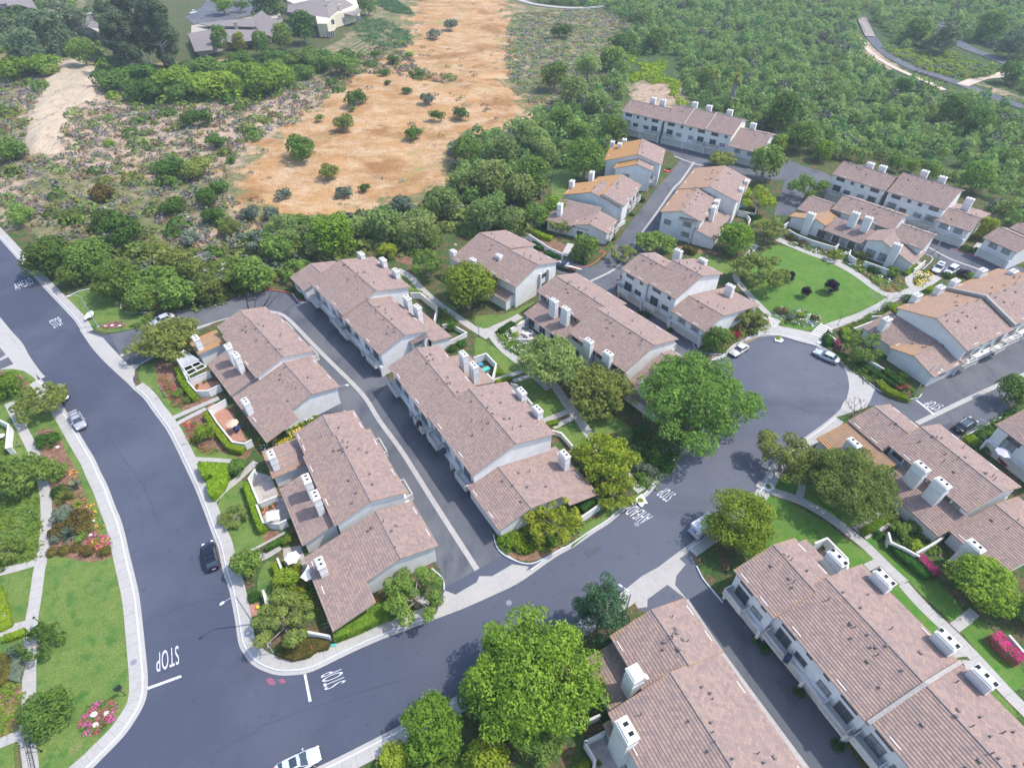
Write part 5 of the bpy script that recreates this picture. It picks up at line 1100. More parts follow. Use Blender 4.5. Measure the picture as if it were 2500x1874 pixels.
D_ = lambda x, y: (x*2500/2212, y*2500/2212); S_ = 2500/2212
T = [  # x, y, r (full sheet), kind, leaf, hs, label
 (718,512,64,'round','bright',1.0,'broad bright green tree at the far end of the second row, left of the willows'),
 (1012,628,74,'round','bright',1.05,'large round yellow-green tree on the lawn in front of the orange-edged terrace'),
 (928,572,42,'loose','mid',1.2,'taller loose green tree beside the footpath, just left of the large round one'),
 (360,732,70,'big','olive',.8,'wide olive-green tree hanging over the pergola beside the first lane'),
 (1190,782,74,'big','willow',1.1,'drooping willow-like tree over the garden path between the two long terraces'),
 (1300,842,74,'big','olive',.95,'yellow-tinged olive tree right of the drooping one on the garden path'),
 (1505,862,126,'big','mid',1.0,'huge spreading green tree between the garden path and the turning circle'),
 (1308,988,68,'big','yellow',.95,'leafy yellow-green tree over the path where it meets the street'),
 (1325,1062,44,'loose','yellow',.8,'lower yellow-green tree on the kerb beside the white jagged retouching blot'),
 (1196,1130,58,'loose','yellow',.9,'airy yellow-green tree at the corner planting below the second row'),
 (1600,1132,92,'round','bright',.95,'dense glossy round tree beside the white mail van'),
 (1150,1445,145,'big','bright',1.1,'very large bright tree at the bottom centre left of the pine'),
 (1050,1500,75,'round','mid',1.0,'green tree squeezed between the two large trees at the bottom centre'),
 (935,1570,82,'round','bright',.9,'rounded bright green tree with clustered leaves at the bottom edge'),
 (1698,990,62,'loose','olive',.95,'thin olive tree on the street side of the twin pair on the right'),
 (1838,1042,100,'big','olive',1.0,'broad dark olive tree in front of the two stepped chimneys on the right'),
 (2112,1262,82,'round','bright',.85,'dense round green tree between the magenta flowers on the right'),
 (2225,1320,50,'round','mid',.9,'green tree cut by the right edge below the round one'),
 (38,1030,62,'wide','mid',1.0,'spreading green tree over the left footpath by the flower bed'),
 (88,872,54,'wide','olive',.9,'olive tree overhanging the half-hidden white car on the left road'),
 (115,1020,32,'round','mid',.9,'small bushy tree between the left footpath and the flower bed'),
 (12,838,42,'round','bright',.8,'bright green tree at the left edge beside the concrete driveway'),
 (86,1388,42,'loose','dark',.9,'small dark tree over the left footpath beside the big lawn'),
 (98,1545,64,'round','dark',.85,'dark dense tree at the bottom left over the path railing'),
 (8,1195,38,'loose','mid',.8,'green tree at the left edge above the purple flowers'),
 (536,1222,44,'round','mid',.9,'bushy tree at the sidewalk left of the white parasol'),
 (618,1255,34,'round','yellow',.9,'yellow-green small tree just below the white parasol'),
 (612,1345,66,'loose','olive',.8,'sparse grey-branched tree at the street corner by the lamp post'),
 (895,1290,66,'loose','mid',.85,'leafy tree over the sidewalk at the lower end of the first block'),
 (443,937,27,'round','bright',.9,'small round lollipop tree inside the hedge by the tan parasol'),
 (514,1010,24,'round','mid',.9,'small round tree at the tip of the arrow-shaped hedge'),
 (505,1118,30,'loose','olive',.5,'pale thin-leaved tree on the lawn below the arrow-shaped hedge'),
 (110,560,56,'round','dark',.85,'dark dense tree touching the left road sidewalk'),
 (195,565,56,'round','mid',.85,'olive-green tree right of the dark one beside the left road'),
 (255,610,52,'round','mid',.85,'bushy green tree above the small lawn with the bent lamp'),
 (330,612,48,'wide','mid',.9,'green tree left of the concrete drain wall'),
 (385,640,44,'round','mid',.8,'green tree over the first lane kerb below the concrete drain wall'),
 (262,502,44,'round','dark',.8,'near-black green tree on the slope above the row by the left road'),
 (230,480,30,'round','dark',.8,'dark tree on the slope left of the near-black one'),
 (378,568,40,'round','olive',.8,'rusty olive tree beside the chain link fence'),
 (490,595,50,'wide','mid',.9,'yellow-tinged tree right of the concrete drain wall'),
 (548,600,44,'round','mid',.9,'dark-based tree at the lane bend left of the bare dirt corner'),
 (455,630,36,'round','olive',.8,'low tree hanging over the lane kerb in the bend'),
 (636,585,32,'loose','mid',.9,'small tree beside the low end roof of the second row'),
 (620,500,48,'loose','willow',.9,'grey-green willow left of the broad bright tree'),
 (560,520,40,'loose','grey',.8,'greyish tree on the edge of the golden slope'),
 (832,492,50,'round','willow',1.0,'grey-green willow right of the broad bright tree'),
 (838,545,26,'round','yellow',.8,'vivid yellow-green small tree behind the second row chimneys'),
 (905,500,56,'round','willow',.9,'pale willow between the golden slope and the terraces'),
 (960,445,46,'round','willow',.9,'willow at the foot of the golden slope'),
 (1050,470,52,'round','willow',.9,'rounded willow behind the orange-edged terrace'),
 (1010,330,40,'round','mid',.9,'greener bushy willow at the right end of the golden slope'),
 (1060,390,50,'round','willow',.9,'willow in the middle of the thicket right of the golden slope'),
 (1090,330,44,'round','willow',.9,'pale willow above the stepped terraces'),
 (1125,415,44,'round','willow',.9,'willow left of the steep-leaning tree by the stepped terraces'),
 (1262,350,54,'round','mid',1.0,'tall green tree beside the uppermost stepped terrace'),
 (1152,385,48,'round','mid',1.0,'green tree left of the tall one beside the stepped terraces'),
 (1200,455,36,'round','bright',.9,'bright tree at the stairs of the lowest stepped terrace'),
 (1160,470,34,'round','mid',.9,'tree with a pale trunk above the dim stairs'),
 (1212,492,27,'loose','olive',1.0,'thin tree standing in the terraced bed before the low stepped terrace'),
 (1264,538,38,'round','mid',.9,'green tree inside the red kerb corner'),
 (1345,550,32,'loose','olive',.9,'loose tree over the lane beside the workers'),
 (1418,527,44,'wide','mid',.8,'wide tree across the lane behind the three-storey balconies'),
 (1588,522,50,'round','bright',.85,'very round dense tree below the terrace standing alone'),
 (1655,360,48,'round','mid',1.0,'dense tree at the side street bend above the lone terrace'),
 (1640,432,46,'loose','yellow',.9,'yellow-green tree over the patio of the lone terrace'),
 (1660,497,46,'loose','olive',.9,'olive tree between the round dense tree and the side street'),
 (1640,592,60,'wide','olive',.95,'broad olive tree at the left tip of the oval lawn'),
 (1744,405,42,'loose','mid',1.0,'ragged tree over the side street shadow'),
 (1620,690,40,'loose','olive',.9,'small olive tree beside the lower-left corner of the oval lawn'),
 (1546,738,38,'round','dark',.9,'dark bushy tree at the mouth of the workers lane'),
 (1680,315,27,'round','bright',1.0,'small bright round tree right of the long upper terrace'),
 (1778,330,27,'round','bright',1.0,'small bright round tree on the verge of the side street'),
 (1730,300,42,'round','mid',.9,'wide grey-green tree between the two bright round ones'),
 (1690,250,46,'round','dark',1.1,'dark domed tree rising from the woodland edge'),
 (1560,348,32,'wide','olive',.9,'olive tree in front of the long upper terrace garages'),
 (1338,330,36,'loose','yellow',.9,'yellowish tree at the left corner of the long upper terrace'),
 (1330,285,34,'round','mid',.9,'green tree behind the left corner of the long upper terrace'),
 (1862,748,42,'loose','mid',.9,'tree with showing trunk over the low patio right of the turning circle'),
 (2184,848,44,'round','mid',1.0,'tree at the right edge casting a round shadow beside the dark car'),
 (2110,387,42,'round','mid',1.0,'rounded tree behind the right end of the woodland terrace'),
 (2130,497,28,'round','yellow',1.1,'bright clipped tree between the two right-hand terraces'),
 (1930,358,22,'round','mid',1.0,'green tree behind the first chimney pair of the woodland terrace'),
 (2010,372,26,'round','mid',1.0,'green tree behind the second chimney pair of the woodland terrace'),
 (1970,362,18,'round','bright',1.0,'small bright tree between the chimney pairs of the woodland terrace'),
 (1740,634,14,'round','purple',1.2,'middle one of three small purple-leaved trees on the oval lawn'),
 (1795,622,19,'round','purple',1.1,'largest and rightmost small purple-leaved tree on the oval lawn'),
 (1706,600,13,'round','purple',1.2,'leftmost small purple-leaved tree half behind the broad olive tree'),
 (1802,553,18,'loose','yellow',1.1,'slender golden-green tree at the upper edge of the oval lawn'),
 (110,80,58,'round','euc',1.0,'hazy olive tree at the top left above the rock outcrop'),
 (60,120,48,'round','euc',1.0,'grey-green tree at the left edge above the hill road'),
 (160,60,44,'round','euc',1.0,'brownish olive tree left of the eucalyptus clump'),
 (20,60,44,'loose','euc',1.0,'thin grey tree in the top left corner'),
 (185,130,36,'round','mid',.9,'leaning green tree at the top of the rock outcrop'),
 (478,92,24,'round','mid',1.5,'slim green tree in front of the low hilltop roof'),
 (518,98,19,'round','yellow',1.4,'yellow-green slim tree in front of the clerestory windows'),
 (565,100,24,'round','mid',1.3,'green tree right of the yellow-green slim one on the hilltop'),
 (612,85,28,'round','mid',1.2,'olive-green tree left of the big round hilltop tree'),
 (655,65,36,'round','dark',1.1,'big round dark tree beside the two-storey cream house'),
 (575,15,44,'round','dark',1.0,'dark tree at the top edge behind the clerestory roof'),
 (480,12,28,'round','bright',1.0,'bright tree on the planted circle in the hilltop cul-de-sac'),
 (520,15,18,'loose','mid',1.1,'thin tree right of the cul-de-sac circle'),
 (1165,1590,72,'round','mid',.8,'bushy green tree at the bottom edge below the very large bright tree'),
 (1050,1635,60,'round','yellow',.7,'yellow-green tree at the bottom edge between the rounded tree and the patio walkway'),
 (1240,1500,52,'round','bright',.9,'lower right side tree of the large group left of the bottom centre roof'),
 (850,1640,44,'round','yellow',.6,'low yellow-green tree at the bottom edge beside the curved path'),
 (158,600,34,'round','mid',.8,'low green tree between the dark roadside tree and the small lawn'),
 (300,655,34,'round','mid',.8,'tree drooping over the curved lawn edging'),
 (420,590,34,'round','olive',.9,'olive tree just in front of the concrete drain wall'),
 (600,545,40,'round','mid',.8,'green tree behind the lane bend'),
 (690,545,34,'round','willow',.8,'grey-green tree between the bend and the broad bright tree'),
 (775,500,38,'round','willow',.8,'grey-green tree tucked behind the broad bright tree'),
 (868,450,34,'round','grey',.8,'dusty grey tree at the lower edge of the golden slope'),
 (1000,400,40,'round','willow',.9,'willow in the bay between golden slope and thicket'),
 (1105,480,36,'round','willow',.9,'willow behind the pale-trunked tree'),
 (1160,310,38,'round','willow',.9,'willow between the golden slope tip and the tall green tree'),
 (1215,260,36,'round','mid',.9,'greener willow north of the tall green tree'),
 (795,15,24,'round','mid',1.1,'green tree at the top edge right of the cream house'),
 (770,10,18,'loose','euc',1.1,'small tree directly behind the right end of the cream house'),
]
for x, y, r_, kind, leaf, hs, lab in T:
    if y < 660 and 60 < x < 660 and y > 440: r_ *= 1.15
    elif kind == 'loose' and y > 700: r_ *= 1.17
    elif kind == 'wide': r_ *= 1.06
    if kind == 'big': r_ *= 1.06
    if kind == 'round' and r_ > 60: hs *= .8; r_ *= 1.04
    tree(D_(x, y), r_*S_, kind, leaf, lab, hs=hs, pale=(leaf in ('euc',) or 'pale trunk' in lab))
tree(D_(1297,1325), 56*S_, 'pine', 'pine', 'dark blue-green pine at the bottom centre beside the lamp post', name='pine_tree', hs=1.4, zc=4.4, n=7000)
for x, y, r_, lab, hs in ((262,95,44,'tall eucalyptus with crossing pale trunks, left of the tallest pair',.95),(300,70,46,'tallest dark eucalyptus left of the hilltop cul-de-sac',1.15),(345,85,44,'broad eucalyptus on the right of the tall clump',1.0),(240,60,32,'slim eucalyptus at the left side of the tall clump',1.1)):
    tree(D_(x, y), r_*S_, 'tall', 'euc', lab, name='eucalyptus_tree', zc=12, hs=hs*.9, n=9000, pale=True, group='eucalyptus clump on the hilltop')
# palms in the woodland
def palm(p, r_px, zt, label, skirt=True):
    c = G(p, zt); rad = r_px/pxm(p, zt); r = empty('palm_tree', (c.x, c.y, 0)); tag(r, label, 'palm tree', 'palms in the woodland')
    m = MB(); m.tube([(0,0,-.2), (0,0,zt*.5), (0,0,zt)], [.35,.28,.25], 8); m.build('trunk', BARKT, r)
    rg = np.random.RandomState(int(p[0])); Qd = []
    for i in range(46):
        a = rg.uniform(0, 6.28); e = rg.uniform(-.5, 1.2); d0 = np.array([math.cos(a)*math.cos(e), math.sin(a)*math.cos(e), math.sin(e)]); side = np.cross(d0, [0,0,1.0]); side /= np.linalg.norm(side)+1e-6
        c0 = np.array([0,0,zt]); c1 = c0+d0*rad*.6; c2 = c0+d0*rad*1.05+np.array([0,0,-.35*rad])
        Qd += [[c0-side*.05, c1-side*.42, c1+side*.42, c0+side*.05], [c1-side*.42, c2-side*.05, c2+side*.05, c1+side*.42]]
    me = quads_mesh('crown', np.array(Qd), [LEAF['olive']]); o = bpy.data.objects.new('crown', me); SC.collection.objects.link(o); o.parent = r
    if skirt:
        Qd = []
        for i in range(160):
            a = rg.uniform(0, 6.28); z = rg.uniform(zt*.15, zt); rr = rg.uniform(.5, 1.0)*(.75+.5*(1-z/zt)); d0 = np.array([math.cos(a), math.sin(a), 0]); sd_ = np.array([-math.sin(a), math.cos(a), 0])
            a0 = d0*rr*.7+np.array([0,0,z]); a1 = d0*rr*1.15+np.array([0,0,z-1.6]); Qd.append([a0-sd_*.3, a1-sd_*.1, a1+sd_*.1, a0+sd_*.3])
        me = quads_mesh('dead_frond_skirt', np.array(Qd), [plain('dead_frond', (.36,.30,.26), .9, var=.3, scale=2)]); o = bpy.data.objects.new('dead_frond_skirt', me); SC.collection.objects.link(o); o.parent = r
palm(q('a3', 1930,660), 20, 9.5, 'fan palm with a thick grey skirt of dead fronds behind the long upper terrace')
palm(q('a3', 1745,620), 17, 7.5, 'shorter greener palm left of the skirted one', False)

# leafless tree by the oval lawn, and two thin twiggy ones
def bare_tree(p, hgt, label, seed=1, col=None, z0=.12, spread=1.0):
    c = G(p, z0); r = empty('bare_tree', c); tag(r, label, 'tree'); rg = random.Random(seed); m = MB(); b2 = MB()
    def grow(P, d, ln, rad, lev, mb):
        Q_ = P+d*ln*.5+Vector((rg.uniform(-.1,.1), rg.uniform(-.1,.1), .05))*ln; R_ = P+d*ln
        mb.tube([P, Q_, R_], [rad, rad*.75, rad*.5], 5, cap=False)
        if lev == 0: return
        for i in range(3 if lev > 1 else 4):
            nd_ = (d+Vector((rg.uniform(-1,1), rg.uniform(-1,1), rg.uniform(-.2,.5)))*.75*spread).normalized(); grow(R_, nd_, ln*rg.uniform(.62,.82), rad*.5, lev-1, b2)
    m.tube([(0,0,-.1), (.05,0,hgt*.12), (.0,.0,hgt*.24)], [.17,.14,.13], 7)
    for i in range(5):
        a = i*1.256+.3; grow(Vector((0,0,hgt*.22)), Vector((math.cos(a)*.8, math.sin(a)*.8, .75)).normalized(), hgt*.30, .085, 3, b2)
    m.build('trunk', BARKW, r); b2.build('branches', col or BARKW, r)
bare_tree(q('b4', 1000,1035), 6.0, 'leafless grey tree where the paths meet at the right tip of the oval lawn', 4, z0=.14)
bare_tree(q('c4', 770,330), 3.6, 'thin dark twiggy shrub-tree on the concrete between the turning circle and the lane', 9, plain('dark_twig', (.14,.10,.12), .9))
# hillside shrubs, each one alone on the slope
HS = [(768,218,27,'dark','round dark shrub on the golden slope below the ice plant lawn'),(742,270,29,'olive','bronze-green shrub below the round dark one on the golden slope'),(892,291,23,'dark','small round dark shrub in the middle of the golden slope'),
 (650,326,42,'dark','widest dark shrub on the left of the golden slope'),(713,378,28,'olive','brown-topped shrub below the widest dark one'),(998,247,22,'dark','rightmost round shrub on the golden slope'),(944,252,19,'dark','dark shrub under the grey twiggy one'),
 (926,218,20,'grey','grey twiggy shrub near the top of the golden slope'),(881,200,13,'dark','small shrub high on the golden slope'),(432,270,33,'dark','dark shrub below the bright hedge band on the bare slope'),(472,312,26,'dark','grey-green shrub lower right of the dark shrub on the bare slope'),
 (378,365,38,'dark','left half of the large dark shrub pair in the middle of the slope'),(428,368,40,'olive','right half of the large dark shrub pair in the middle of the slope'),(476,412,24,'dark','upright dark shrub at the left border of the golden grass'),
 (376,447,32,'dark','dark shrub in the lower slope left of the upright pair'),(452,440,28,'dark','dark shrub next to the golden grass, lower slope'),(462,475,30,'dark','shrub at the lowest left corner of the golden grass'),(218,422,32,'bronze','brown rounded shrub standing alone left on the slope'),
 (952,428,34,'dark','dark shrub at the bottom edge of the golden grass'),(786,411,16,'dark','little dark shrub at the bottom of the golden grass'),(740,420,22,'grey','grey sage clump left of the little dark shrub'),(612,426,20,'grey','whitish flowering shrub at the bottom left of the golden grass'),
 (500,350,14,'dark','small green shrub on the pale slope edge'),(240,322,13,'bright','small bright shrub among pale sage below the outcrop'),(45,470,34,'mid','pale green shrub beside the left road on the bare verge'),(30,340,40,'mid','grey-green shrub at the left edge below the outcrop'),
 (665,160,26,'mid','green shrub below the planted terrace of the cream house'),(745,150,34,'mid','dark green shrub under the terraced bed'),(600,150,26,'mid','bushy shrub left of the terraced bed'),(700,140,30,'mid','shrub directly below the terraced bed'),
 (813,120,13,'bright','small round bush at the end of the terraced bed'),(850,130,16,'dark','dark bush right of the small round one'),(832,158,14,'dark','dark bush on the bare crest'),(838,182,9,'dark','tiny bush below the crest'),(885,120,12,'mid','bush at the corner of the ice plant lawn'),
 (690,255,12,'mid','small shrub beside the trail on the pale slope'),(760,238,9,'mid','tiny shrub on the pale slope'),(972,55,20,'grey','pale round sage on the upper golden slope'),(935,75,18,'grey','grey clump on the upper golden slope'),(1212,70,24,'dark','dark round shrub on the sage flat'),
 (1340,95,34,'dark','dark green oak in the open woodland'),(150,470,26,'olive','low olive shrub on the slope above the roadside trees'),(95,560,30,'mid','shrub against the sidewalk left of the dark roadside tree'),(540,470,26,'grey','grey shrub below the golden grass corner'),
 (330,540,30,'olive','olive shrub above the drain wall trees'),(410,520,26,'grey','grey-green bush above the chain link fence'),(500,500,30,'olive','olive bush on the dirt patch above the lane bend'),(590,470,24,'grey','pale bush under the golden slope'),(650,480,26,'mid','green bush above the broad bright tree')]
for x, y, r_, leaf, lab in HS: shrub(D_(x, y), r_*S_, leaf, lab, hs=.95, group='shrubs on the natural slope')
for x, y, r_, leaf, lab in ((250,185,40,'dark','left end of the dense hedge band under the eucalyptus clump'),(330,200,44,'dark','dark hump of the hedge band right of the eucalyptus trunks'),(300,165,30,'dark','upper dark shrub at the feet of the eucalyptus trunks'),(400,185,48,'bright','bright middle hump of the hedge band'),
   (475,190,50,'bright','largest bright hump of the hedge band'),(585,180,50,'bright','right end of the bright hedge band'),(530,160,36,'bright','bright shrub between the two largest humps'),(440,150,34,'mid','shrub row right under the low hilltop house'),(520,135,30,'dark','dark clipped shrubs below the clerestory house'),
   (590,130,30,'dark','clipped shrub line below the round hilltop tree'),(30,150,40,'bright','bright ground shrub left of the outcrop top'),(90,150,36,'bright','yellow-green ground shrub at the outcrop top'),(390,210,34,'mid','lower hump of the hedge band'),(650,130,30,'mid','light shrub below the cream house wall')):
    shrub(D_(x, y), r_*S_*1.2, leaf, lab, hs=.8, group='hedge band on the hilltop edge')
scatter_late = 1
# garden shrubs near the houses
GS = [('c1',395,530,100,'hedge2','large dark mounded juniper beside the left footpath'),('c1',520,1180,110,'grey','low grey-green mound above the yellow-green mound in the left bed'),('c1',650,1200,110,'bronze','large golden-olive mound in the left bed'),('c1',500,1290,90,'bronze','golden-olive mound at the path edge of the left bed'),
 ('c1',700,1270,80,'bronze','golden mound next to the spiky plant'),('c1',470,1370,60,'grey','grey mound left of the spiky plant'),('c1',440,1470,55,'bronze','leftmost of the bottom row of olive mounds in the left bed'),('c1',540,1460,60,'bronze','second olive mound of the bottom row in the left bed'),
 ('c1',640,1440,50,'bronze','third olive mound of the bottom row in the left bed'),('c1',735,1465,65,'bronze','fourth olive mound of the bottom row in the left bed'),('c1',880,1470,60,'bronze','mound at the street end of the bottom row in the left bed'),('c1',500,960,75,'hedge2','flat green shrub above the big spiky plant'),
 ('c1',690,1360,55,'mid','leafy green plant right of the spiky plant'),('b2',395,905,40,'hedge2','round bush in the kerb bulb at the first window of the second row'),('b2',325,865,28,'hedge2','small bush where the red kerb ends'),('b2',1660,1160,65,'dark','dark bush inside the low patio wall'),('b2',1750,1310,50,'hedge2','clipped bush outside the low patio wall'),
 ('b2',1670,1350,50,'hedge2','clipped bush left of the one outside the patio wall'),('e3',400,890,90,'hedge','rounded bright bush by the patio with green boards'),('c3',1110,450,70,'hedge2','clipped bush left of the path to the street'),('c3',1120,530,75,'hedge2','second clipped bush left of the path to the street'),
 ('c3',1260,590,75,'dark','dark rounded shrub beside the path to the street'),('c3',1180,640,70,'hedge2','shrub second from the path in the kerbside bed'),('c3',1250,700,80,'hedge2','middle clipped mound of the kerbside bed'),('c3',1370,680,70,'hedge2','mound next to the kerb under the huge tree'),
 ('c3',1330,760,65,'hedge2','lower mound next to the kerb'),('c3',1100,760,70,'grey','blue-green mound in the kerbside bed'),('c3',1190,790,70,'grey','second blue-green mound in the kerbside bed'),('c3',1130,850,65,'mid','low leafy mound above the street corner of the path'),
 ('c3',60,1360,90,'hedge','bright corner bush below the second row end wall'),('c3',130,1430,80,'hedge','bright bush in front of the corner bush'),('c3',340,1390,70,'hedge2','shrub behind the corner kerb'),
 ('d3',590,1700,70,'hedge','bush at the bottom edge in front of the patio'),('d3',640,1630,60,'hedge','small bright bush beside the bottom patio wall'),('d3',2090,580,45,'hedge2','round bush between garages of the nearest terrace'),('d3',2160,660,45,'hedge2','second round bush between garages of the nearest terrace'),
 ('d4',30,660,45,'hedge2','third round bush between garages of the nearest terrace'),('d4',310,1020,55,'hedge2','round bush under the slatted balcony of the nearest terrace'),('d4',640,1470,60,'hedge2','round bush under the solid balcony of the nearest terrace'),
 ('c4',1000,1340,60,'hedge2','dark round bush at the garden wall by the wavy path'),('c4',1150,1290,100,'mid','bushy plant behind the garden wall'),('c4',1290,1270,90,'mid','arching shrub over the patio on the right'),('c4',1290,1440,75,'yellow','yellow-green bush at the patio wall above the magenta flowers'),
 ('c4',1760,530,75,'hedge','flat-topped olive bush near the dark car'),('c4',1900,620,55,'mid','bush between the lane and the lavender parasol'),('c4',2030,730,45,'red','red-leaved shrub below the lavender parasol'),
 ('b4',1110,720,80,'mid','blue-green bush before the cross gable of the lawn-facing terrace'),('b4',950,680,60,'hedge2','dark bush at the patio wall of the lawn-facing terrace'),('b4',840,570,60,'olive','bush inside the curved patio wall'),('b4',270,410,55,'bronze','spiky bronze bush at the left end of the lawn-facing terrace'),
 ('b4',350,460,50,'bronze','second spiky bronze bush at the left end of the lawn-facing terrace'),('b4',160,1030,60,'bronze','bronze plant at the lower left of the oval lawn'),('b4',330,1070,45,'yellow','yellow-green plant in the lower lawn bed'),('b4',450,1090,40,'bronze','bronze plant at the right of the lower lawn bed'),
 ('b4',240,1090,50,'grey','white-flowering plant in the lower lawn bed'),('b4',880,1530,45,'hedge','first round bush in the strip beside the low end gable'),('b4',960,1580,40,'hedge','second round bush in the strip beside the low end gable'),('b4',1230,930,55,'hedge2','dark bush under the first chimney of the firewall terrace'),
 ('b4',1100,1000,75,'hedge','clipped olive mound by the leafless tree'),('b4',1570,730,50,'hedge2','dark round bush in front of the half-hidden white car'),('b4',1690,720,55,'purple','dark purple bush beside the half-hidden white car'),('b4',1740,740,50,'mid','green bush right of the purple one'),
 ('b4',1720,510,50,'hedge2','clipped bush at the red kerb'),('b4',1790,520,45,'hedge2','second clipped bush at the steps'),('b3',1120,1050,30,'hedge2','bush between the white garages by the workers'),('b3',1175,1075,28,'hedge2','second bush between the white garages by the workers'),('b3',1370,1195,32,'hedge2','third bush along the white garages'),
 ('b3',640,620,40,'hedge2','round bush at the red kerb'),('b3',590,600,50,'mid','bush under the tree inside the red kerb'),('b3',890,420,30,'hedge2','square bush at the lane edge of the low terrace'),('b3',1125,95,38,'hedge2','clipped bush at the lane between two stepped terraces'),('b3',1050,220,26,'hedge2','small bush at the lane left side'),
 ('a3',1355,1430,26,'hedge2','potted bush on the small red kerb'),('b3',1860,1240,75,'olive','olive bush beside the beige car'),('b3',1920,1230,60,'red','reddish shrub beside the beige car'),('b3',2080,1120,80,'olive','olive bush at the stony kerb of the turning circle'),('b3',1750,1250,90,'dark','dark bush at the end wall by the lane mouth'),
 ('e8',540,1370,120,'mid','rose bush with white flowers outside the first patio'),('e8',680,1500,90,'mid','green bush left of the first garden gate'),('c2',80,530,60,'bright','bright bush between the two terraces of the first block'),('c2',240,480,55,'mid','white-flowering bush between the two terraces'),
 ('d2',860,270,50,'yellow','yellow-green bush at the lower wall of the first block'),('e2',950,200,130,'bright','bright vine behind the white parasol'),('e2',1100,720,120,'yellow','yellow-green shrub below the white parasol'),('e2',1200,1050,120,'yellow','lime shrub at the low roof corner'),
 ('e2',420,1150,120,'hedge2','dark hedge bush behind the small brick pad'),('c2',2130,1370,90,'hedge','bright shrub at the lane mouth below the second row'),('c2',720,1450,0,'mid','')]
for k, x, y, r_, leaf, lab in GS:
    if r_: shrub(q(k, x, y), r_*ORI[k][2], leaf, lab, kind='mound' if leaf in ('hedge','hedge2','bronze') else 'shrub', hs=.9, z0=.12, group='garden shrubs')
# spiky flax plants
def spiky(p, r_px, leafmat, label):
    c = G(p, .3); rad = r_px/pxm(p, .3); rg = np.random.RandomState(int(p[0]*3)); Qd = []
    for i in range(70):
        a = rg.uniform(0, 6.28); e = rg.uniform(.15, 1.35); L = rad*rg.uniform(.8, 1.15); d0 = np.array([math.cos(a)*math.cos(e), math.sin(a)*math.cos(e), math.sin(e)]); s_ = np.array([-math.sin(a), math.cos(a), 0])*rad*.07
        m_ = d0*L*.55; t_ = d0*L+np.array([0,0,-.12*L]); z = np.zeros(3); Qd += [[z-s_*.6, m_-s_, m_+s_, z+s_*.6], [m_-s_, t_-s_*.1, t_+s_*.1, m_+s_]]
    me = quads_mesh('spiky_plant', np.array(Qd), [leafmat]); o = bpy.data.objects.new('spiky_plant', me); SC.collection.objects.link(o); o.location = (c.x, c.y, .12); tag(o, label, 'plant', 'spiky plants in the left bed')
spiky(q('c1', 590,1330), 28, LEAF['grey'], 'dark spiky flax with pale tips in the middle of the left bed'); spiky(q('c1', 550,1030), 28, LEAF['olive'], 'yellow-green spiky flax at the path edge of the left bed')
spiky(q('c1', 640,920), 22, LEAF['grey'], 'grey-green spiky flax near the street side of the left bed'); spiky(q('c1', 660,1070), 15, LEAF['yellow'], 'small yellow spiky plant right of the yellow-green flax')

# ------------------------------------------------------------------ hedges and planted stuff
def poly_points(P, n, rng):
    xs, ys = [p[0] for p in P], [p[1] for p in P]; out = []
    X = rng.uniform(min(xs), max(xs), n*6); Y = rng.uniform(min(ys), max(ys), n*6); m = inpoly(X, Y, P); return X[m][:n], Y[m][:n]
def hedge(k, pts, w_, hh, label, leaf='hedge', closed=False, z=.12, kind=None, cat='hedge', name='hedge', group='clipped hedges', flowers=None):
    P = GP(Q(k, *pts), z+hh)
    if closed: poly = [Vector((p[0], p[1], 0)) for p in P]
    else:
        L = smooth_line(P, False, 3); poly = offset_line(L, w_/2) + offset_line(L, -w_/2)[::-1]
    rng = np.random.RandomState(abs(int(P[0][0]*10))+3); area = abs(sum(poly[i].x*poly[(i+1) % len(poly)].y-poly[(i+1) % len(poly)].x*poly[i].y for i in range(len(poly)))/2)
    scale = pxm(Q(k, pts[0])[0], 0)*.41; sz = max(.07, .9/scale*.9); nT = int(min(9000, area/(sz*sz)*1.6)); per = sum((poly[i]-poly[(i+1) % len(poly)]).length for i in range(len(poly)))
    X, Y = poly_points(poly, nT, rng); C = [np.stack([X, Y, z+hh+rng.normal(size=len(X))*.05], 1)]; Nn = [np.stack([rng.normal(size=len(X))*.5, rng.normal(size=len(X))*.5, np.ones(len(X))], 1)]
    nS = int(min(6000, per*hh/(sz*sz)*1.4)); seg = rng.randint(0, len(poly), nS*2)
    ln = np.array([(poly[i]-poly[(i+1) % len(poly)]).length for i in range(len(poly))]); seg = rng.choice(len(poly), nS, p=ln/ln.sum()); f = rng.rand(nS)
    A = np.array([[p.x, p.y] for p in poly]); B = np.roll(A, -1, 0); M_ = A[seg]+(B[seg]-A[seg])*f[:, None]; d = B[seg]-A[seg]; nn = np.stack([d[:, 1], -d[:, 0]], 1); nn /= np.linalg.norm(nn, axis=1, keepdims=True)+1e-6
    C.append(np.concatenate([M_+rng.normal(size=M_.shape)*.05, z+rng.rand(nS, 1)*hh], 1)); Nn.append(np.concatenate([nn+rng.normal(size=nn.shape)*.4, rng.rand(nS, 1)*.5], 1))
    C = np.concatenate(C); Nn = np.concatenate(Nn); Qd = leaf_cloud(C, Nn, sz, rng); nv = len(poly)
    ins = [p for p in poly]; ev = [(p.x, p.y, z-.05) for p in ins]+[(p.x, p.y, z+hh-.04) for p in ins]; tri = fill(ins)
    ef = [[i+nv for i in t] for t in tri] + [[i, (i+1) % nv, nv+(i+1) % nv, nv+i] for i in range(nv)]
    mats = [LEAF[leaf]]; mi = None
    if flowers: mats.append(flowers[0]); mi = (rng.rand(len(Qd)) < flowers[1]).astype(int)
    me = quads_mesh(name, Qd, mats, mi, (ev, ef, 0)); o = bpy.data.objects.new(name, me); SC.collection.objects.link(o); tag(o, label, cat, group, kind); return o
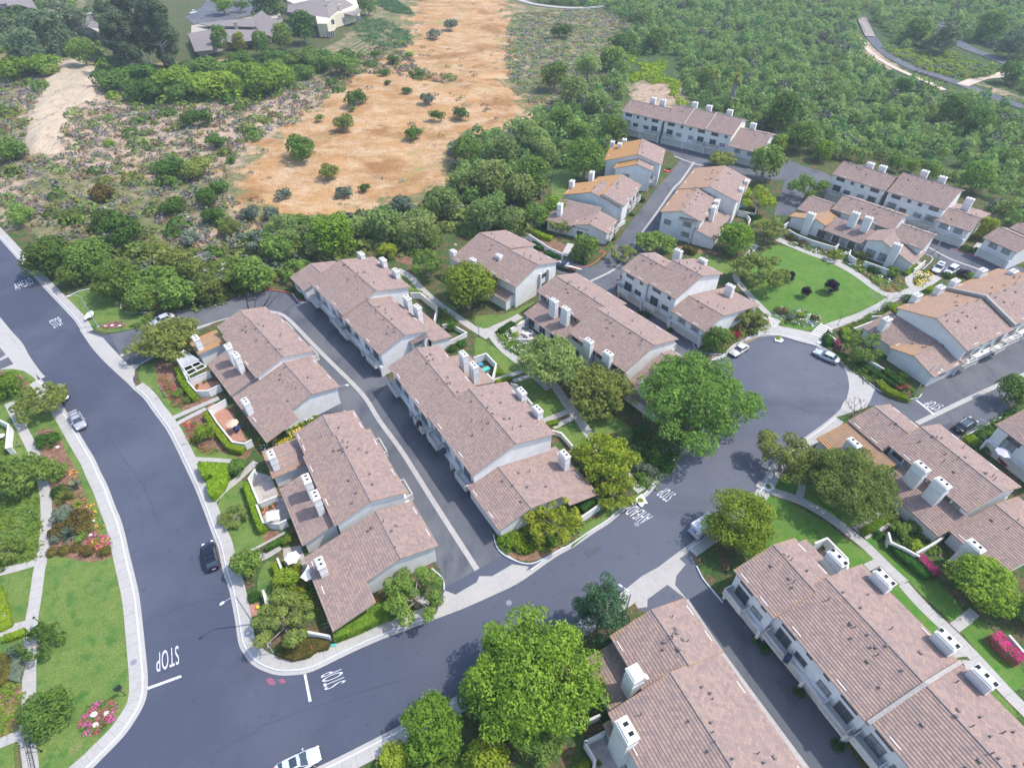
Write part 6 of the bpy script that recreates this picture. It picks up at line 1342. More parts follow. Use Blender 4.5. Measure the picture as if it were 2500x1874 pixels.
hedge('c1', [(1510,-20),(1570,80),(1640,165)], 1.0, 1.2, 'bright clipped hedge along the first patio with red paving')
hedge('c1', [(1730,300),(1820,420),(1930,570),(2040,600)], 1.0, 1.2, 'bright clipped hedge curving around the tan parasol patio')
hedge('b1', [(1490,1500),(1560,1620),(1600,1700)], .9, 1.2, 'bright clipped hedge below the white pergola')
hedge('c1', [(1660,730),(1700,715),(1900,722),(1925,745),(1920,800),(1880,900),(1790,1000),(1760,990),(1740,900),(1755,870),(1790,850),(1800,830),(1760,815),(1715,840),(1690,810)], 0, 1.5, 'arrow-shaped clipped hedge at the sidewalk between the two lawns', closed=True)
hedge('e1', [(280,800),(330,950),(400,1150),(460,1350),(560,1580)], 1.1, 1.3, 'long clipped hedge beside the patios with the square white sail')
hedge('e2', [(770,560),(830,700),(890,880),(930,1000)], 1.1, 1.2, 'short clipped hedge beside the low white wall under the white parasol')
hedge('e2', [(600,330),(800,220),(1020,90)], .7, .7, 'low trimmed strip hedge between two garden paths', 'hedge2')
hedge('d2', [(660,500),(850,430),(1000,360),(1150,300)], 2.0, 1.5, 'dense leafy hedge behind the wire fence along the street', 'bright')
hedge('d2', [(190,700),(320,740),(460,710),(520,660),(620,640),(640,590),(560,560),(420,570),(250,600)], 0, .7, 'olive ground hedge at the street corner', 'bronze', closed=True)
hedge('e3', [(420,180),(560,90),(640,40)], 1.2, .8, 'low trimmed hedge at the fork of the garden path', 'hedge2')
hedge('e3', [(340,1040),(480,1000),(600,970)], .6, .5, 'narrow strip hedge between the two stub paths', 'hedge')
hedge('c3', [(330,390),(420,370)], .9, .6, 'pale strip hedge at the stub path below the chimneys', 'hedge')
hedge('c3', [(620,1110),(740,1020)], 1.0, .9, 'dark hedge under the street-side eave', 'hedge2')
hedge('c4', [(860,1300),(980,1230),(1100,1150)], 1.0, .7, 'light clipped hedge between two garden paths on the right', 'hedge')
hedge('c4', [(1110,1400),(1200,1490),(1330,1600),(1420,1670)], 1.3, 1.0, 'dark hedge along the garden wall on the right', 'hedge2')
hedge('b4', [(560,1190),(520,1240),(560,1310),(600,1300),(600,1230)], 0, 1.0, 'rounded hedge at the foot of the right-hand steps', 'hedge2', closed=True)
hedge('b4', [(700,1170),(730,1230),(740,1280)], 1.5, 1.0, 'rounded block hedge below the low white wall', 'hedge')
hedge('b4', [(820,1440),(930,1520),(1040,1590),(1150,1660)], 1.2, .9, 'long dark hedge in front of the low end gable', 'hedge2')
hedge('b4', [(1040,1520),(1130,1590),(1200,1640)], 1.5, 1.3, 'tall block hedge against the low end gable wall', 'hedge2'); hedge('b4', [(1160,1550),(1230,1590)], 1.6, 1.3, 'shorter block hedge against the low end gable wall', 'hedge2')
hedge('c4', [(990,20),(1050,90),(1150,140),(1240,165)], 1.4, .8, 'green hedge following the kerb round the lane corner', 'hedge')
hedge('b3', [(1485,485),(1590,520)], 1.6, 1.2, 'brown-green hedge at the foot of the three-storey end wall', 'bronze')
hedge('b3', [(215,350),(300,390),(370,410)], 1.3, 1.0, 'hedge on the upper terraced bed by the stairs', 'hedge'); hedge('b3', [(200,450),(290,500)], 1.2, .8, 'hedge on the lower terraced bed by the stairs', 'hedge2'); hedge('b3', [(320,530),(450,570)], 1.2, .8, 'low hedge behind the parked pickup', 'hedge2')
hedge('e6', [(1160,870),(1320,950)], 1.2, 1.1, 'dark rectangular hedge beside the low patio of the lone terrace', 'hedge2')
hedge('b4', [(1220,710),(1270,670),(1320,640)], .9, .8, 'bright narrow hedge at the right end of the lawn-facing terrace', 'hedge')
hedge('b4', [(1400,850),(1450,830)], 1.2, .8, 'low green hedge beside the curved path', 'hedge')
hedge('d1', [(20,560),(100,540),(200,500)], .9, .6, 'pale trimmed hedge beside the side path on the left', 'hedge'); hedge('d1', [(60,640),(150,600),(190,800),(150,930),(60,900),(40,880)], 0, .6, 'pale green ground hedge beside the left footpath', 'grey', closed=True)
hedge('d1', [(-60,700),(40,690),(90,740),(60,900),(-60,980)], 0, .8, 'dark olive hedge block at the left edge', 'bronze', closed=True)
hedge('d1', [(-60,100),(0,120),(50,260),(90,440),(0,490),(-60,480)], 0, .7, 'bright shrub border with purple flowers at the left edge', 'hedge', closed=True, flowers=(plain('petal_violet', (.25,.25,.75), .7), .03))
hedge('c4', [(1330,1500),(1400,1570),(1480,1650)], 1.1, 1.3, 'magenta bougainvillea spilling over the garden wall on the right', 'dark', cat='flowering shrub', name='bougainvillea', flowers=(LEAF['magenta'], .75))
hedge('d4', [(1970,520),(2080,640),(2200,740)], 1.5, 1.4, 'magenta bougainvillea on the garden wall at the right edge', 'dark', cat='flowering shrub', name='bougainvillea', flowers=(LEAF['magenta'], .75))
hedge('b4', [(620,1280),(670,1320)], .9, 1.2, 'pink-red bougainvillea on the low wall right of the turning circle', 'dark', cat='flowering shrub', name='bougainvillea', flowers=(LEAF['magenta'], .8))
hedge('c4', [(1150,90),(1230,70)], .9, .9, 'red flowering shrub at the corner of the low end gable', 'dark', cat='flowering shrub', name='bougainvillea', flowers=(LEAF['red'], .8))
hedge('e1', [(770,150),(900,110),(1060,60)], .9, .5, 'yellow flowering border between the two terraces of the first block', 'mid', cat='flowers', name='flower_border', flowers=(plain('petal_yellow', (.80,.55,.03), .7), .5))
# mixed planting nobody could count
def planting(name, P, n, sz, cols, label, hmax=.5, z=.13, world=False):
    "cols = [(material, share)]"
    rng = np.random.RandomState(abs(hash_(name+label)) % 9999); poly = P if world else GP(P, z)
    X, Y = poly_points(poly, n, rng); n = len(X); m = max(1, n//14); cx, cy = X[:m], Y[:m]; idx = rng.randint(0, m, n); r = rng.rand(n)**.5*sz*4.5
    a = rng.uniform(0, 6.28, n); hgt = rng.uniform(.3, 1, m)[idx]*hmax; x = cx[idx]+r*np.cos(a); y = cy[idx]+r*np.sin(a); zz = z+hgt*(1-(r/(sz*4.5))**2*.8)*rng.uniform(.6, 1.1, n)
    zz = zz+np.maximum(0, hill_z(x, y)+.05)
    share = np.array([c[1] for c in cols], float); share /= share.sum(); mc = rng.choice(len(cols), m, p=share)[idx]; mc = np.where(rng.rand(n) < .12, rng.choice(len(cols), n, p=share), mc)
    Qd = leaf_cloud(np.stack([x, y, zz], 1), np.stack([rng.normal(size=n)*.5, rng.normal(size=n)*.5, np.ones(n)], 1), sz, rng, .8)
    me = quads_mesh(name, Qd, [c[0] for c in cols], mc); o = bpy.data.objects.new(name, me); SC.collection.objects.link(o); tag(o, label, 'planting' if 'flower' not in name else 'flowers', kind='stuff'); return o
def hash_(s): return sum((i+1)*ord(c) for i, c in enumerate(s))
PINK = plain('petal_pink', (.55,.10,.32), .7); ORANGE = plain('petal_orange', (.75,.34,.03), .7); YELLOW = MATS['petal_yellow']; WHT = plain('petal_white', (.8,.8,.78), .7); REDP = plain('petal_red', (.40,.09,.10), .7)
planting('flower_bed', Q('d1', (740,1150),(850,1095),(940,1100),(985,1140),(975,1210),(920,1290),(820,1370),(740,1390),(690,1350),(680,1270)), 2600, .09, [(LEAF['mid'],.62),(PINK,.22),(REDP,.16)], 'oval flower bed of pink and red flowers with three white rocks on the big lawn', .3, .14)
planting('flower_bed', Q('b1', (850,1160),(920,1130),(1000,1120),(1055,1140),(1050,1165),(980,1190),(880,1190)), 900, .10, [(LEAF['olive'],.4),(PINK,.4),(REDP,.2)], 'small oval bed of pink flowers with white rocks beside the bent lamp', .3, .14)
planting('flower_bed', Q('c1', (510,520),(570,640),(660,820),(710,960),(780,1080),(830,1200),(870,1330),(930,1400),(900,1440),(760,1420),(780,1250),(720,1100),(640,930),(560,700)), 1500, .13, [(ORANGE,.3),(LEAF['mid'],.6),(REDP,.10),(LEAF['olive'],.2)], 'street-side border of orange and red flowers in the left bed', .5)
planting('flower_bed', Q('c1', (760,1330),(900,1360),(920,1420),(850,1450),(760,1440)), 700, .13, [(PINK,.25),(REDP,.3),(LEAF['mid'],.3),(ORANGE,.2)], 'crimson and pink flower patch at the lower end of the left bed', .5)
planting('flower_bed', Q('c1', (1310,-20),(1400,20),(1480,120),(1590,250),(1460,250),(1400,120)), 1300, .12, [(REDP,.5),(LEAF['mid'],.4),(LEAF['olive'],.2)], 'red ground flowers outside the first patio hedge', .4)
planting('flower_bed', Q('c1', (1550,390),(1640,380),(1700,480),(1660,560),(1840,620),(1780,650),(1680,610),(1600,520)), 900, .12, [(REDP,.45),(LEAF['mid'],.4),(ORANGE,.15)], 'red ground flowers around the small round tree', .4)
planting('ground_cover', Q('c1', (-20,500),(60,480),(150,700),(250,900),(330,1000),(340,1500),(250,1560),(80,1600),(0,1640),(-60,1500)), 3000, .16, [(LEAF['mid'],.5),(LEAF['bright'],.4),(LEAF['olive'],.2)], 'mixed green ground cover on the left side of the left footpath', .4)
planting('ground_cover', Q('d1', (-60,930),(180,930),(190,1100),(120,1250),(60,1400),(-60,1420)), 800, .13, [(LEAF['bright'],.6),(LEAF['mid'],.4)], 'light green clumps on the mulch at the bottom left', .4)
planting('ground_cover', Q('b1', (-40,1560),(120,1550),(230,1610),(250,1690),(150,1720),(-40,1800)), 1500, .15, [(LEAF['bright'],.5),(LEAF['mid'],.4),(PINK,.08)], 'leafy ground cover with pink dots at the left edge above the tree', .6)
planting('ground_cover', Q('b1', (870,1190),(1190,1185),(1290,1100),(1330,1060),(1700,1020),(1900,950),(2200,860),(2300,850),(2211,780),(1500,700),(1000,800),(800,830),(760,850),(1030,945),(1020,1000),(1060,1045),(1280,1062),(1180,1165)), 3500, .28, [(LEAF['mid'],.5),(LEAF['olive'],.3),(LEAF['dark'],.3)], 'undergrowth between the small lawn and the first lane', .9)
planting('ground_cover', Q('c2', (40,500),(170,450),(400,380),(520,340),(560,300),(450,430),(330,500),(60,620)), 1100, .16, [(LEAF['bright'],.4),(LEAF['mid'],.3),(WHT,.1),(YELLOW,.12)], 'roses and low plants between the two terraces of the first block', .6)
planting('ground_cover', Q('d2', (640,400),(760,330),(900,260),(950,290),(1100,260),(1180,220),(1150,290),(900,400),(680,450)), 1200, .14, [(LEAF['mid'],.5),(LEAF['bright'],.3),(YELLOW,.12)], 'yellow daylilies along the lower wall of the first block', .5)
planting('ground_cover', Q('c3', (0,1280),(200,1180),(420,1040),(640,1200),(600,1300),(380,1460),(100,1480),(0,1440)), 2600, .16, [(LEAF['bright'],.4),(LEAF['yellow'],.3),(LEAF['mid'],.3)], 'corner planting below the second row at the street', .6)
planting('ground_cover', Q('c3', (1060,600),(1200,540),(1280,470),(1560,570),(1300,860),(1220,930),(1110,920),(1050,790)), 2200, .17, [(LEAF['dark'],.4),(LEAF['mid'],.4),(LEAF['grey'],.2)], 'low kerbside planting under the huge spreading tree', .5)
planting('ground_cover', Q('e3', (380,270),(450,200),(600,180),(720,260),(740,330),(860,420),(800,560),(700,580),(560,500),(430,380)), 2000, .14, [(LEAF['mid'],.5),(LEAF['bright'],.3),(WHT,.07)], 'dense shrubs and white flowers at the patio with the round table', .9)
planting('ground_cover', Q('b2', (1330,850),(1450,900),(1560,1000),(1680,1090),(1700,1140),(1600,1130),(1560,1080),(1480,940)), 900, .17, [(LEAF['mid'],.6),(LEAF['bright'],.4)], 'low green border along the patio walls of the second row', .5)
planting('ground_cover', Q('b4', (230,460),(420,490),(640,520),(830,600),(1080,740),(1250,820),(1240,860),(1050,870),(960,820),(820,700),(650,590),(420,540)), 3200, .16, [(LEAF['mid'],.5),(LEAF['bright'],.25),(LEAF['grey'],.15),(WHT,.09),(REDP,.06)], 'rose border along the terrace facing the oval lawn', .8)
planting('ground_cover', Q('b4', (1270,760),(1320,700),(1380,690),(1430,740),(1380,810),(1300,830)), 800, .15, [(YELLOW,.4),(LEAF['mid'],.3),(WHT,.15)], 'teardrop bed of yellow and white flowers beside the parked silver car', .5)
planting('ground_cover', Q('b4', (80,1040),(200,1000),(330,1030),(480,1060),(480,1150),(330,1160),(180,1130)), 1300, .15, [(LEAF['mid'],.45),(LEAF['grey'],.2),(WHT,.2),(MATS['petal_violet'],.05)], 'mixed flower bed at the lower edge of the oval lawn', .6)
planting('ground_cover', Q('b4', (560,1330),(640,1380),(800,1440),(1000,1600),(1200,1700),(1340,1680),(1240,1800),(1060,1740),(860,1600),(700,1480),(640,1420)), 2400, .15, [(LEAF['mid'],.6),(LEAF['bright'],.3),(PINK,.05)], 'green strip between the kerb and the low end gable', .5)
planting('ground_cover', Q('b4', (820,1110),(1000,1030),(1200,970),(1220,990),(1040,1070),(900,1150),(760,1180),(700,1170)), 1200, .16, [(LEAF['bright'],.5),(LEAF['mid'],.4)], 'green border between the curved path and the firewall terrace', .5)
planting('ground_cover', Q('b3', (1580,1290),(1850,1130),(2060,960),(2211,1150),(2211,1200),(2040,1230),(1900,1330),(1800,1390),(1640,1380)), 2600, .2, [(LEAF['mid'],.5),(LEAF['olive'],.4),(REDP,.03)], 'planting around the low wing at the turning circle', .7)
planting('ground_cover', Q('c4', (1700,560),(1850,440),(2000,360),(2211,230),(2211,300),(2000,480),(1900,560),(1850,620),(1740,620)), 1600, .18, [(LEAF['mid'],.5),(LEAF['hedge2'],.4)], 'ivy bank between the lane and the white terrace at the right edge', .6)
planting('ground_cover', Q('c4', (1110,1300),(1330,1180),(1420,1330),(1480,1480),(1320,1500),(1180,1420)), 1200, .16, [(LEAF['mid'],.5),(LEAF['bright'],.4),(PINK,.05)], 'leafy patio planting on the right', .9)
planting('ground_cover', Q('d3', (-900,1700),(-300,1560),(-100,1500),(-130,1700)), 1500, .2, [(LEAF['bright'],.6),(LEAF['mid'],.4)], 'ground cover at the bottom edge under the round trees', .6)
planting('ground_cover', Q('e2', (880,560),(1180,560),(1290,900),(1400,1200),(1500,1500),(1100,1300),(950,1000),(880,800)), 1700, .13, [(LEAF['yellow'],.4),(LEAF['mid'],.4),(LEAF['olive'],.3)], 'overgrown corner beside the low roof of the first block', .8)
# ice plant lawns on the hilltop slope
for P, lab in ((Q('a2', (840,260),(940,150),(1050,170),(1210,230),(1330,290),(1350,370),(1260,400),(1130,430),(1000,400),(880,310)), 'dark green ice plant bank below the cream house'), (Q('a2', (1010,40),(1100,-30),(1200,10),(1320,100),(1340,140),(1200,120),(1080,70)), 'upper dark green ice plant bank at the top edge')):
    planting('ice_plant', P, 5200, .3, [(leaf_mat('leaf_iceplant', (.09,.21,.07), (.07,.16,.055), .2),1.0)], lab, .35, .3)
# sage scrub, dry tufts, woodland
def scatter_zone(name, P, n, clump, sz, cols, label, hmax, per=16, excl=(), seed=1, flat=.8, kind='stuff', rnd=0):
    rng = np.random.RandomState(seed); X, Y = poly_points(P, n, rng); keep = np.ones(len(X), bool)
    for E in excl: keep &= ~(inpoly(X, Y, E))
    X, Y = X[keep], Y[keep]; m = len(X); R = clump*rng.uniform(.5, 1.4, m); idx = np.repeat(np.arange(m), per); d = rng.normal(size=(len(idx), 3)); d[:, 2] = np.abs(d[:, 2]); d /= np.linalg.norm(d, axis=1, keepdims=True)
    z = hill_z(X, Y); r = R[idx]; R = R*(1 if not rnd else np.random.RandomState(4).uniform(.7, 1.25, m))
    if rnd: z = z + vnoise(X, Y, 9, 41)*3.2 - .6; d = d*(.55+.45*rng.rand(len(d), 1)**.5); r = r*(.75+.5*vnoise(X[idx]+d[:, 0]*3, Y[idx]+d[:, 1]*3, 1.3, 4))
    hh = (R*hmax*rng.uniform(.7, 1.2, m))[idx]; pos = np.stack([X[idx]+d[:, 0]*r, Y[idx]+d[:, 1]*r, z[idx]+d[:, 2]*hh], 1)
    share = np.array([c[1] for c in cols], float); share /= share.sum(); mc = rng.choice(len(cols), m, p=share)[idx]
    Qd = leaf_cloud(pos, d*np.array([1, 1, 1/max(.3, hmax)])+rng.normal(size=d.shape)*.45, (r*sz), rng, .7)
    me = quads_mesh(name, Qd, [c[0] for c in cols], mc); o = bpy.data.objects.new(name, me); SC.collection.objects.link(o); tag(o, label, 'vegetation', kind=kind); return o
SAGE = [(LEAF['grey'],.32),(LEAF['willow'],.12),(leaf_mat('leaf_dead_purple', (.24,.20,.24), (.17,.14,.15), .1),.2),(leaf_mat('leaf_dead_brown', (.26,.17,.10), (.19,.13,.08), .1),.16),(LEAF['olive'],.12),(leaf_mat('leaf_white_bloom', (.33,.36,.27), (.25,.28,.20), .1),.07)]
SCRUB = GP(Q('D', (0,160),(90,150),(215,230),(430,200),(640,190),(740,150),(800,110),(880,90),(900,150),(980,170),(960,190),(860,170),(780,160),(740,200),(640,260),(540,320),(500,370),(505,430),(540,480),(640,485),(760,465),(830,445),
     (780,480),(700,500),(640,510),(600,560),(540,590),(420,560),(330,560),(200,530),(120,520),(40,470),(-30,420),(-60,200)))
scatter_zone('sage_scrub', SCRUB, 3300, 1.0, .33, SAGE, 'grey, purple and brown sage scrub over the pale slope', .75, 16, [ROCK], 5)
scatter_zone('sage_scrub', GP(Q('D', (1105,30),(1240,20),(1350,20),(1350,100),(1330,200),(1250,300),(1170,250),(1100,190),(1090,110))), 2600, 1.0, .33, SAGE+[(LEAF['mid'],.2)], 'low grey-green scrub on the flat right of the golden slope', .5, 12, [], 6)
scatter_zone('green_brush', SCRUB, 190, 2.2, .24, [(LEAF['mid'],.3),(LEAF['dark'],.3),(LEAF['olive'],.25),(LEAF['willow'],.25)], 'scattered green bushes merging into the scrub slope', .85, 60, [ROCK], 15)
scatter_zone('green_brush', GP(Q('D', (60,560),(130,520),(300,540),(420,560),(560,500),(640,480),(780,470),(950,440),(1000,400),(1180,400),(1200,480),(1120,520),(1050,500),(960,520),(900,560),(780,540),(650,590),(560,620),(400,650),(300,660),(230,640),(130,600))), 480, 1.9, .24, [(LEAF['mid'],.3),(LEAF['willow'],.35),(LEAF['olive'],.2),(LEAF['dark'],.12),(LEAF['grey'],.15)], 'continuous brush between the roadside trees and the terraces', .9, 60, [GP(Q('b1', (1500,780),(1560,680),(1790,560),(1900,600),(1900,800),(1700,900),(1560,860)))], 16)
scatter_zone('green_brush', GP(Q('D', (225,150),(300,155),(400,150),(520,145),(640,120),(760,120),(770,145),(650,165),(640,200),(590,215),(500,232),(400,238),(320,232),(230,215))), 260, 2.6, .22, [(LEAF['bright'],.3),(LEAF['mid'],.35),(LEAF['dark'],.35)], 'dense green brush filling the hilltop hedge band', .9, 90, [], 18)
scatter_zone('green_brush', GP(Q('D', (-40,20),(60,0),(200,0),(230,60),(220,130),(120,135),(40,130),(-40,140))), 120, 3.0, .22, [(LEAF['euc'],.5),(LEAF['mid'],.3),(LEAF['dark'],.3)], 'dark undergrowth beneath the top left trees', .9, 90, [], 19)
scatter_zone('hill_grass_clumps', GRASS_ZONE, 60, 1.2, .26, SAGE, 'scattered grey and olive clumps on the golden slope', .5, 18, [], 17)
scatter_zone('yellow_mustard', GP(Q('a3', (960,470),(1080,420),(1110,450),(1040,530),(1230,540),(1330,510),(1340,560),(1270,620),(1430,690),(1460,740),(1400,800),(1500,870),(1440,880),(1380,790),(1340,700),(1210,700),(1150,670),(1010,700),(990,640),(1110,610),(1140,560),(1000,510))), 420, 1.1, .3, [(leaf_mat('leaf_mustard', (.36,.42,.03), (.22,.31,.03), .3),1)], 'bright yellow-green mustard patches behind the long upper terrace', .7, 22, [], 7)
scatter_zone('dry_grass', GRASS_ZONE, 3500, .6, .20, [(leaf_mat('straw', (.50,.31,.17), (.38,.21,.10), .1, .05),.6),(leaf_mat('straw_dark', (.42,.25,.13), (.34,.19,.09), .1, .05),.15),(leaf_mat('straw_pale', (.58,.43,.28), (.52,.36,.22), .1, .05),.3)], 'golden dry grass', .18, 6, [], 8)
WOOD = GP(Q('D', (1110,-60),(2300,-60),(2300,620),(2150,480),(2140,430),(2080,400),(1990,370),(1880,350),(1800,350),(1730,330),(1650,290),(1560,245),(1450,200),(1440,170),(1360,165),(1340,250),(1320,320),(1200,370),(1090,460),(980,440),(970,330),(1030,290),(1110,280),(1180,250),(1290,190),(1350,110),(1370,60),(1310,20),(1150,10)))
CLEAR = [GP(Q('a4', (800,100),(900,60),(980,240),(1200,480),(1700,650),(2211,830),(2300,1010),(1900,900),(1500,820),(1200,700),(980,610),(830,500),(790,350))),
         GP(Q('a4', (1000,380),(1200,420),(1550,440),(1880,560),(2050,600),(1700,680),(1400,600),(1150,500))), GP(Q('a4', (1460,180),(1720,320),(2190,510),(2150,670),(1640,500),(1460,360))),
         GP(Q('a4', (1700,720),(2100,580),(2150,640),(2000,680),(2211,760),(2211,860),(1900,790))), GP(Q('a4', (1120,760),(1400,800),(1350,880),(1150,870))), GP(Q('a3', (990,470),(1480,470),(1480,880),(1000,700))), GP(Q('a3', (980,680),(1420,700),(1430,900),(1040,850)))]
scatter_zone('woodland', WOOD, 7600, 1.95, .21, [(LEAF['willow'],.42),(leaf_mat('leaf_willow_green', (.30,.41,.12), (.19,.29,.085), .45, .25),.40),(leaf_mat('leaf_wood_dark', (.13,.24,.08), (.10,.20,.07), .35, .3),.12),(LEAF['olive'],.10),(leaf_mat('leaf_bare_wood', (.17,.17,.15), (.12,.13,.10), .1, .3),.08)], 'dense grey-green willow woodland filling the valley', 1.5, 95, CLEAR, 9, rnd=1)
scatter_zone('woodland_understorey', GP(Q('a4', (1000,380),(1200,420),(1550,440),(1880,560),(2050,600),(1700,680),(1400,600),(1150,500))), 420, 1.5, .25, [(LEAF['mid'],.5),(LEAF['yellow'],.25),(LEAF['grey'],.25)], 'low green brush between the two reserve roads', .6, 40, [], 12)
WT = [(1140,290,34,'willow'),(1175,330,34,'willow'),(1240,200,40,'willow'),(1290,230,36,'willow'),(1250,290,34,'mid'),(1200,170,40,'mid'),(1270,150,36,'willow'),(1320,130,34,'mid'),(1390,40,34,'willow'),(1420,90,32,'mid'),
  (2040,90,40,'euc'),(1980,70,34,'mid'),(2140,60,40,'mid'),(2190,100,36,'euc'),(2060,240,40,'dark'),(2110,260,38,'mid'),(1930,260,30,'mid'),(1950,190,24,'dark'),(2180,160,30,'dark'),(1530,170,30,'mid')]
names_ = ['left','lower left','upper left','upper','lower','highest','middle','right','top','second from the top']
for i, (x, y, r_, leaf) in enumerate(WT):
    w1 = ['pale rounded','soft grey-green','wide pale','feathery pale','small green','high green','middle pale','greener','pale top-edge','green top-edge','big blue-green','deep green','broad green','blue-grey','near-black','dark-sided','lone green','little dark','dark right-edge','isolated green'][i]
    w2 = ['willow left of the uppermost stepped terrace chimney','willow between the golden slope and the stepped terraces','willow above the first bend of the thicket','willow left of the dry patch','tree below the dry patch edge','tree on the border of the sage flat','willow between the sage flat and the dry patch','tree above the mustard patches','willow at the beginning of the valley wood','tree right of the open oak',
      'tree in the middle of the far reserve road','tree just right of the footbridge road','tree at the far top right','tree at the top right corner','tree where the lower reserve road goes out of sight','tree right of the near-black one by the reserve road','tree at the bare roadside patch','tree at the bend of the reserve road','tree at the right end of the far road','tree above the long upper terrace chimneys'][i]
    tree(D_(x, y), r_*S_, 'round', leaf, f'{w1} {w2}', group='distinct trees in the valley wood', hs=.9)
# ------------------------------------------------------------------ vehicles
TYRE = plain('tyre', (.02,.02,.02), .9); RIM = plain('rim', (.45,.46,.48), .3, metal=.8); CARGLASS = plain('car_glass', (.03,.05,.06), .05, spec=.9)
HEADL = plain('headlight', (.75,.78,.82), .15, spec=.8); TAIL = plain('tail_light', (.45,.02,.02), .3); BLACKP = plain('black_trim', (.03,.03,.032), .5); CHROME = plain('chrome', (.7,.7,.72), .15, metal=.9)
def car(front, rear, col, label, shape='sedan', cat='car', L=None, extra=None, group='cars parked along the kerbs and lanes', length=4.7):
    "front / rear = surveyed middle of both ends on the ground"
    a, b = G(front, .5), G(rear, .5); c = (a+b)/2; d = (a-b); an = math.atan2(d.y, d.x); r = empty(cat.replace(' ', '_') if cat in ('pickup',) else 'parked_car', (c.x, c.y, .01), an); tag(r, label, cat, group)
    paint = plain('car_paint_'+label[:12].replace(' ', '_'), col, .25, metal=.35 if max(col) < .75 else .0, spec=.6, coat=.5)
    X = length/2; W_ = .90
    # body: loft of cross-sections (x, half width, sill, belt height, top-of-body height)
    if shape == 'suv': S = [(-X,.70,.45,.75,.95),(-X+.15,.84,.35,.85,1.02),(-X+.9,.92,.28,.90,1.05),(0,.94,.26,.88,1.03),(X-1.5,.93,.26,.86,1.02),(X-.9,.91,.28,.82,.98),(X-.3,.84,.35,.72,.86),(X,.62,.45,.60,.70)]; cab = (-X+.25, -X+.75, X-1.95, X-1.25, 1.02, 1.62)
    elif shape == 'pickup': S = [(-X,.86,.5,.8,1.02),(-X+.2,.94,.4,.85,1.05),(0,.95,.35,.88,1.05),(X-1.6,.95,.33,.88,1.06),(X-.9,.94,.33,.85,1.04),(X-.25,.90,.4,.78,.96),(X,.75,.5,.68,.84)]; cab = (-.35, -.05, X-2.3, X-1.6, 1.05, 1.72)
    else: S = [(-X,.50,.46,.60,.74),(-X+.12,.72,.36,.72,.88),(-X+.35,.83,.30,.78,.93),(-X+.9,.89,.26,.82,.95),(0,.91,.24,.80,.92),(X-1.4,.90,.24,.78,.90),(X-.8,.88,.27,.74,.84),(X-.38,.82,.32,.66,.78),(X-.14,.70,.36,.58,.68),(X,.44,.44,.50,.57)]; cab = (-X+.55, -X+1.25, X-2.2, X-1.35, .92, 1.40)
    V = []; Fc = []
    for x, hw, z0, zb, zt in S: V += [(x, -hw*.92, z0), (x, -hw, (z0+zb)/2), (x, -hw*.97, zb), (x, -hw*.86, zt), (x, 0, zt+.05), (x, hw*.86, zt), (x, hw*.97, zb), (x, hw, (z0+zb)/2), (x, hw*.92, z0)]
    for i in range(len(S)-1):
        for j in range(8): Fc.append([i*9+j, (i+1)*9+j, (i+1)*9+j+1, i*9+j+1])
        Fc.append([i*9+8, (i+1)*9+8, (i+1)*9, i*9])
    Fc.append(list(range(8, -1, -1))); Fc.append([(len(S)-1)*9+j for j in range(9)])
    o = new_mesh('body', V, Fc, [paint], r, smooth=True); md = o.modifiers.new('edge', 'BEVEL'); md.width = .03; md.segments = 2; md.limit_method = 'ANGLE'
    # glasshouse and roof panel
    x0, x1, x2, x3, zb, zt = cab; hb, ht = W_*.86, W_*.66; m = MB()
    B = [(x0,-hb,zb),(x3,-hb,zb),(x3,hb,zb),(x0,hb,zb)]; Tt = [(x1,-ht,zt-.03),(x2,-ht,zt-.03),(x2,ht,zt-.03),(x1,ht,zt-.03)]; n = len(m.v); m.v += B+Tt
    for f in ((0,1,5,4),(1,2,6,5),(2,3,7,6),(3,0,4,7),(4,5,6,7)): m.f.append(list(f)); m.m.append(0)
    m.build('window', CARGLASS, r)
    m = MB(); P = [(x1-.12,-ht-.04),(x1+.1,-ht-.06),(x2-.1,-ht-.06),(x2+.16,-ht-.02),(x2+.22,0),(x2+.16,ht+.02),(x2-.1,ht+.06),(x1+.1,ht+.06),(x1-.12,ht+.04),(x1-.16,0)]; m.prism(P, zt-.05, zt+.02)
    for sy in (-1, 1):      # pillars
        for (xa, za), (xb, zb_) in (((x0, zb), (x1, zt)), ((x3, zb), (x2, zt)), (((x0+x3)/2-.1, zb), ((x1+x2)/2-.05, zt))): m.tube([(xa, sy*(hb+.005), za), (xb, sy*(ht+.02), zb_-.02)], .035, 4)
    m.build('roof_panel', paint, r)
    if extra == 'sunroof': m = MB(); m.box(((x1+x2)/2+.2, 0, zt+.028), (.75, .95, .02)); m.build('sunroof', CARGLASS, r)
    if extra == 'rack':
        m = MB(); [m.box(((x1+x2)/2+f, 0, zt+.07), (.05, 1.15, .05)) for f in (-.6, .3)]; [m.box(((x1+x2)/2, sy*.56, zt+.05), (x2-x1-.2, .05, .06)) for sy in (-1, 1)]; m.build('roof_rack', BLACKP, r)
    if extra == 'silver_rack': m = MB(); [m.box(((x1+x2)/2, sy*.56, zt+.06), (x2-x1-.1, .07, .08)) for sy in (-1, 1)]; m.build('roof_rack', CHROME, r); m = MB(); m.box(((x1+x2)/2, 0, zt+.028), (1.4, .95, .02)); m.build('sunroof', CARGLASS, r)
    for sx in (-1, 1):
        for sy in (-1, 1):
            m = MB(); m.tube([(sx*(X-.85), sy*(W_-.16), .33), (sx*(X-.85), sy*(W_+.02), .33)], .33, 16); w_ = m.build('wheel', TYRE, r); m = MB(); m.tube([(sx*(X-.85), sy*(W_+.01), .33), (sx*(X-.85), sy*(W_+.035), .33)], .20, 12); m.build('rim', RIM, w_)
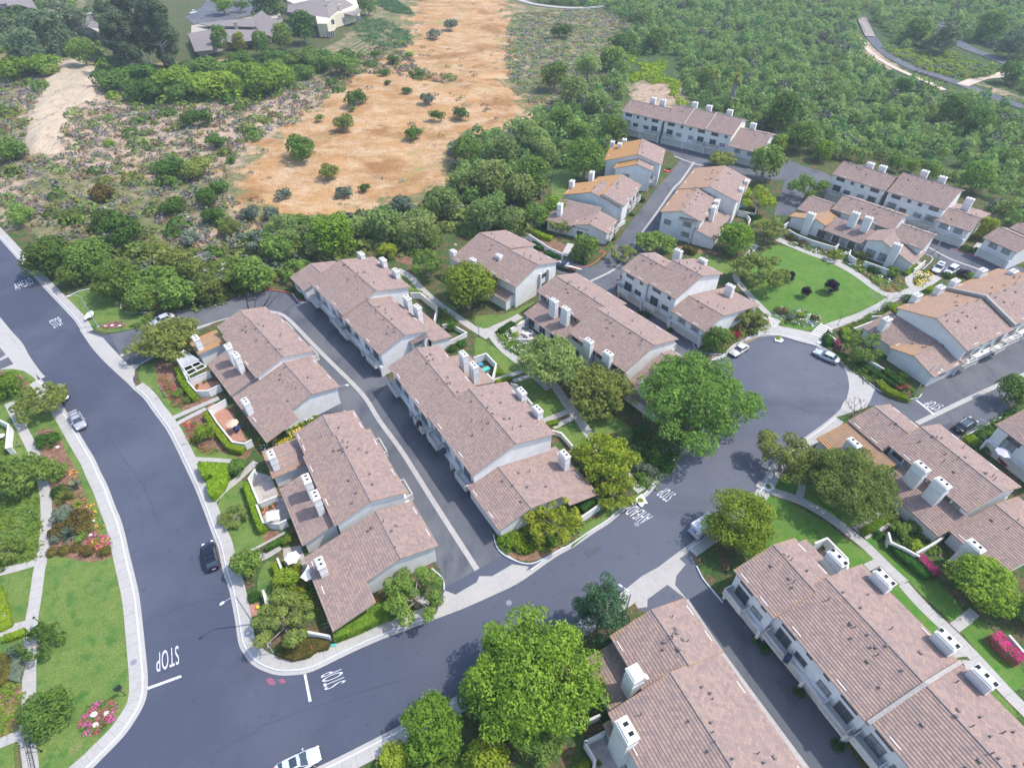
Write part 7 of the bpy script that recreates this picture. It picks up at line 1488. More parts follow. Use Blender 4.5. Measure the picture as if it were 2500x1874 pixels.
    for sy in (-1, 1):
        m = MB(); m.box((X-.16, sy*.58, .66 if shape == 'sedan' else .76), (.30, .34, .13), sy*-.35); m.build('headlight', HEADL, r)
        m = MB(); m.box((-X+.07, sy*.62, .72 if shape == 'sedan' else .85), (.12, .28, .16)); m.build('tail_light', TAIL, r)
        m = MB(); m.box((x3-.25, sy*(W_+.09), zb+.06), (.16, .20, .13)); m.build('mirror', paint, r)
    m = MB(); m.box((X-.02, 0, .42), (.10, 1.2, .16)); m.box((-X+.02, 0, .42), (.10, 1.3, .14)); m.build('bumper', BLACKP, r)
    m = MB(); m.box((-X+.005, 0, .66), (.04, .42, .13)); m.build('number_plate', WHITE, r)
    return r
SILVER = (.55,.56,.60)
car(q('c1', 705,455), q('c1', 615,290), (.48,.47,.50), 'silver estate car with a roof rack parked on the left road', 'suv', extra='rack')
car(q('c1', 553,215), q('c1', 480,60), (.62,.66,.72), 'pale blue-white car half hidden by the olive tree on the left road')
car(q('c1', 1755,1400), q('c1', 1808,1625), (.012,.016,.035), 'black four-wheel-drive car parked beside the right kerb of the left road', 'suv', extra='rack')
car(q('d2', 580,1520), q('d2', 150,1730), (.66,.67,.70), 'white saloon with open dark sunroof at the bottom edge', extra='sunroof', length=4.9)
car(q('b3', 1880,1410), q('b3', 2020,1320), (.66,.62,.56), 'beige coupe parked at the left side of the turning circle', length=4.5)
car(q('b4', 440,1370), q('b4', 650,1465), (.58,.60,.64), 'silver saloon parked at the right side of the turning circle')
car(q('e5' if 'e5' in ORI else 'c4', 1790,360), q('c4', 1640,460), (.015,.02,.035), 'black car with silver roof rails leaving the tree shadow in the right-hand lane', 'suv', extra='silver_rack')
car(q('b4', 1455,710), q('b4', 1520,640), (.62,.63,.66), 'silver four-wheel-drive facing the curved path, parked in the open', 'suv', extra='sunroof', length=4.5)
car(q('b4', 1560,720), q('b4', 1630,670), (.64,.65,.68), 'white car half hidden by dark bushes next to the silver one', 'suv', length=4.5)
car(q('e8', 90,220), q('e8', 420,80), (.64,.65,.68), 'white car glimpsed through the wide olive tree on the first lane')
car(q('a1', 1590,120), q('a1', 1668,98), (.64,.65,.68), 'white hatchback parked in the hilltop cul-de-sac', 'suv', length=4.2)
car(q('b3', 1010,545), q('b3', 960,600), (.64,.65,.68), 'white vehicle glimpsed through leaves in the lane by the workers', 'suv')
pk = car(q('b3', 395,640), q('b3', 560,690), (.025,.022,.022), 'dark pickup with timber and orange gear in its bed by the red kerb', 'pickup', 'pickup', length=5.4)
m = MB(); m.box((-1.6,0,1.02), (1.9,1.5,.05)); m.build('truck_bed', BLACKP, pk); m = MB(); m.box((-.62,0,1.28), (.55,1.75,.42)); m.build('tool_box', CHROME, pk)
tb = empty('timber_load', pk.location, pk.rotation_euler.z); tag(tb, 'pale boards sticking out of the back of the dark pickup', 'timber')
m = MB(); [m.box((-2.6+i*.1, -.35+i*.17, 1.13+.05*(i % 2)), (3.2, .14, .05), .03*i) for i in range(4)]; m.build('board', plain('pine_board', (.75,.66,.48), .8), tb)
oc = empty('cooler', pk.location, pk.rotation_euler.z); tag(oc, 'orange water cooler standing in the back of the pickup', 'cooler'); OR = plain('safety_orange', (.85,.16,.04), .5)
m = MB(); m.tube([(-2.3,.45,1.05),(-2.3,.45,1.5)], .22, 12); m.build('tank', OR, oc); m = MB(); m.tube([(-2.3,.45,1.5),(-2.3,.45,1.58)], .24, 12); m.build('lid', WHITE, oc)
# white mail van
a, b = G(q('c3', 1560,1340), 0), G(q('c3', 1690,1255), 0); c = G(q('c3', 1625,1290), .6); an = math.atan2((b-a).y, (b-a).x)
v = empty('mail_van', (c.x+.6, c.y+.5, .01), an); tag(v, 'white boxy mail van with blue emblem and stripes under the dense round tree', 'mail van')
VW = plain('van_white', (.70,.72,.76), .35, coat=.3); m = MB(); m.box((-.35,0,1.22), (3.5,1.9,1.75), 0, 0, .985); m.box((1.75,0,.85), (.9,1.75,.75), 0, 0, .9); o = m.build('body', VW, v); md = o.modifiers.new('edge', 'BEVEL'); md.width = .06; md.segments = 2
m = MB(); m.box((-.35,0,2.13), (3.4,1.8,.05)); m.build('roof_panel', VW, v)
BL = plain('emblem_blue', (.02,.07,.35), .5); m = MB(); m.box((-2.115,0,1.42), (.02,.66,.42)); m.build('emblem', BL, v); m = MB(); m.poly([(-2.13,.24,1.36),(-2.13,-.05,1.36),(-2.13,-.27,1.55),(-2.13,-.02,1.50),(-2.13,.22,1.45)]); m.poly([(-2.129,.26,1.30),(-2.129,-.15,1.27),(-2.129,-.12,1.32),(-2.129,.26,1.34)]); m.build('eagle_mark', WHITE, v)
m = MB(); m.box((-2.112,0,1.02), (.02,1.84,.05)); m.box((-.3,-.957,1.02), (3.4,.02,.05)); m.box((-.3,.957,1.02), (3.4,.02,.05)); m.build('red_stripe', plain('stripe_red', (.55,.03,.06), .5), v)
m = MB(); m.box((-2.112,0,.94), (.02,1.84,.05)); m.box((-.3,-.957,.94), (3.4,.02,.05)); m.box((-.3,.957,.94), (3.4,.02,.05)); m.build('blue_stripe', BL, v)
m = MB(); m.box((1.42,0,1.62), (.06,1.55,.62)); m.box((.75,-.95,1.6), (.8,.03,.6)); m.box((.75,.95,1.6), (.8,.03,.6)); m.build('window', CARGLASS, v); m = MB(); m.box((-2.2,0,.42), (.16,1.9,.18)); m.build('bumper', STEEL, v)
for sy in (-1, 1):
    m = MB(); m.box((-2.12, sy*.82, 1.35), (.04,.10,.42)); m.build('tail_light', TAIL, v); m = MB(); m.box((1.5, sy*1.12, 1.6), (.1,.2,.3)); m.build('mirror', VW, v)
    for sx in (-1.3, 1.3): m = MB(); m.tube([(sx, sy*.78, .34), (sx, sy*.97, .34)], .34, 14); w_ = m.build('wheel', TYRE, v); m = MB(); m.tube([(sx, sy*.96, .34), (sx, sy*.985, .34)], .19, 10); m.build('rim', RIM, w_)

# ------------------------------------------------------------------ street lamps, garden lights, signs
def street_lamp(base, arm, label, hgt=7.0, col=STEEL):
    p = G(base, .12); a = G(arm, hgt+.35); d = Vector((a.x-p.x, a.y-p.y, 0)); L = max(1.4, min(2.6, d.length)); r = empty('street_lamp', p, math.atan2(d.y, d.x)); tag(r, label, 'street lamp', 'street lamps')
    m = MB(); m.box((0,0,.06), (.45,.45,.14)); m.build('foot', CONC, r); m = MB(); m.tube([(0,0,0),(0,0,hgt*.5),(0,0,hgt)], [.11,.085,.065], 10); m.build('pole', col, r)
    m = MB(); m.tube([(0,0,hgt-.05),(L*.2,0,hgt+.28),(L*.6,0,hgt+.42),(L*.8,0,hgt+.40)], .035, 6); m.build('arm', col, r)
    m = MB(); m.tube([(L*.76,0,hgt+.40),(L*.86,0,hgt+.42),(L*1.05,0,hgt+.40),(L*1.14,0,hgt+.38)], [.05,.15,.15,.05], 10); m.build('lamp_head', WHITE, r); m = MB(); m.tube([(L*.96,0,hgt+.33),(L*.96,0,hgt+.24)], [.13,.07], 10); m.build('lens', plain('lamp_lens', (.7,.72,.72), .2), r)
street_lamp(q('b1', 828,1165), q('b1', 575,915), 'bent-arm street lamp on the small lawn by the left road', 7.4); street_lamp(q('d1', 2140,445), q('d1', 1870,280), 'street lamp at the corner, its head over the left road', 7.2)
street_lamp(q('c2', 757,290), q('c2', 790,75), 'street lamp between the two terraces of the first block', 5.6); street_lamp(q('d3', 985,375), q('d3', 940,125), 'street lamp beside the pine', 5.8)
street_lamp(q('c4', 1280,165), q('b4', 1515,1540), 'street lamp in front of the low end gable by the right-hand lane', 7.2); street_lamp(q('b4', 1450,550), q('b4', 1575,345), 'street lamp by the parked silver four-wheel-drive', 7.2); street_lamp(q('b3', 388,730), q('b3', 440,625), 'street lamp near the dark pickup', 4.2)
def garden_light(k, x, y, label, hgt=2.3):
    p = G(q(k, x, y), .14); r = empty('garden_light', p); tag(r, label, 'garden light', 'black garden path lights'); m = MB(); m.tube([(0,0,-.05),(0,0,hgt)], .045, 6); m.tube([(0,0,-.05),(0,0,.05)], .14, 8); m.build('post', BLACKP, r)
    m = MB(); m.tube([(0,0,hgt),(0,0,hgt+.28)], [.09,.15], 8); m.build('lantern', plain('frosted', (.6,.62,.62), .4), r); m = MB(); m.tube([(0,0,hgt+.28),(0,0,hgt+.38)], [.18,.05], 8); m.build('cap', BLACKP, r)
for k, x, y, lab in (('c1',312,1208,'path light on the small lawn left of the left footpath'),('d1',368,460,'path light where the side path leaves the left footpath'),('c1',1390,172,'path light in the red flower bed by the left road'),('c1',1625,560,'path light beside the orange flowers by the left road'),
   ('e3',65,280,'path light at the fork of the central footpath'),('e3',778,790,'path light at the corner of the central lawn'),('b4',640,1150,'path light on top of the right-hand steps'),('d1',350,1515,'path light beside the path railing at the bottom left'),('e8',290,1450,'path light between roses and strip lawn'),('c1',170,585,'stubby path light at the left hedge')):
    if lab: garden_light(k, x, y, lab, 2.0 if 'stubby' not in lab else .6)
def sign(k, x, y, label, faces, hgt=2.3):
    p = G(q(k, x, y), .14); r = empty('street_sign', p); tag(r, label, 'sign', 'signs on posts'); m = MB(); m.tube([(0,0,-.05),(0,0,hgt)], .04, 6); m.build('post', faces[0][4], r)
    for w_, hh, z, rz, mt in faces: m = MB(); m.box((0,0,z), (w_, .03, hh), rz); m.build('sign_board', mt, r)
sign('d1', 1062, 1045, 'dark sign on a post at the tip of the big lawn', [(.75,.75,2.2,.9,BLACKP),(.5,.3,1.7,.9,BLACKP)], 2.4)
SG = plain('sign_grey', (.6,.62,.66), .4, metal=.3); sign('d2', 165, 690, 'crossed street name sign in the corner hedge', [(.9,.2,2.7,.3,SG),(.9,.2,2.45,1.87,SG)], 2.8); sign('d2', 505, 680, 'narrow red marker post at the corner hedge', [(.12,.9,1.5,0,plain('marker_red', (.6,.12,.12), .5))], 1.9)
sign('c4', 1810, 435, 'white name sign blade beside the black car with roof rails', [(1.0,.22,2.0,-.6,WHITE)], 2.1)
# ------------------------------------------------------------------ road writing
def road_text(txt, bl, br, tl, z=.022, bold=0.0):
    "letters laid on the road: baseline left, baseline right, top left"
    A, B, C = G(bl, 0), G(br, 0), G(tl, 0); cu = bpy.data.curves.new(txt, 'FONT'); cu.body = txt; cu.size = 1; cu.offset = bold; cu.space_character = 1.12; tmp = bpy.data.objects.new('t', cu); SC.collection.objects.link(tmp)
    bpy.context.view_layer.update(); me = bpy.data.meshes.new_from_object(tmp.evaluated_get(bpy.context.evaluated_depsgraph_get())); bpy.data.objects.remove(tmp)
    xs = [v.co.x for v in me.vertices]; ys = [v.co.y for v in me.vertices]; x0, x1, y0, y1 = min(xs), max(xs), min(ys), max(ys)
    for v in me.vertices:
        u, w_ = (v.co.x-x0)/(x1-x0), (v.co.y-y0)/(y1-y0); P = A+(B-A)*u+(C-A)*w_; v.co = (P.x, P.y, z)
    me.materials.clear(); o = link('road_lettering', me, None, [ROADPAINT]); return tag(o, kind='structure')
road_text('STOP', q('d1', 1505,622), q('d1', 1318,690), q('d1', 1512,782)); sheet('stop_line', Q('d1', (1243,975),(1525,873),(1532,893),(1245,998)), .018, ROADPAINT)
road_text('STOP', q('d2', 775,930), q('d2', 735,805), q('d2', 598,1005)); sheet('stop_line', Q('d2', (418,868),(440,864),(487,1093),(462,1100)), .018, ROADPAINT)
road_text('STOP', q('b1', 460,1180), q('b1', 545,1140), q('b1', 410,1120)); road_text('AHEAD', q('b1', 135,858), q('b1', 287,800), q('b1', 108,808))
road_text('STOP', q('c3', 1425,970), q('c3', 1370,930), q('c3', 1330,1050)) if False else road_text('STOP', q('c3', 1422,985), q('c3', 1335,925), q('c3', 1335,1055))
road_text('AHEAD', q('c3', 1228,1172), q('c3', 1078,1078), q('c3', 1130,1243)); road_text('STOP', q('c4', 1540,240), q('c4', 1420,195), q('c4', 1470,285), .02); sheet('stop_line', Q('c4', (1295,195),(1310,192),(1458,310),(1448,320)), .018, ROADPAINT)
for k, P in (('d2', [(105,905),(150,898),(185,940),(165,960),(120,945)]), ('d2', [(200,915),(240,905),(270,930),(240,945)])): sheet('red_stain', Q(k, *P), .007, multi('road_red', [(.34,.10,.15), ((.16,.10,.15), 6, .45, .6)]), smooth=2)
TAR = plain('tar_seam', (.045,.05,.07), .7)
for k, P in (('d1',[(1330,390),(1500,310),(1700,250),(1900,240)]),('d1',[(1620,1650),(1900,1480),(2211,1330)]),('d2',[(0,1330),(400,1180),(900,1020),(1300,900)]),('c1',[(900,470),(1050,700),(1200,900),(1350,1250)]),('c3',[(900,1560),(1200,1330),(1500,1100)]),('c4',[(1400,260),(1560,230),(1700,150)]),('c4',[(1720,60),(1850,110),(1960,160)]),
     ('c4',[(100,150),(300,260),(420,300)]),('b1',[(1260,1000),(1500,960),(1800,930)]),('d1',[(1280,160),(1420,90)])):
    ribbon('road_seam', Q(k, *P), -.015, .015, .024, TAR)
for k, P in (('d4',[(100,900),(160,900),(330,1150),(260,1170)]),('c2',[(940,120),(1010,90),(1110,80),(1000,210)]),('c4',[(1500,420),(1600,380),(1640,430),(1560,480)]),('c3',[(640,1480),(760,1420),(790,1460),(670,1530)])): sheet('asphalt_patch', Q(k, *P), .022, plain('patched_asphalt', (.085,.09,.11), .9, var=.2, scale=2))
for k, x, y in (('c3',1088,1240),('d2',2150,265),('d1',1130,770)):
    p = G(q(k, x, y), .02); m = MB(); m.tube([(p.x,p.y,.016),(p.x,p.y,.024)] if k != 'd1' else [(p.x,p.y,.14),(p.x,p.y,.153)], .38, 20); o = m.build('manhole_cover', plain('iron_cover', (.22,.23,.28), .7)); tag(o, {'c3':'manhole cover under the lettering on the main street','d2':'manhole cover in front of the second lane apron','d1':'round cover in the sidewalk of the big lawn'}[k], 'manhole cover', 'round covers')
# ------------------------------------------------------------------ white retouching blots, built as thin slabs; no real sheets lie here
for k, P, z, lab in (('c3', [(1060,1040),(1128,982),(1150,1010),(1180,1065),(1150,1068),(1135,1095),(1118,1090),(1095,1058)], .2, 'white jagged-edged retouching blot over the kerb beside the path end'),('b4', [(108,1262),(135,1245),(165,1258),(185,1278),(165,1298),(140,1292),(112,1285)], .2, 'white ragged retouching blot on the kerb of the turning circle'),
     ('c3', [(2145,930),(2165,895),(2211,890),(2240,910),(2250,940),(2200,965),(2160,950)], .2, 'white ragged retouching blot at the kerb left of the round green tree'),('b1', [(712,1080),(735,1048),(768,1030),(790,1040),(785,1068),(765,1085),(740,1090),(715,1108)], .9, 'white ragged retouching blot at the bent lamp')):
    o = sheet('retouch_blot', Q(k, *P), z, WHITE, kind=None, skirt=.05); tag(o, lab, 'sheet', 'white retouching blots')
for k, x, y, lab in (('c3',1118,1045,'small round bush in the white jagged retouching blot'),('b4',142,1265,'small bush in the retouching blot at the turning circle'),('c3',2195,925,'small bush in the retouching blot near the round green tree')): shrub(q(k, x, y), 8, 'hedge', lab, kind='mound', z0=.2, hs=.5, group='bushes in the white retouching blots')
# ------------------------------------------------------------------ patio walls, fences, gates
def patio_wall(k, pts, label, hgt=1.6, th=.18, mat=STUCCO, name='patio_wall', cat='garden wall', z=.12, group='low white patio walls'):
    P = GP(Q(k, *pts), z+hgt); m = MB(); cap = MB()
    for i in range(len(P)-1):
        a, b = P[i], P[i+1]; c = (a+b)/2; L = (b-a).length; rz = math.atan2(b.y-a.y, b.x-a.x); e = .0 if i == 0 else th*.49
        m.box((c.x, c.y, z+hgt/2-.06), (L-.01*(i % 2), th*(1-.02*(i % 2)), hgt), rz); cap.box((c.x, c.y, z+hgt+.001*(i % 2)), (L+.12, th+.10, .09-.004*(i % 2)), rz)
    o = cap.build(name, TRIM if mat is STUCCO else mat); o2 = m.build('wall_body', mat, o); tag(o, label, cat, group); return o
PW = [('e8',[(670,1165),(820,1340),(1020,1335),(1220,1235)],'wall around the red-paved patio of the first block'),('e8',[(480,790),(680,1150)],'wall beneath the white pergola'),('e8',[(700,1150),(1040,1005)],'wall between the pergola and the red-paved patio'),
 ('c1',[(1760,270),(1830,380),(1960,545),(2060,560),(2120,530)],'wall around the tan parasol patio'),('c1',[(1760,270),(1900,190)],'short wall at the gate of the tan parasol patio'),('e1',[(430,590),(325,740),(500,1160)],'wall around the grey-paved patio beside the long hedge'),
 ('e1',[(500,1160),(800,1040)],'wall between the grey-paved patio and the sail patio'),('e1',[(460,1190),(570,1480),(820,1505),(960,1440)],'wall around the square white sail'),('e2',[(810,500),(930,810)],'narrow wall behind the white parasol'),('e2',[(570,1040),(660,1420)],'white railing-like wall beside the little brick pad'),
 ('b2',[(1320,880),(1400,880),(1545,1000),(1520,1110)],'wall around the upper patios behind the second row'),('b2',[(1590,1150),(1655,1140),(1795,1215),(1640,1290)],'wall at the lower end patio with the dark bush'),('e3',[(-20,640),(185,570),(355,745),(290,1000),(200,910)],'wall around the patio with green boards'),
 ('e3',[(600,150),(830,40)],'pale wall beside the fork of the garden path'),('e3',[(720,330),(900,335),(980,310)],'low wall in front of the round patio table'),('e3',[(610,1080),(700,1100),(960,1420)],'grey side wall behind the two large chimneys of the second row'),
 ('c3',[(375,450),(450,470),(545,580)],'angled wall at the lower patio of the second row'),('c3',[(620,1180),(780,1070)],'white wall along the street-side lawn'),('d2',[(450,510),(640,545)],'short pale wall at the street corner'),
 ('b4',[(225,345),(290,385),(430,440),(620,495),(650,470)],'long curved wall before the left patios facing the oval lawn'),('b4',[(750,520),(740,560),(800,600)],'small curved wall by the front path'),('b4',[(870,615),(960,645),(1080,690)],'red-topped wall before the cross gable patio'),('b4',[(160,330),(230,280)],'slanting wall at the left end of the lawn-facing terrace'),
 ('b4',[(560,1225),(630,1280),(690,1330)],'sloping wall with pink flowers right of the turning circle'),('b4',[(780,1180),(960,1110),(1050,1070),(930,1080)],'wall around the patio behind the low chimney right of the turning circle'),('b4',[(810,1410),(960,1480),(1100,1560)],'pale low wall beside the strip hedges'),
 ('e6',[(970,830),(1120,860),(1180,960),(1150,1010)],'angled wall below the lone terrace patio'),('e6',[(1000,820),(1130,850),(1250,870),(1290,740),(1270,700)],'wall of the patio with stored things at the lone terrace'),('c4',[(1070,1310),(1090,1390),(1200,1440),(1330,1510)],'wall behind the dark hedge on the right'),
 ('c4',[(1310,1480),(1420,1420),(1530,1350)],'curved wall rising to the porch on the right'),('c4',[(450,1400),(552,1358),(722,1530),(725,1640)],'high wall of the planted patio at the nearest terrace'),('c4',[(0,1440),(30,1400)],''),('d3',[(690,1250),(780,1210)],'white wall stub at the walkway of the bottom centre terrace'),
 ('d3',[(650,1440),(820,1350)],'upper wall of the bottom centre patio'),('d3',[(650,1440),(735,1590),(720,1680)],'angled wall of the bottom centre patio'),('c1',[(-20,355),(70,400),(50,600),(95,590)],'white wall around the patio at the left edge'),('b3',[(175,385),(260,440),(350,500),(460,550)],'retaining wall of the terraced bed by the stairs'),
 ('b3',[(30,1190),(110,1125),(180,1090)],'pale slanting wall beside the orange-edged terrace path'),('b3',[(920,310),(990,265)],'parapet at the lane corner of the low stepped terrace'),('b4',[(1290,680),(1380,610)],'white low wall between the steps and the teardrop bed'),('d4',[(2090,540),(2211,680)],'pinkish wall behind the bougainvillea at the right edge')]
for k, pts, lab in PW:
    if lab: patio_wall(k, pts, lab, hgt=2.4 if 'high wall' in lab else 1.0 if 'low' in lab else 1.5)
# chain-link fence over the concrete drain wall
fp = GP(Q('b1', (1590,660),(1780,585)), 1.5); fr = empty('chain_link_fence', (fp[0].x, fp[0].y, 0)); tag(fr, 'green-grey chain link fence above the concrete drain wall', 'fence'); m = MB(); mesh_ = MB()
for i in range(6):
    p = fp[0].lerp(fp[1], i/5)-Vector((fp[0].x, fp[0].y, 0)); m.tube([(p.x,p.y,.2),(p.x,p.y,3.2)], .05, 6)
for z in (1.7, 3.15): a, b = (Vector((0,0,z)), fp[1]-Vector((fp[0].x, fp[0].y, 0))); b.z = z; m.tube([a, b], .035, 5)
m.build('frame', STEEL, fr); b = fp[1]-Vector((fp[0].x, fp[0].y, 0))
for i in range(44):
    f0, f1 = i/44, min(1, i/44+.1); mesh_.tube([(b.x*f0, b.y*f0, 1.7), (b.x*f1, b.y*f1, 3.1)], .012, 3); mesh_.tube([(b.x*f1, b.y*f1, 1.7), (b.x*f0, b.y*f0, 3.1)], .012, 3)
mesh_.build('wire_mesh', STEEL, fr)
P = GP(Q('b1', (1540,735),(1770,640),(1900,620),(1880,760),(1700,800),(1580,815)), 1.2); m = MB(); m.prism([(p.x, p.y) for p in P], 0, 1.2); o = m.build('drain_wall', CONC); tag(o, 'weathered concrete drain wall among the roadside trees', 'retaining wall')
def railing(k, a, b, label, hgt=1.0, mat=BLACKP, z=.14, step=.3):
    A, B = G(q(k, *a), z), G(q(k, *b), z); L = (B-A).length; r = empty('railing', A, math.atan2((B-A).y, (B-A).x)); tag(r, label, 'railing', 'path railings'); m = MB(); [m.tube([(0,0,h_),(L,0,h_)], .03, 5) for h_ in (hgt, .15)]; m.build('rail', mat, r)
    m = MB(); [m.box((i*step,0,hgt/2), (.03,.03,hgt)) for i in range(int(L/step)+1)]; m.build('balusters', mat, r)
railing('d1', (250,1430), (310,1700), 'black railing beside the bottom left path steps'); railing('d1', (170,1470), (190,1700), 'brown railing on the far side of the bottom left path', mat=plain('rust_rail', (.15,.08,.06), .7)); railing('d2', (600,480), (980,325), 'thin wire fence rail behind the street hedge', 1.1, STEEL, step=1.2)
railing('a4', (845,135), (960,310), 'right-hand timber rail of the far footbridge', 1.2, BLACKP, .15, .8); railing('a4', (825,215), (870,290), 'left-hand timber rail of the far footbridge', 1.2, BLACKP, .15, .8); railing('b4', (70,1055), (150,1125), 'thin handrail at the left steps of the oval lawn', .9, STEEL)
def steps(k, a, b, wd, n, rise, label, z0=.13):
    A, B = G(q(k, *a), z0), G(q(k, *b), z0); d = B-A; L = d.length; r = MB(); rz = math.atan2(d.y, d.x)
    for i in range(n): c = A+d*((i+.5)/n); hh = rise*(i+1); r.box((c.x, c.y, z0+hh/2), (L/n*.62, wd, hh), rz, 0)
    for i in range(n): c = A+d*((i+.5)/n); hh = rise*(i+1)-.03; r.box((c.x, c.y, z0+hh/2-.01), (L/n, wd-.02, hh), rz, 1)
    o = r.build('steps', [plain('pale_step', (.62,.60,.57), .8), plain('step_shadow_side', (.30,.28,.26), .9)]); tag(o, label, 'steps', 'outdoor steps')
steps('b4', (60,1150), (110,1100), 2.6, 5, .03, 'broad shallow steps at the left of the plaza below the oval lawn', .14); steps('b4', (460,1245), (545,1165), 2.6, 6, .03, 'broad shallow steps at the right of the plaza below the oval lawn', .14); steps('b3', (475,570), (530,470), 1.6, 9, .02, 'pale stairs climbing from the pickup to the low stepped terrace')
steps('b3', (160,405), (235,270), 1.6, 10, .02, 'dim stairs beside the retaining wall'); steps('e4', (1660,700), (1750,600), 1.8, 8, .02, 'stairs between the clipped tree and the garages at the right')
# pergola
pe = empty('pergola', G(q('e8', 700,860), .12)); tag(pe, 'white slatted pergola over the first patio of the upper terrace', 'pergola'); base = pe.location
lat = GP(Q('e8', (490,790),(560,670),(720,770),(860,830),(600,940)), 2.8); m = MB()
a0, a1, b0, b1 = G(q('e8', 480,790), 2.8), G(q('e8', 590,940), 2.8), G(q('e8', 610,650), 2.8), G(q('e8', 870,820), 2.8)
for i in range(20):
    f = i/19; p, r_ = a0.lerp(b0, f), a1.lerp(b1, f); m.tube([p-base, r_-base], .05, 4)
m.build('slats', WHITE, pe); m = MB()
c0, c1, d0, d1 = G(q('e8', 600,950), 2.8), G(q('e8', 690,1080), 2.8), G(q('e8', 860,840), 2.8), G(q('e8', 990,930), 2.8)
for f in (0, .5, 1): m.tube([c0.lerp(c1, f)-base, d0.lerp(d1, f)-base], .09, 4); m.tube([c0.lerp(d0, f)-base, c1.lerp(d1, f)-base], .09, 4)
for P_ in (a0, a1, c1, b0): v_ = P_-base; m.tube([(v_.x, v_.y, 0), (v_.x, v_.y, 2.75)], .08, 6)
for X_ in ((a0, a1), (b0, b1), (a0, b0)): m.tube([X_[0]-base, X_[1]-base], .08, 4)
m.build('frame', WHITE, pe)
# parasols and shade sails
def parasol(k, x, y, r_px, col, label, z=2.5, sides=8, tilt=(0, 0)):
    p = G(q(k, x, y), z); R = r_px/pxm(q(k, x, y), z); r = empty('parasol', (p.x, p.y, .14)); tag(r, label, 'parasol', 'patio parasols'); m = MB(); n = sides; top = Vector((0,0,z+.25))
    rim = [Vector((math.cos(t*2*math.pi/n)*R, math.sin(t*2*math.pi/n)*R, z-.28)) for t in range(n)]
    for i in range(n): a, b = rim[i], rim[(i+1) % n]; mid = (a+b)/2*.93; mid.z = z-.26; m.poly([top, a, mid]); m.poly([top, mid, b])
    o = m.build('canopy', plain(label[:14].replace(' ', '_')+'_cloth', col, .9), r); m = MB(); m.tube([(0,0,0),(0,0,z+.35)], .03, 6); m.tube([(0,0,0),(0,0,.1)], .25, 10); m.build('pole', BLACKP, r); r.rotation_euler = (tilt[0], tilt[1], .3)
parasol('c1', 1955,385, 16, (.62,.45,.32), 'tan parasol over the brick patio of the first block'); parasol('e2', 1055,480, 20, (.78,.76,.70), 'off-white six-sided parasol beside the low white wall', sides=6); parasol('c4', 2045,630, 19, (.60,.56,.68), 'lavender parasol against the white terrace at the right edge', z=3.6)
def sail(k, pts, z, label):
    P = [G(q(k, x, y), z+dz) for x, y, dz in pts]; n = len(P); c = sum(P, Vector())/n; m = MB(); rim = []
    for i in range(n):
        a, b = P[i], P[(i+1) % n]
        for t in (0, .25, .5, .75): v_ = a.lerp(b, t); v_ = v_.lerp(c, .10*4*t*(1-t)); rim.append(v_)
    for i in range(len(rim)): m.poly([c-Vector((0,0,.15)), rim[i], rim[(i+1) % len(rim)]])
    o = m.build('shade_sail', plain('sail_cloth', (.78,.77,.72), .9)); md = o.modifiers.new('t', 'SOLIDIFY'); md.thickness = .02; tag(o, label, 'shade sail', 'cream shade sails')
sail('e1', [(620,1310,0),(840,1265,.2),(860,1425,0),(625,1480,.2)], 2.3, 'square cream shade sail over the patio with clay pots'); sail('e2', [(1335,600,.4),(1190,820,0),(1290,890,0),(1425,840,.2)], 2.4, 'curved cream shade sail at the low roof of the first block')
# patio furniture and small things
def table(k, x, y, label, R=.5, col=WHITE, chairs=3):
    p = G(q(k, x, y), .7); r = empty('patio_table', (p.x, p.y, .14)); tag(r, label, 'table'); m = MB(); m.tube([(0,0,.68),(0,0,.72)], R, 16); m.build('table_top', col, r); m = MB(); m.tube([(0,0,0),(0,0,.68)], .05, 6); m.tube([(0,0,0),(0,0,.04)], .28, 10); m.build('leg', col, r)
    for i in range(chairs):
        a = i*2.1+.4; c = Vector((p.x+math.cos(a)*(R+.4), p.y+math.sin(a)*(R+.4), .14)); q_ = empty('patio_chair', c, a); tag(q_, 'chair drawn up to the '+label, 'chair', 'chairs around the '+label)
        m = MB(); m.box((0,0,.44), (.46,.46,.05)); m.build('seat', col, q_); m = MB(); m.box((.22,0,.70), (.04,.44,.5)); m.build('backrest', col, q_)
        for sx in (-.2, .2):
            for sy in (-.2, .2): m = MB(); m.box((sx, sy, .21), (.04,.04,.42)); m.build('leg', col, q_)
table('e3', 878,245, 'round white table on the garden patio of the long terrace'); table('c1', 15,500, 'white round table at the left edge patio', chairs=1); table('c1', 2000,430, 'dark table under the tan parasol', .6, plain('dark_blue_plastic', (.03,.05,.12), .5), 2)
def pot(k, x, y, label, R=.25, leaf=None, z=.14):
    p = G(q(k, x, y), z); r = empty('plant_pot', p); tag(r, label, 'plant pot', 'pots on the patios'); m = MB(); m.tube([(0,0,0),(0,0,.4)], [R*.7, R], 12); m.build('pot', plain('terracotta', (.45,.17,.09), .8, var=.3), r)
    if leaf: o = bpy.data.objects.new('foliage', crown_mesh('shrub', leaf, 380, .14, 1)); SC.collection.objects.link(o); o.parent = r; o.location = (0,0,.35); o.scale = (R*1.3,)*3
for i, (x, y) in enumerate(((560,1300),(610,1290),(650,1265),(700,1250),(740,1240),(580,1340),(770,1190),(790,1150))): pot('e1', x, y, ['leftmost','second','third','fourth','fifth','foremost','tall','hindmost'][i]+' clay pot in the row behind the square sail', .28, 'olive' if i % 3 == 0 else None)
for i, (x, y) in enumerate(((850,1270),(830,1310),(970,1205))): pot('e8', x, y, ['upper','lower','gate-side'][i]+' clay pot on the red-paved patio', .25, 'mid')
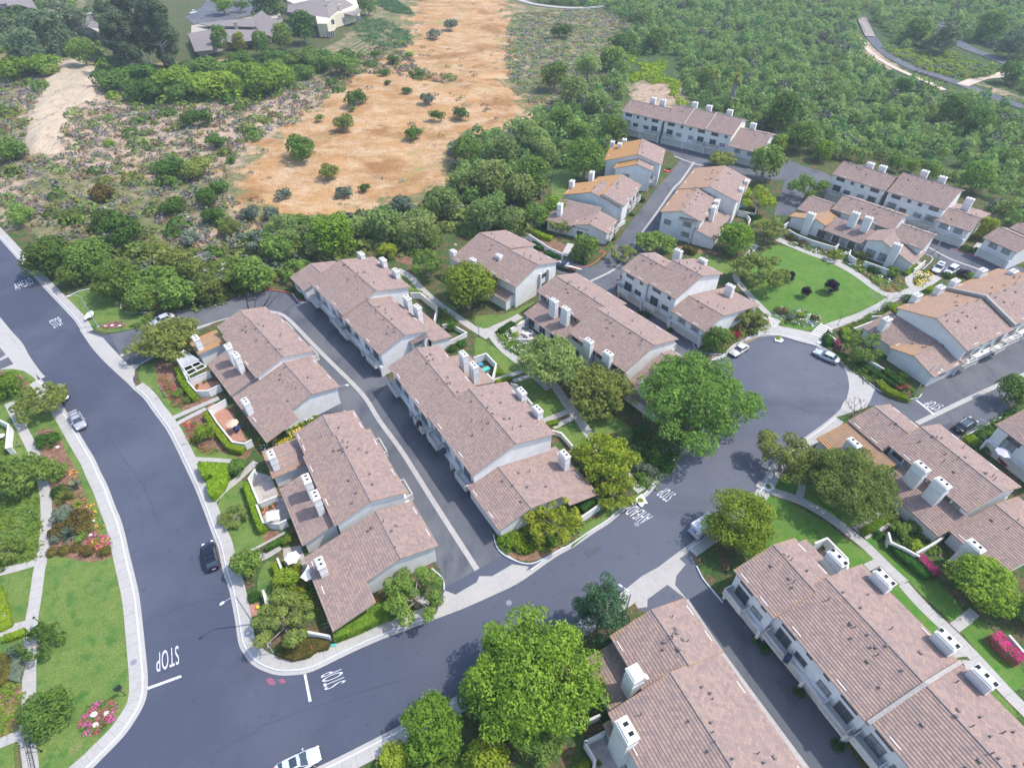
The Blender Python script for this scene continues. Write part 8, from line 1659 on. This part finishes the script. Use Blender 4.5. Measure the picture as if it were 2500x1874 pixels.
pot('d3', 760,1625, 'clay pot in the bottom centre patio', .35, 'mid'); pot('c4', 500,1450, 'yellow-flowered pot in the planted patio of the nearest terrace', .4, 'yellow'); pot('c4', 540,1430, 'large green pot plant in the planted patio of the nearest terrace', .55, 'mid'); pot('c4', 580,1480, 'bronze pot plant in the planted patio of the nearest terrace', .5, 'bronze')
def rock(k, x, y, r_px, label, col=WHT, z=.14):
    p = G(q(k, x, y), z); R = r_px/pxm(q(k, x, y)); bm = bmesh.new(); bmesh.ops.create_icosphere(bm, subdivisions=2, radius=1); rg = random.Random(int(x+y))
    for v_ in bm.verts: v_.co *= rg.uniform(.82, 1.12); v_.co.z = v_.co.z*.55+.3
    me = bpy.data.meshes.new('rock'); bm.to_mesh(me); bm.free(); o = link('rock', me, None, [plain('white_rock', (.78,.78,.78), .9)]); o.location = p; o.scale = (R, R*.8, R*.7); tag(o, label, 'rock', 'white rocks in the flower beds')
rock('d1', 795,1205, 9, 'left white rock in the oval flower bed'); rock('d1', 900,1200, 8, 'right white rock in the oval flower bed'); rock('d1', 808,1295, 8, 'bottom white rock in the oval flower bed')
rock('b1', 890,1165, 4.5, 'left white rock in the small oval bed'); rock('b1', 947,1157, 4.5, 'middle white rock in the small oval bed'); rock('b1', 1013,1160, 4.5, 'right white rock in the small oval bed'); rock('c1', 790,1212, 4, 'pale rock among the orange flowers'); rock('c1', 768,1335, 5, 'pale flat rock by the crimson flowers'); rock('c1', 485,592, 5, 'pale rock below the dark juniper'); rock('b4', 478,1303, 6, 'boulder beside the silver saloon')
def box_thing(k, x, y, d, mat, label, cat, name, rz=0, z=.14, top=None):
    p = G(q(k, x, y), z); r = empty(name, p, rz); tag(r, label, cat); m = MB(); m.box((0,0,d[2]/2), d, 0, 0, .94); o = m.build('box', mat, r); md = o.modifiers.new('edge', 'BEVEL'); md.width = .03; m = MB(); m.box((0,0,d[2]+.03), (d[0]*1.04, d[1]*1.04, .06)); m.build('lid', top or mat, r)
TEAL = plain('teal_plastic', (.10,.48,.42), .5); BLU = plain('blue_plastic', (.05,.35,.75), .5)
box_thing('e3', 175,850, (1.6,.9,.25), TEAL, 'green boards lying in the small patio', 'boards', 'green_boards', .6); box_thing('e3', 90,770, (.7,.7,.3), BLU, 'light blue paddling tub in the small patio', 'tub', 'blue_tub'); box_thing('e3', 790,110, (.5,.5,.9), TEAL, 'green chair-like bin on the garden patio', 'bin', 'green_bin'); box_thing('e3', 850,150, (1.2,.7,.6), plain('grey_teal', (.16,.24,.26), .6), 'covered grill beside the green bin', 'grill', 'covered_grill')
box_thing('d1', 2180,310, (.35,.35,.3), YELLOW, 'yellow box on the brick pad', 'box', 'yellow_box'); sheet('brick_pad', Q('e2', (335,1290),(480,1240),(540,1440),(380,1480)), .146, TERRA)
box_thing('d2', 672,622, (.7,.35,.06), TEAL, 'green utility lid in the mulch by the sidewalk', 'utility box', 'utility_lid'); box_thing('c4', 1880,530, (.9,.6,.12), TEAL, 'green utility lid near the black car with roof rails', 'utility box', 'utility_lid', .6); box_thing('c4', 1858,545, (.9,.6,.1), CONC, 'concrete utility lid near the green one', 'utility box', 'utility_lid', .6)
box_thing('e6', 1090,745, (1.6,.8,1.1), BLACKP, 'black grill stored in the patio of the lone terrace', 'grill', 'black_grill', .4); box_thing('e6', 1050,790, (.8,.6,.5), BLU, 'blue tub stored in the patio of the lone terrace', 'tub', 'blue_tub'); box_thing('e6', 1190,665, (.5,.5,.8), plain('red_plastic', (.6,.05,.08), .5), 'red bin stored in the patio of the lone terrace', 'bin', 'red_bin')
box_thing('d4', 205,745, (.9,.6,.9), plain('navy_plastic', (.03,.05,.10), .4), 'navy grill on the slatted balcony of the nearest terrace', 'grill', 'balcony_grill', .9, 3.0); box_thing('c2', 1395,415, (.8,.6,.9), BLACKP, 'black grill on the second balcony over the dark lane', 'grill', 'balcony_grill', .9, 2.7); box_thing('c2', 1600,640, (.8,.6,.8), plain('navy_plastic', (0,0,0)), 'navy box on the third balcony over the dark lane', 'box', 'balcony_box', .9, 2.7)
def utility_pad(): pass
m = MB(); p = G(q('a3', 1350,1440), .14); m.box((p.x, p.y, .25), (2.0, 1.6, .3), .6); tag(m.build('red_planter', REDKERB), 'small red-edged planter at the lane edge', 'planter')
# terraced sleepers under the cream house
m = MB()
for i in range(5):
    a, b = G(q('a2', 830+i*22, 385+i*22), .8), G(q('a2', 900+i*28, 345+i*18), .8); m.tube([a, b], .14, 4)
tag(m.build('timber_terraces', plain('weathered_timber', (.34,.30,.25), .9, var=.3)), 'timber-edged terraced planting bed below the cream house', 'terraced bed')
# footbridge deck in the reserve
A, B = G(q('a4', 840,150), .3), G(q('a4', 915,310), .3); c = (A+B)/2; m = MB(); m.box((c.x, c.y, .3), ((B-A).length, 4.6, .3), math.atan2((B-A).y, (B-A).x)); tag(m.build('footbridge', plain('bridge_deck', (.32,.27,.25), .9, var=.3)), 'timber footbridge on the reserve road at the top right', 'bridge')
for i in range(7):
    p = G(q('a4', 1300+i*42, 605+i*15), .15); m = MB(); m.box((p.x, p.y, .35), (1.6, .35, .5), .3); tag(m.build('parking_bumper', plain('dark_log', (.14,.10,.08), .9)), 'dark log barrier between the reserve road and its sandy track', 'barrier', 'log barriers along the reserve road')
# ------------------------------------------------------------------ people
SKIN = plain('skin', (.42,.26,.18), .6); HAIR = plain('hair', (.03,.02,.015), .8)
def person(p, face, shirt, trousers, label, hat=None, reach=0.0, sc=1.0):
    g = G(p, .13); r = empty('person', g, face); r.scale = (sc,)*3; tag(r, label, 'person', 'people working in the lane')
    J = {0:((0,0,.98),.15), 1:((0,0,1.22),.155), 2:((0.02,0,1.42),.13), 3:((.02,0,1.53),.055), 4:((.04,0,1.63),.095), 5:((.045,0,1.72),.085),
         6:((0,.19,1.42),.055), 7:((.08+reach*.1,.27,1.17),.042), 8:((.26+reach*.25,.22,1.08+reach*.25),.033), 9:((0,-.19,1.42),.055), 10:((.10,-.26,1.17),.042), 11:((.28+reach*.2,-.2,1.06+reach*.2),.033),
         12:((0,.10,.90),.095), 13:((.06,.12,.50),.065), 14:((-.02,.13,.09),.045), 15:((.14,.14,.04),.04), 16:((0,-.10,.90),.095), 17:((-.04,-.12,.50),.065), 18:((-.10,-.13,.09),.045), 19:((.06,-.14,.04),.04)}
    E = [(0,1),(1,2),(2,3),(3,4),(4,5),(2,6),(6,7),(7,8),(2,9),(9,10),(10,11),(0,12),(12,13),(13,14),(14,15),(0,16),(16,17),(17,18),(18,19)]
    for hnd, sy in ((8, 1), (11, -1)):         # five fingers a hand
        hx, hy, hz_ = J[hnd][0]
        for f in range(5):
            k = len(J); th = f == 4; J[k] = ((hx+(.05 if th else .085+.012*(1.5-abs(f-1.5))), hy+(-sy*.045 if th else sy*(.030-.02*f)), hz_-(.01 if th else .03)), .009); J[k+1] = ((hx+(.08 if th else .12), hy+(-sy*.05 if th else sy*(.028-.018*f)), hz_-(.03 if th else .07)), .007); E += [(hnd, k), (k, k+1)]
    me = bpy.data.meshes.new('body'); me.from_pydata([J[i][0] for i in range(len(J))], E, []); o = link('body', me, r, [SKIN]); sk = o.modifiers.new('skin', 'SKIN'); me.skin_vertices or o.modifiers
    for i in range(len(J)): me.skin_vertices[0].data[i].radius = (J[i][1],)*2
    me.skin_vertices[0].data[0].use_root = True; sub = o.modifiers.new('sub', 'SUBSURF'); sub.levels = sub.render_levels = 1
    def garment(name, ids, es, grow, mat):
        mp = {j: i for i, j in enumerate(ids)}; me = bpy.data.meshes.new(name); me.from_pydata([J[i][0] for i in ids], [(mp[a], mp[b]) for a, b in es], []); g_ = link(name, me, r, [mat]); g_.modifiers.new('skin', 'SKIN')
        for i in ids: me.skin_vertices[0].data[mp[i]].radius = (J[i][1]+grow,)*2
        me.skin_vertices[0].data[0].use_root = True; s_ = g_.modifiers.new('sub', 'SUBSURF'); s_.levels = s_.render_levels = 1
    garment('shirt', [1,0,2,6,7,9,10], [(0,1),(1,2),(2,6),(6,7),(2,9),(9,10)], .02, shirt); garment('trousers', [0,12,13,14,16,17,18], [(0,12),(12,13),(13,14),(0,16),(16,17),(17,18)], .02, trousers)
    bm = bmesh.new(); bmesh.ops.create_uvsphere(bm, u_segments=12, v_segments=8, radius=.108); [setattr(v_, 'co', Vector((v_.co.x*1.05-.01, v_.co.y*.9, max(v_.co.z, -.02)))) for v_ in bm.verts]; me = bpy.data.meshes.new('hair'); bm.to_mesh(me); bm.free(); hh = link('hair' if not hat else 'hard_hat', me, r, [hat or HAIR]); hh.location = (.035,0,1.70)
    m = MB(); m.box((.135,0,1.655), (.04,.025,.04)); [m.box((.130, s_*.035, 1.69), (.02,.02,.012)) for s_ in (-1, 1)]; m.box((.128,0,1.61), (.02,.05,.01)); m.build('face', SKIN, r)
person(q('b3', 950,772), 2.6, plain('shirt_blue', (.03,.10,.45), .8), plain('jeans', (.05,.07,.14), .9), 'worker in a blue shirt at the corner of the three-storey terrace', reach=.6); person(q('b3', 962,805), 2.9, OR, plain('jeans', (0,0,0)), 'worker in an orange vest bending forward beside the one in blue', hat=plain('white_hat', (.8,.8,.8), .4), reach=1.0); person(q('b3', 910,858), .4, plain('shirt_red', (.35,.03,.05), .8), plain('jeans', (0,0,0)), 'worker in a dark red shirt standing in the tree shadow in the lane')
p = G(q('b3', 905,905), .13); r = empty('traffic_cone', p); tag(r, 'orange traffic cone below the worker in red', 'traffic cone'); m = MB(); m.tube([(0,0,.04),(0,0,.9)], [.2,.04], 12); m.build('cone', OR, r); m = MB(); m.box((0,0,.03), (.5,.5,.05)); m.build('base', BLACKP, r)

# ------------------------------------------------------------------ the air
m = bpy.data.materials.new('thin_haze'); nt, nd, lk = nodes(m); nd.remove(nd["Principled BSDF"]); v_ = N(nt, "ShaderNodeVolumePrincipled"); v_.inputs["Color"].default_value = (.78,.86,1,1); v_.inputs["Density"].default_value = HAZE = .0003; v_.inputs["Anisotropy"].default_value = .2
lk.new(v_.outputs[0], nd["Material Output"].inputs["Volume"])
mb = MB(); mb.box((0, 750, 37.5), (3100, 2200, 83)); 
if HAZE > 0: tag(mb.build('haze', m), 'thin bluish haze in the air over the valley', 'haze', kind='stuff')
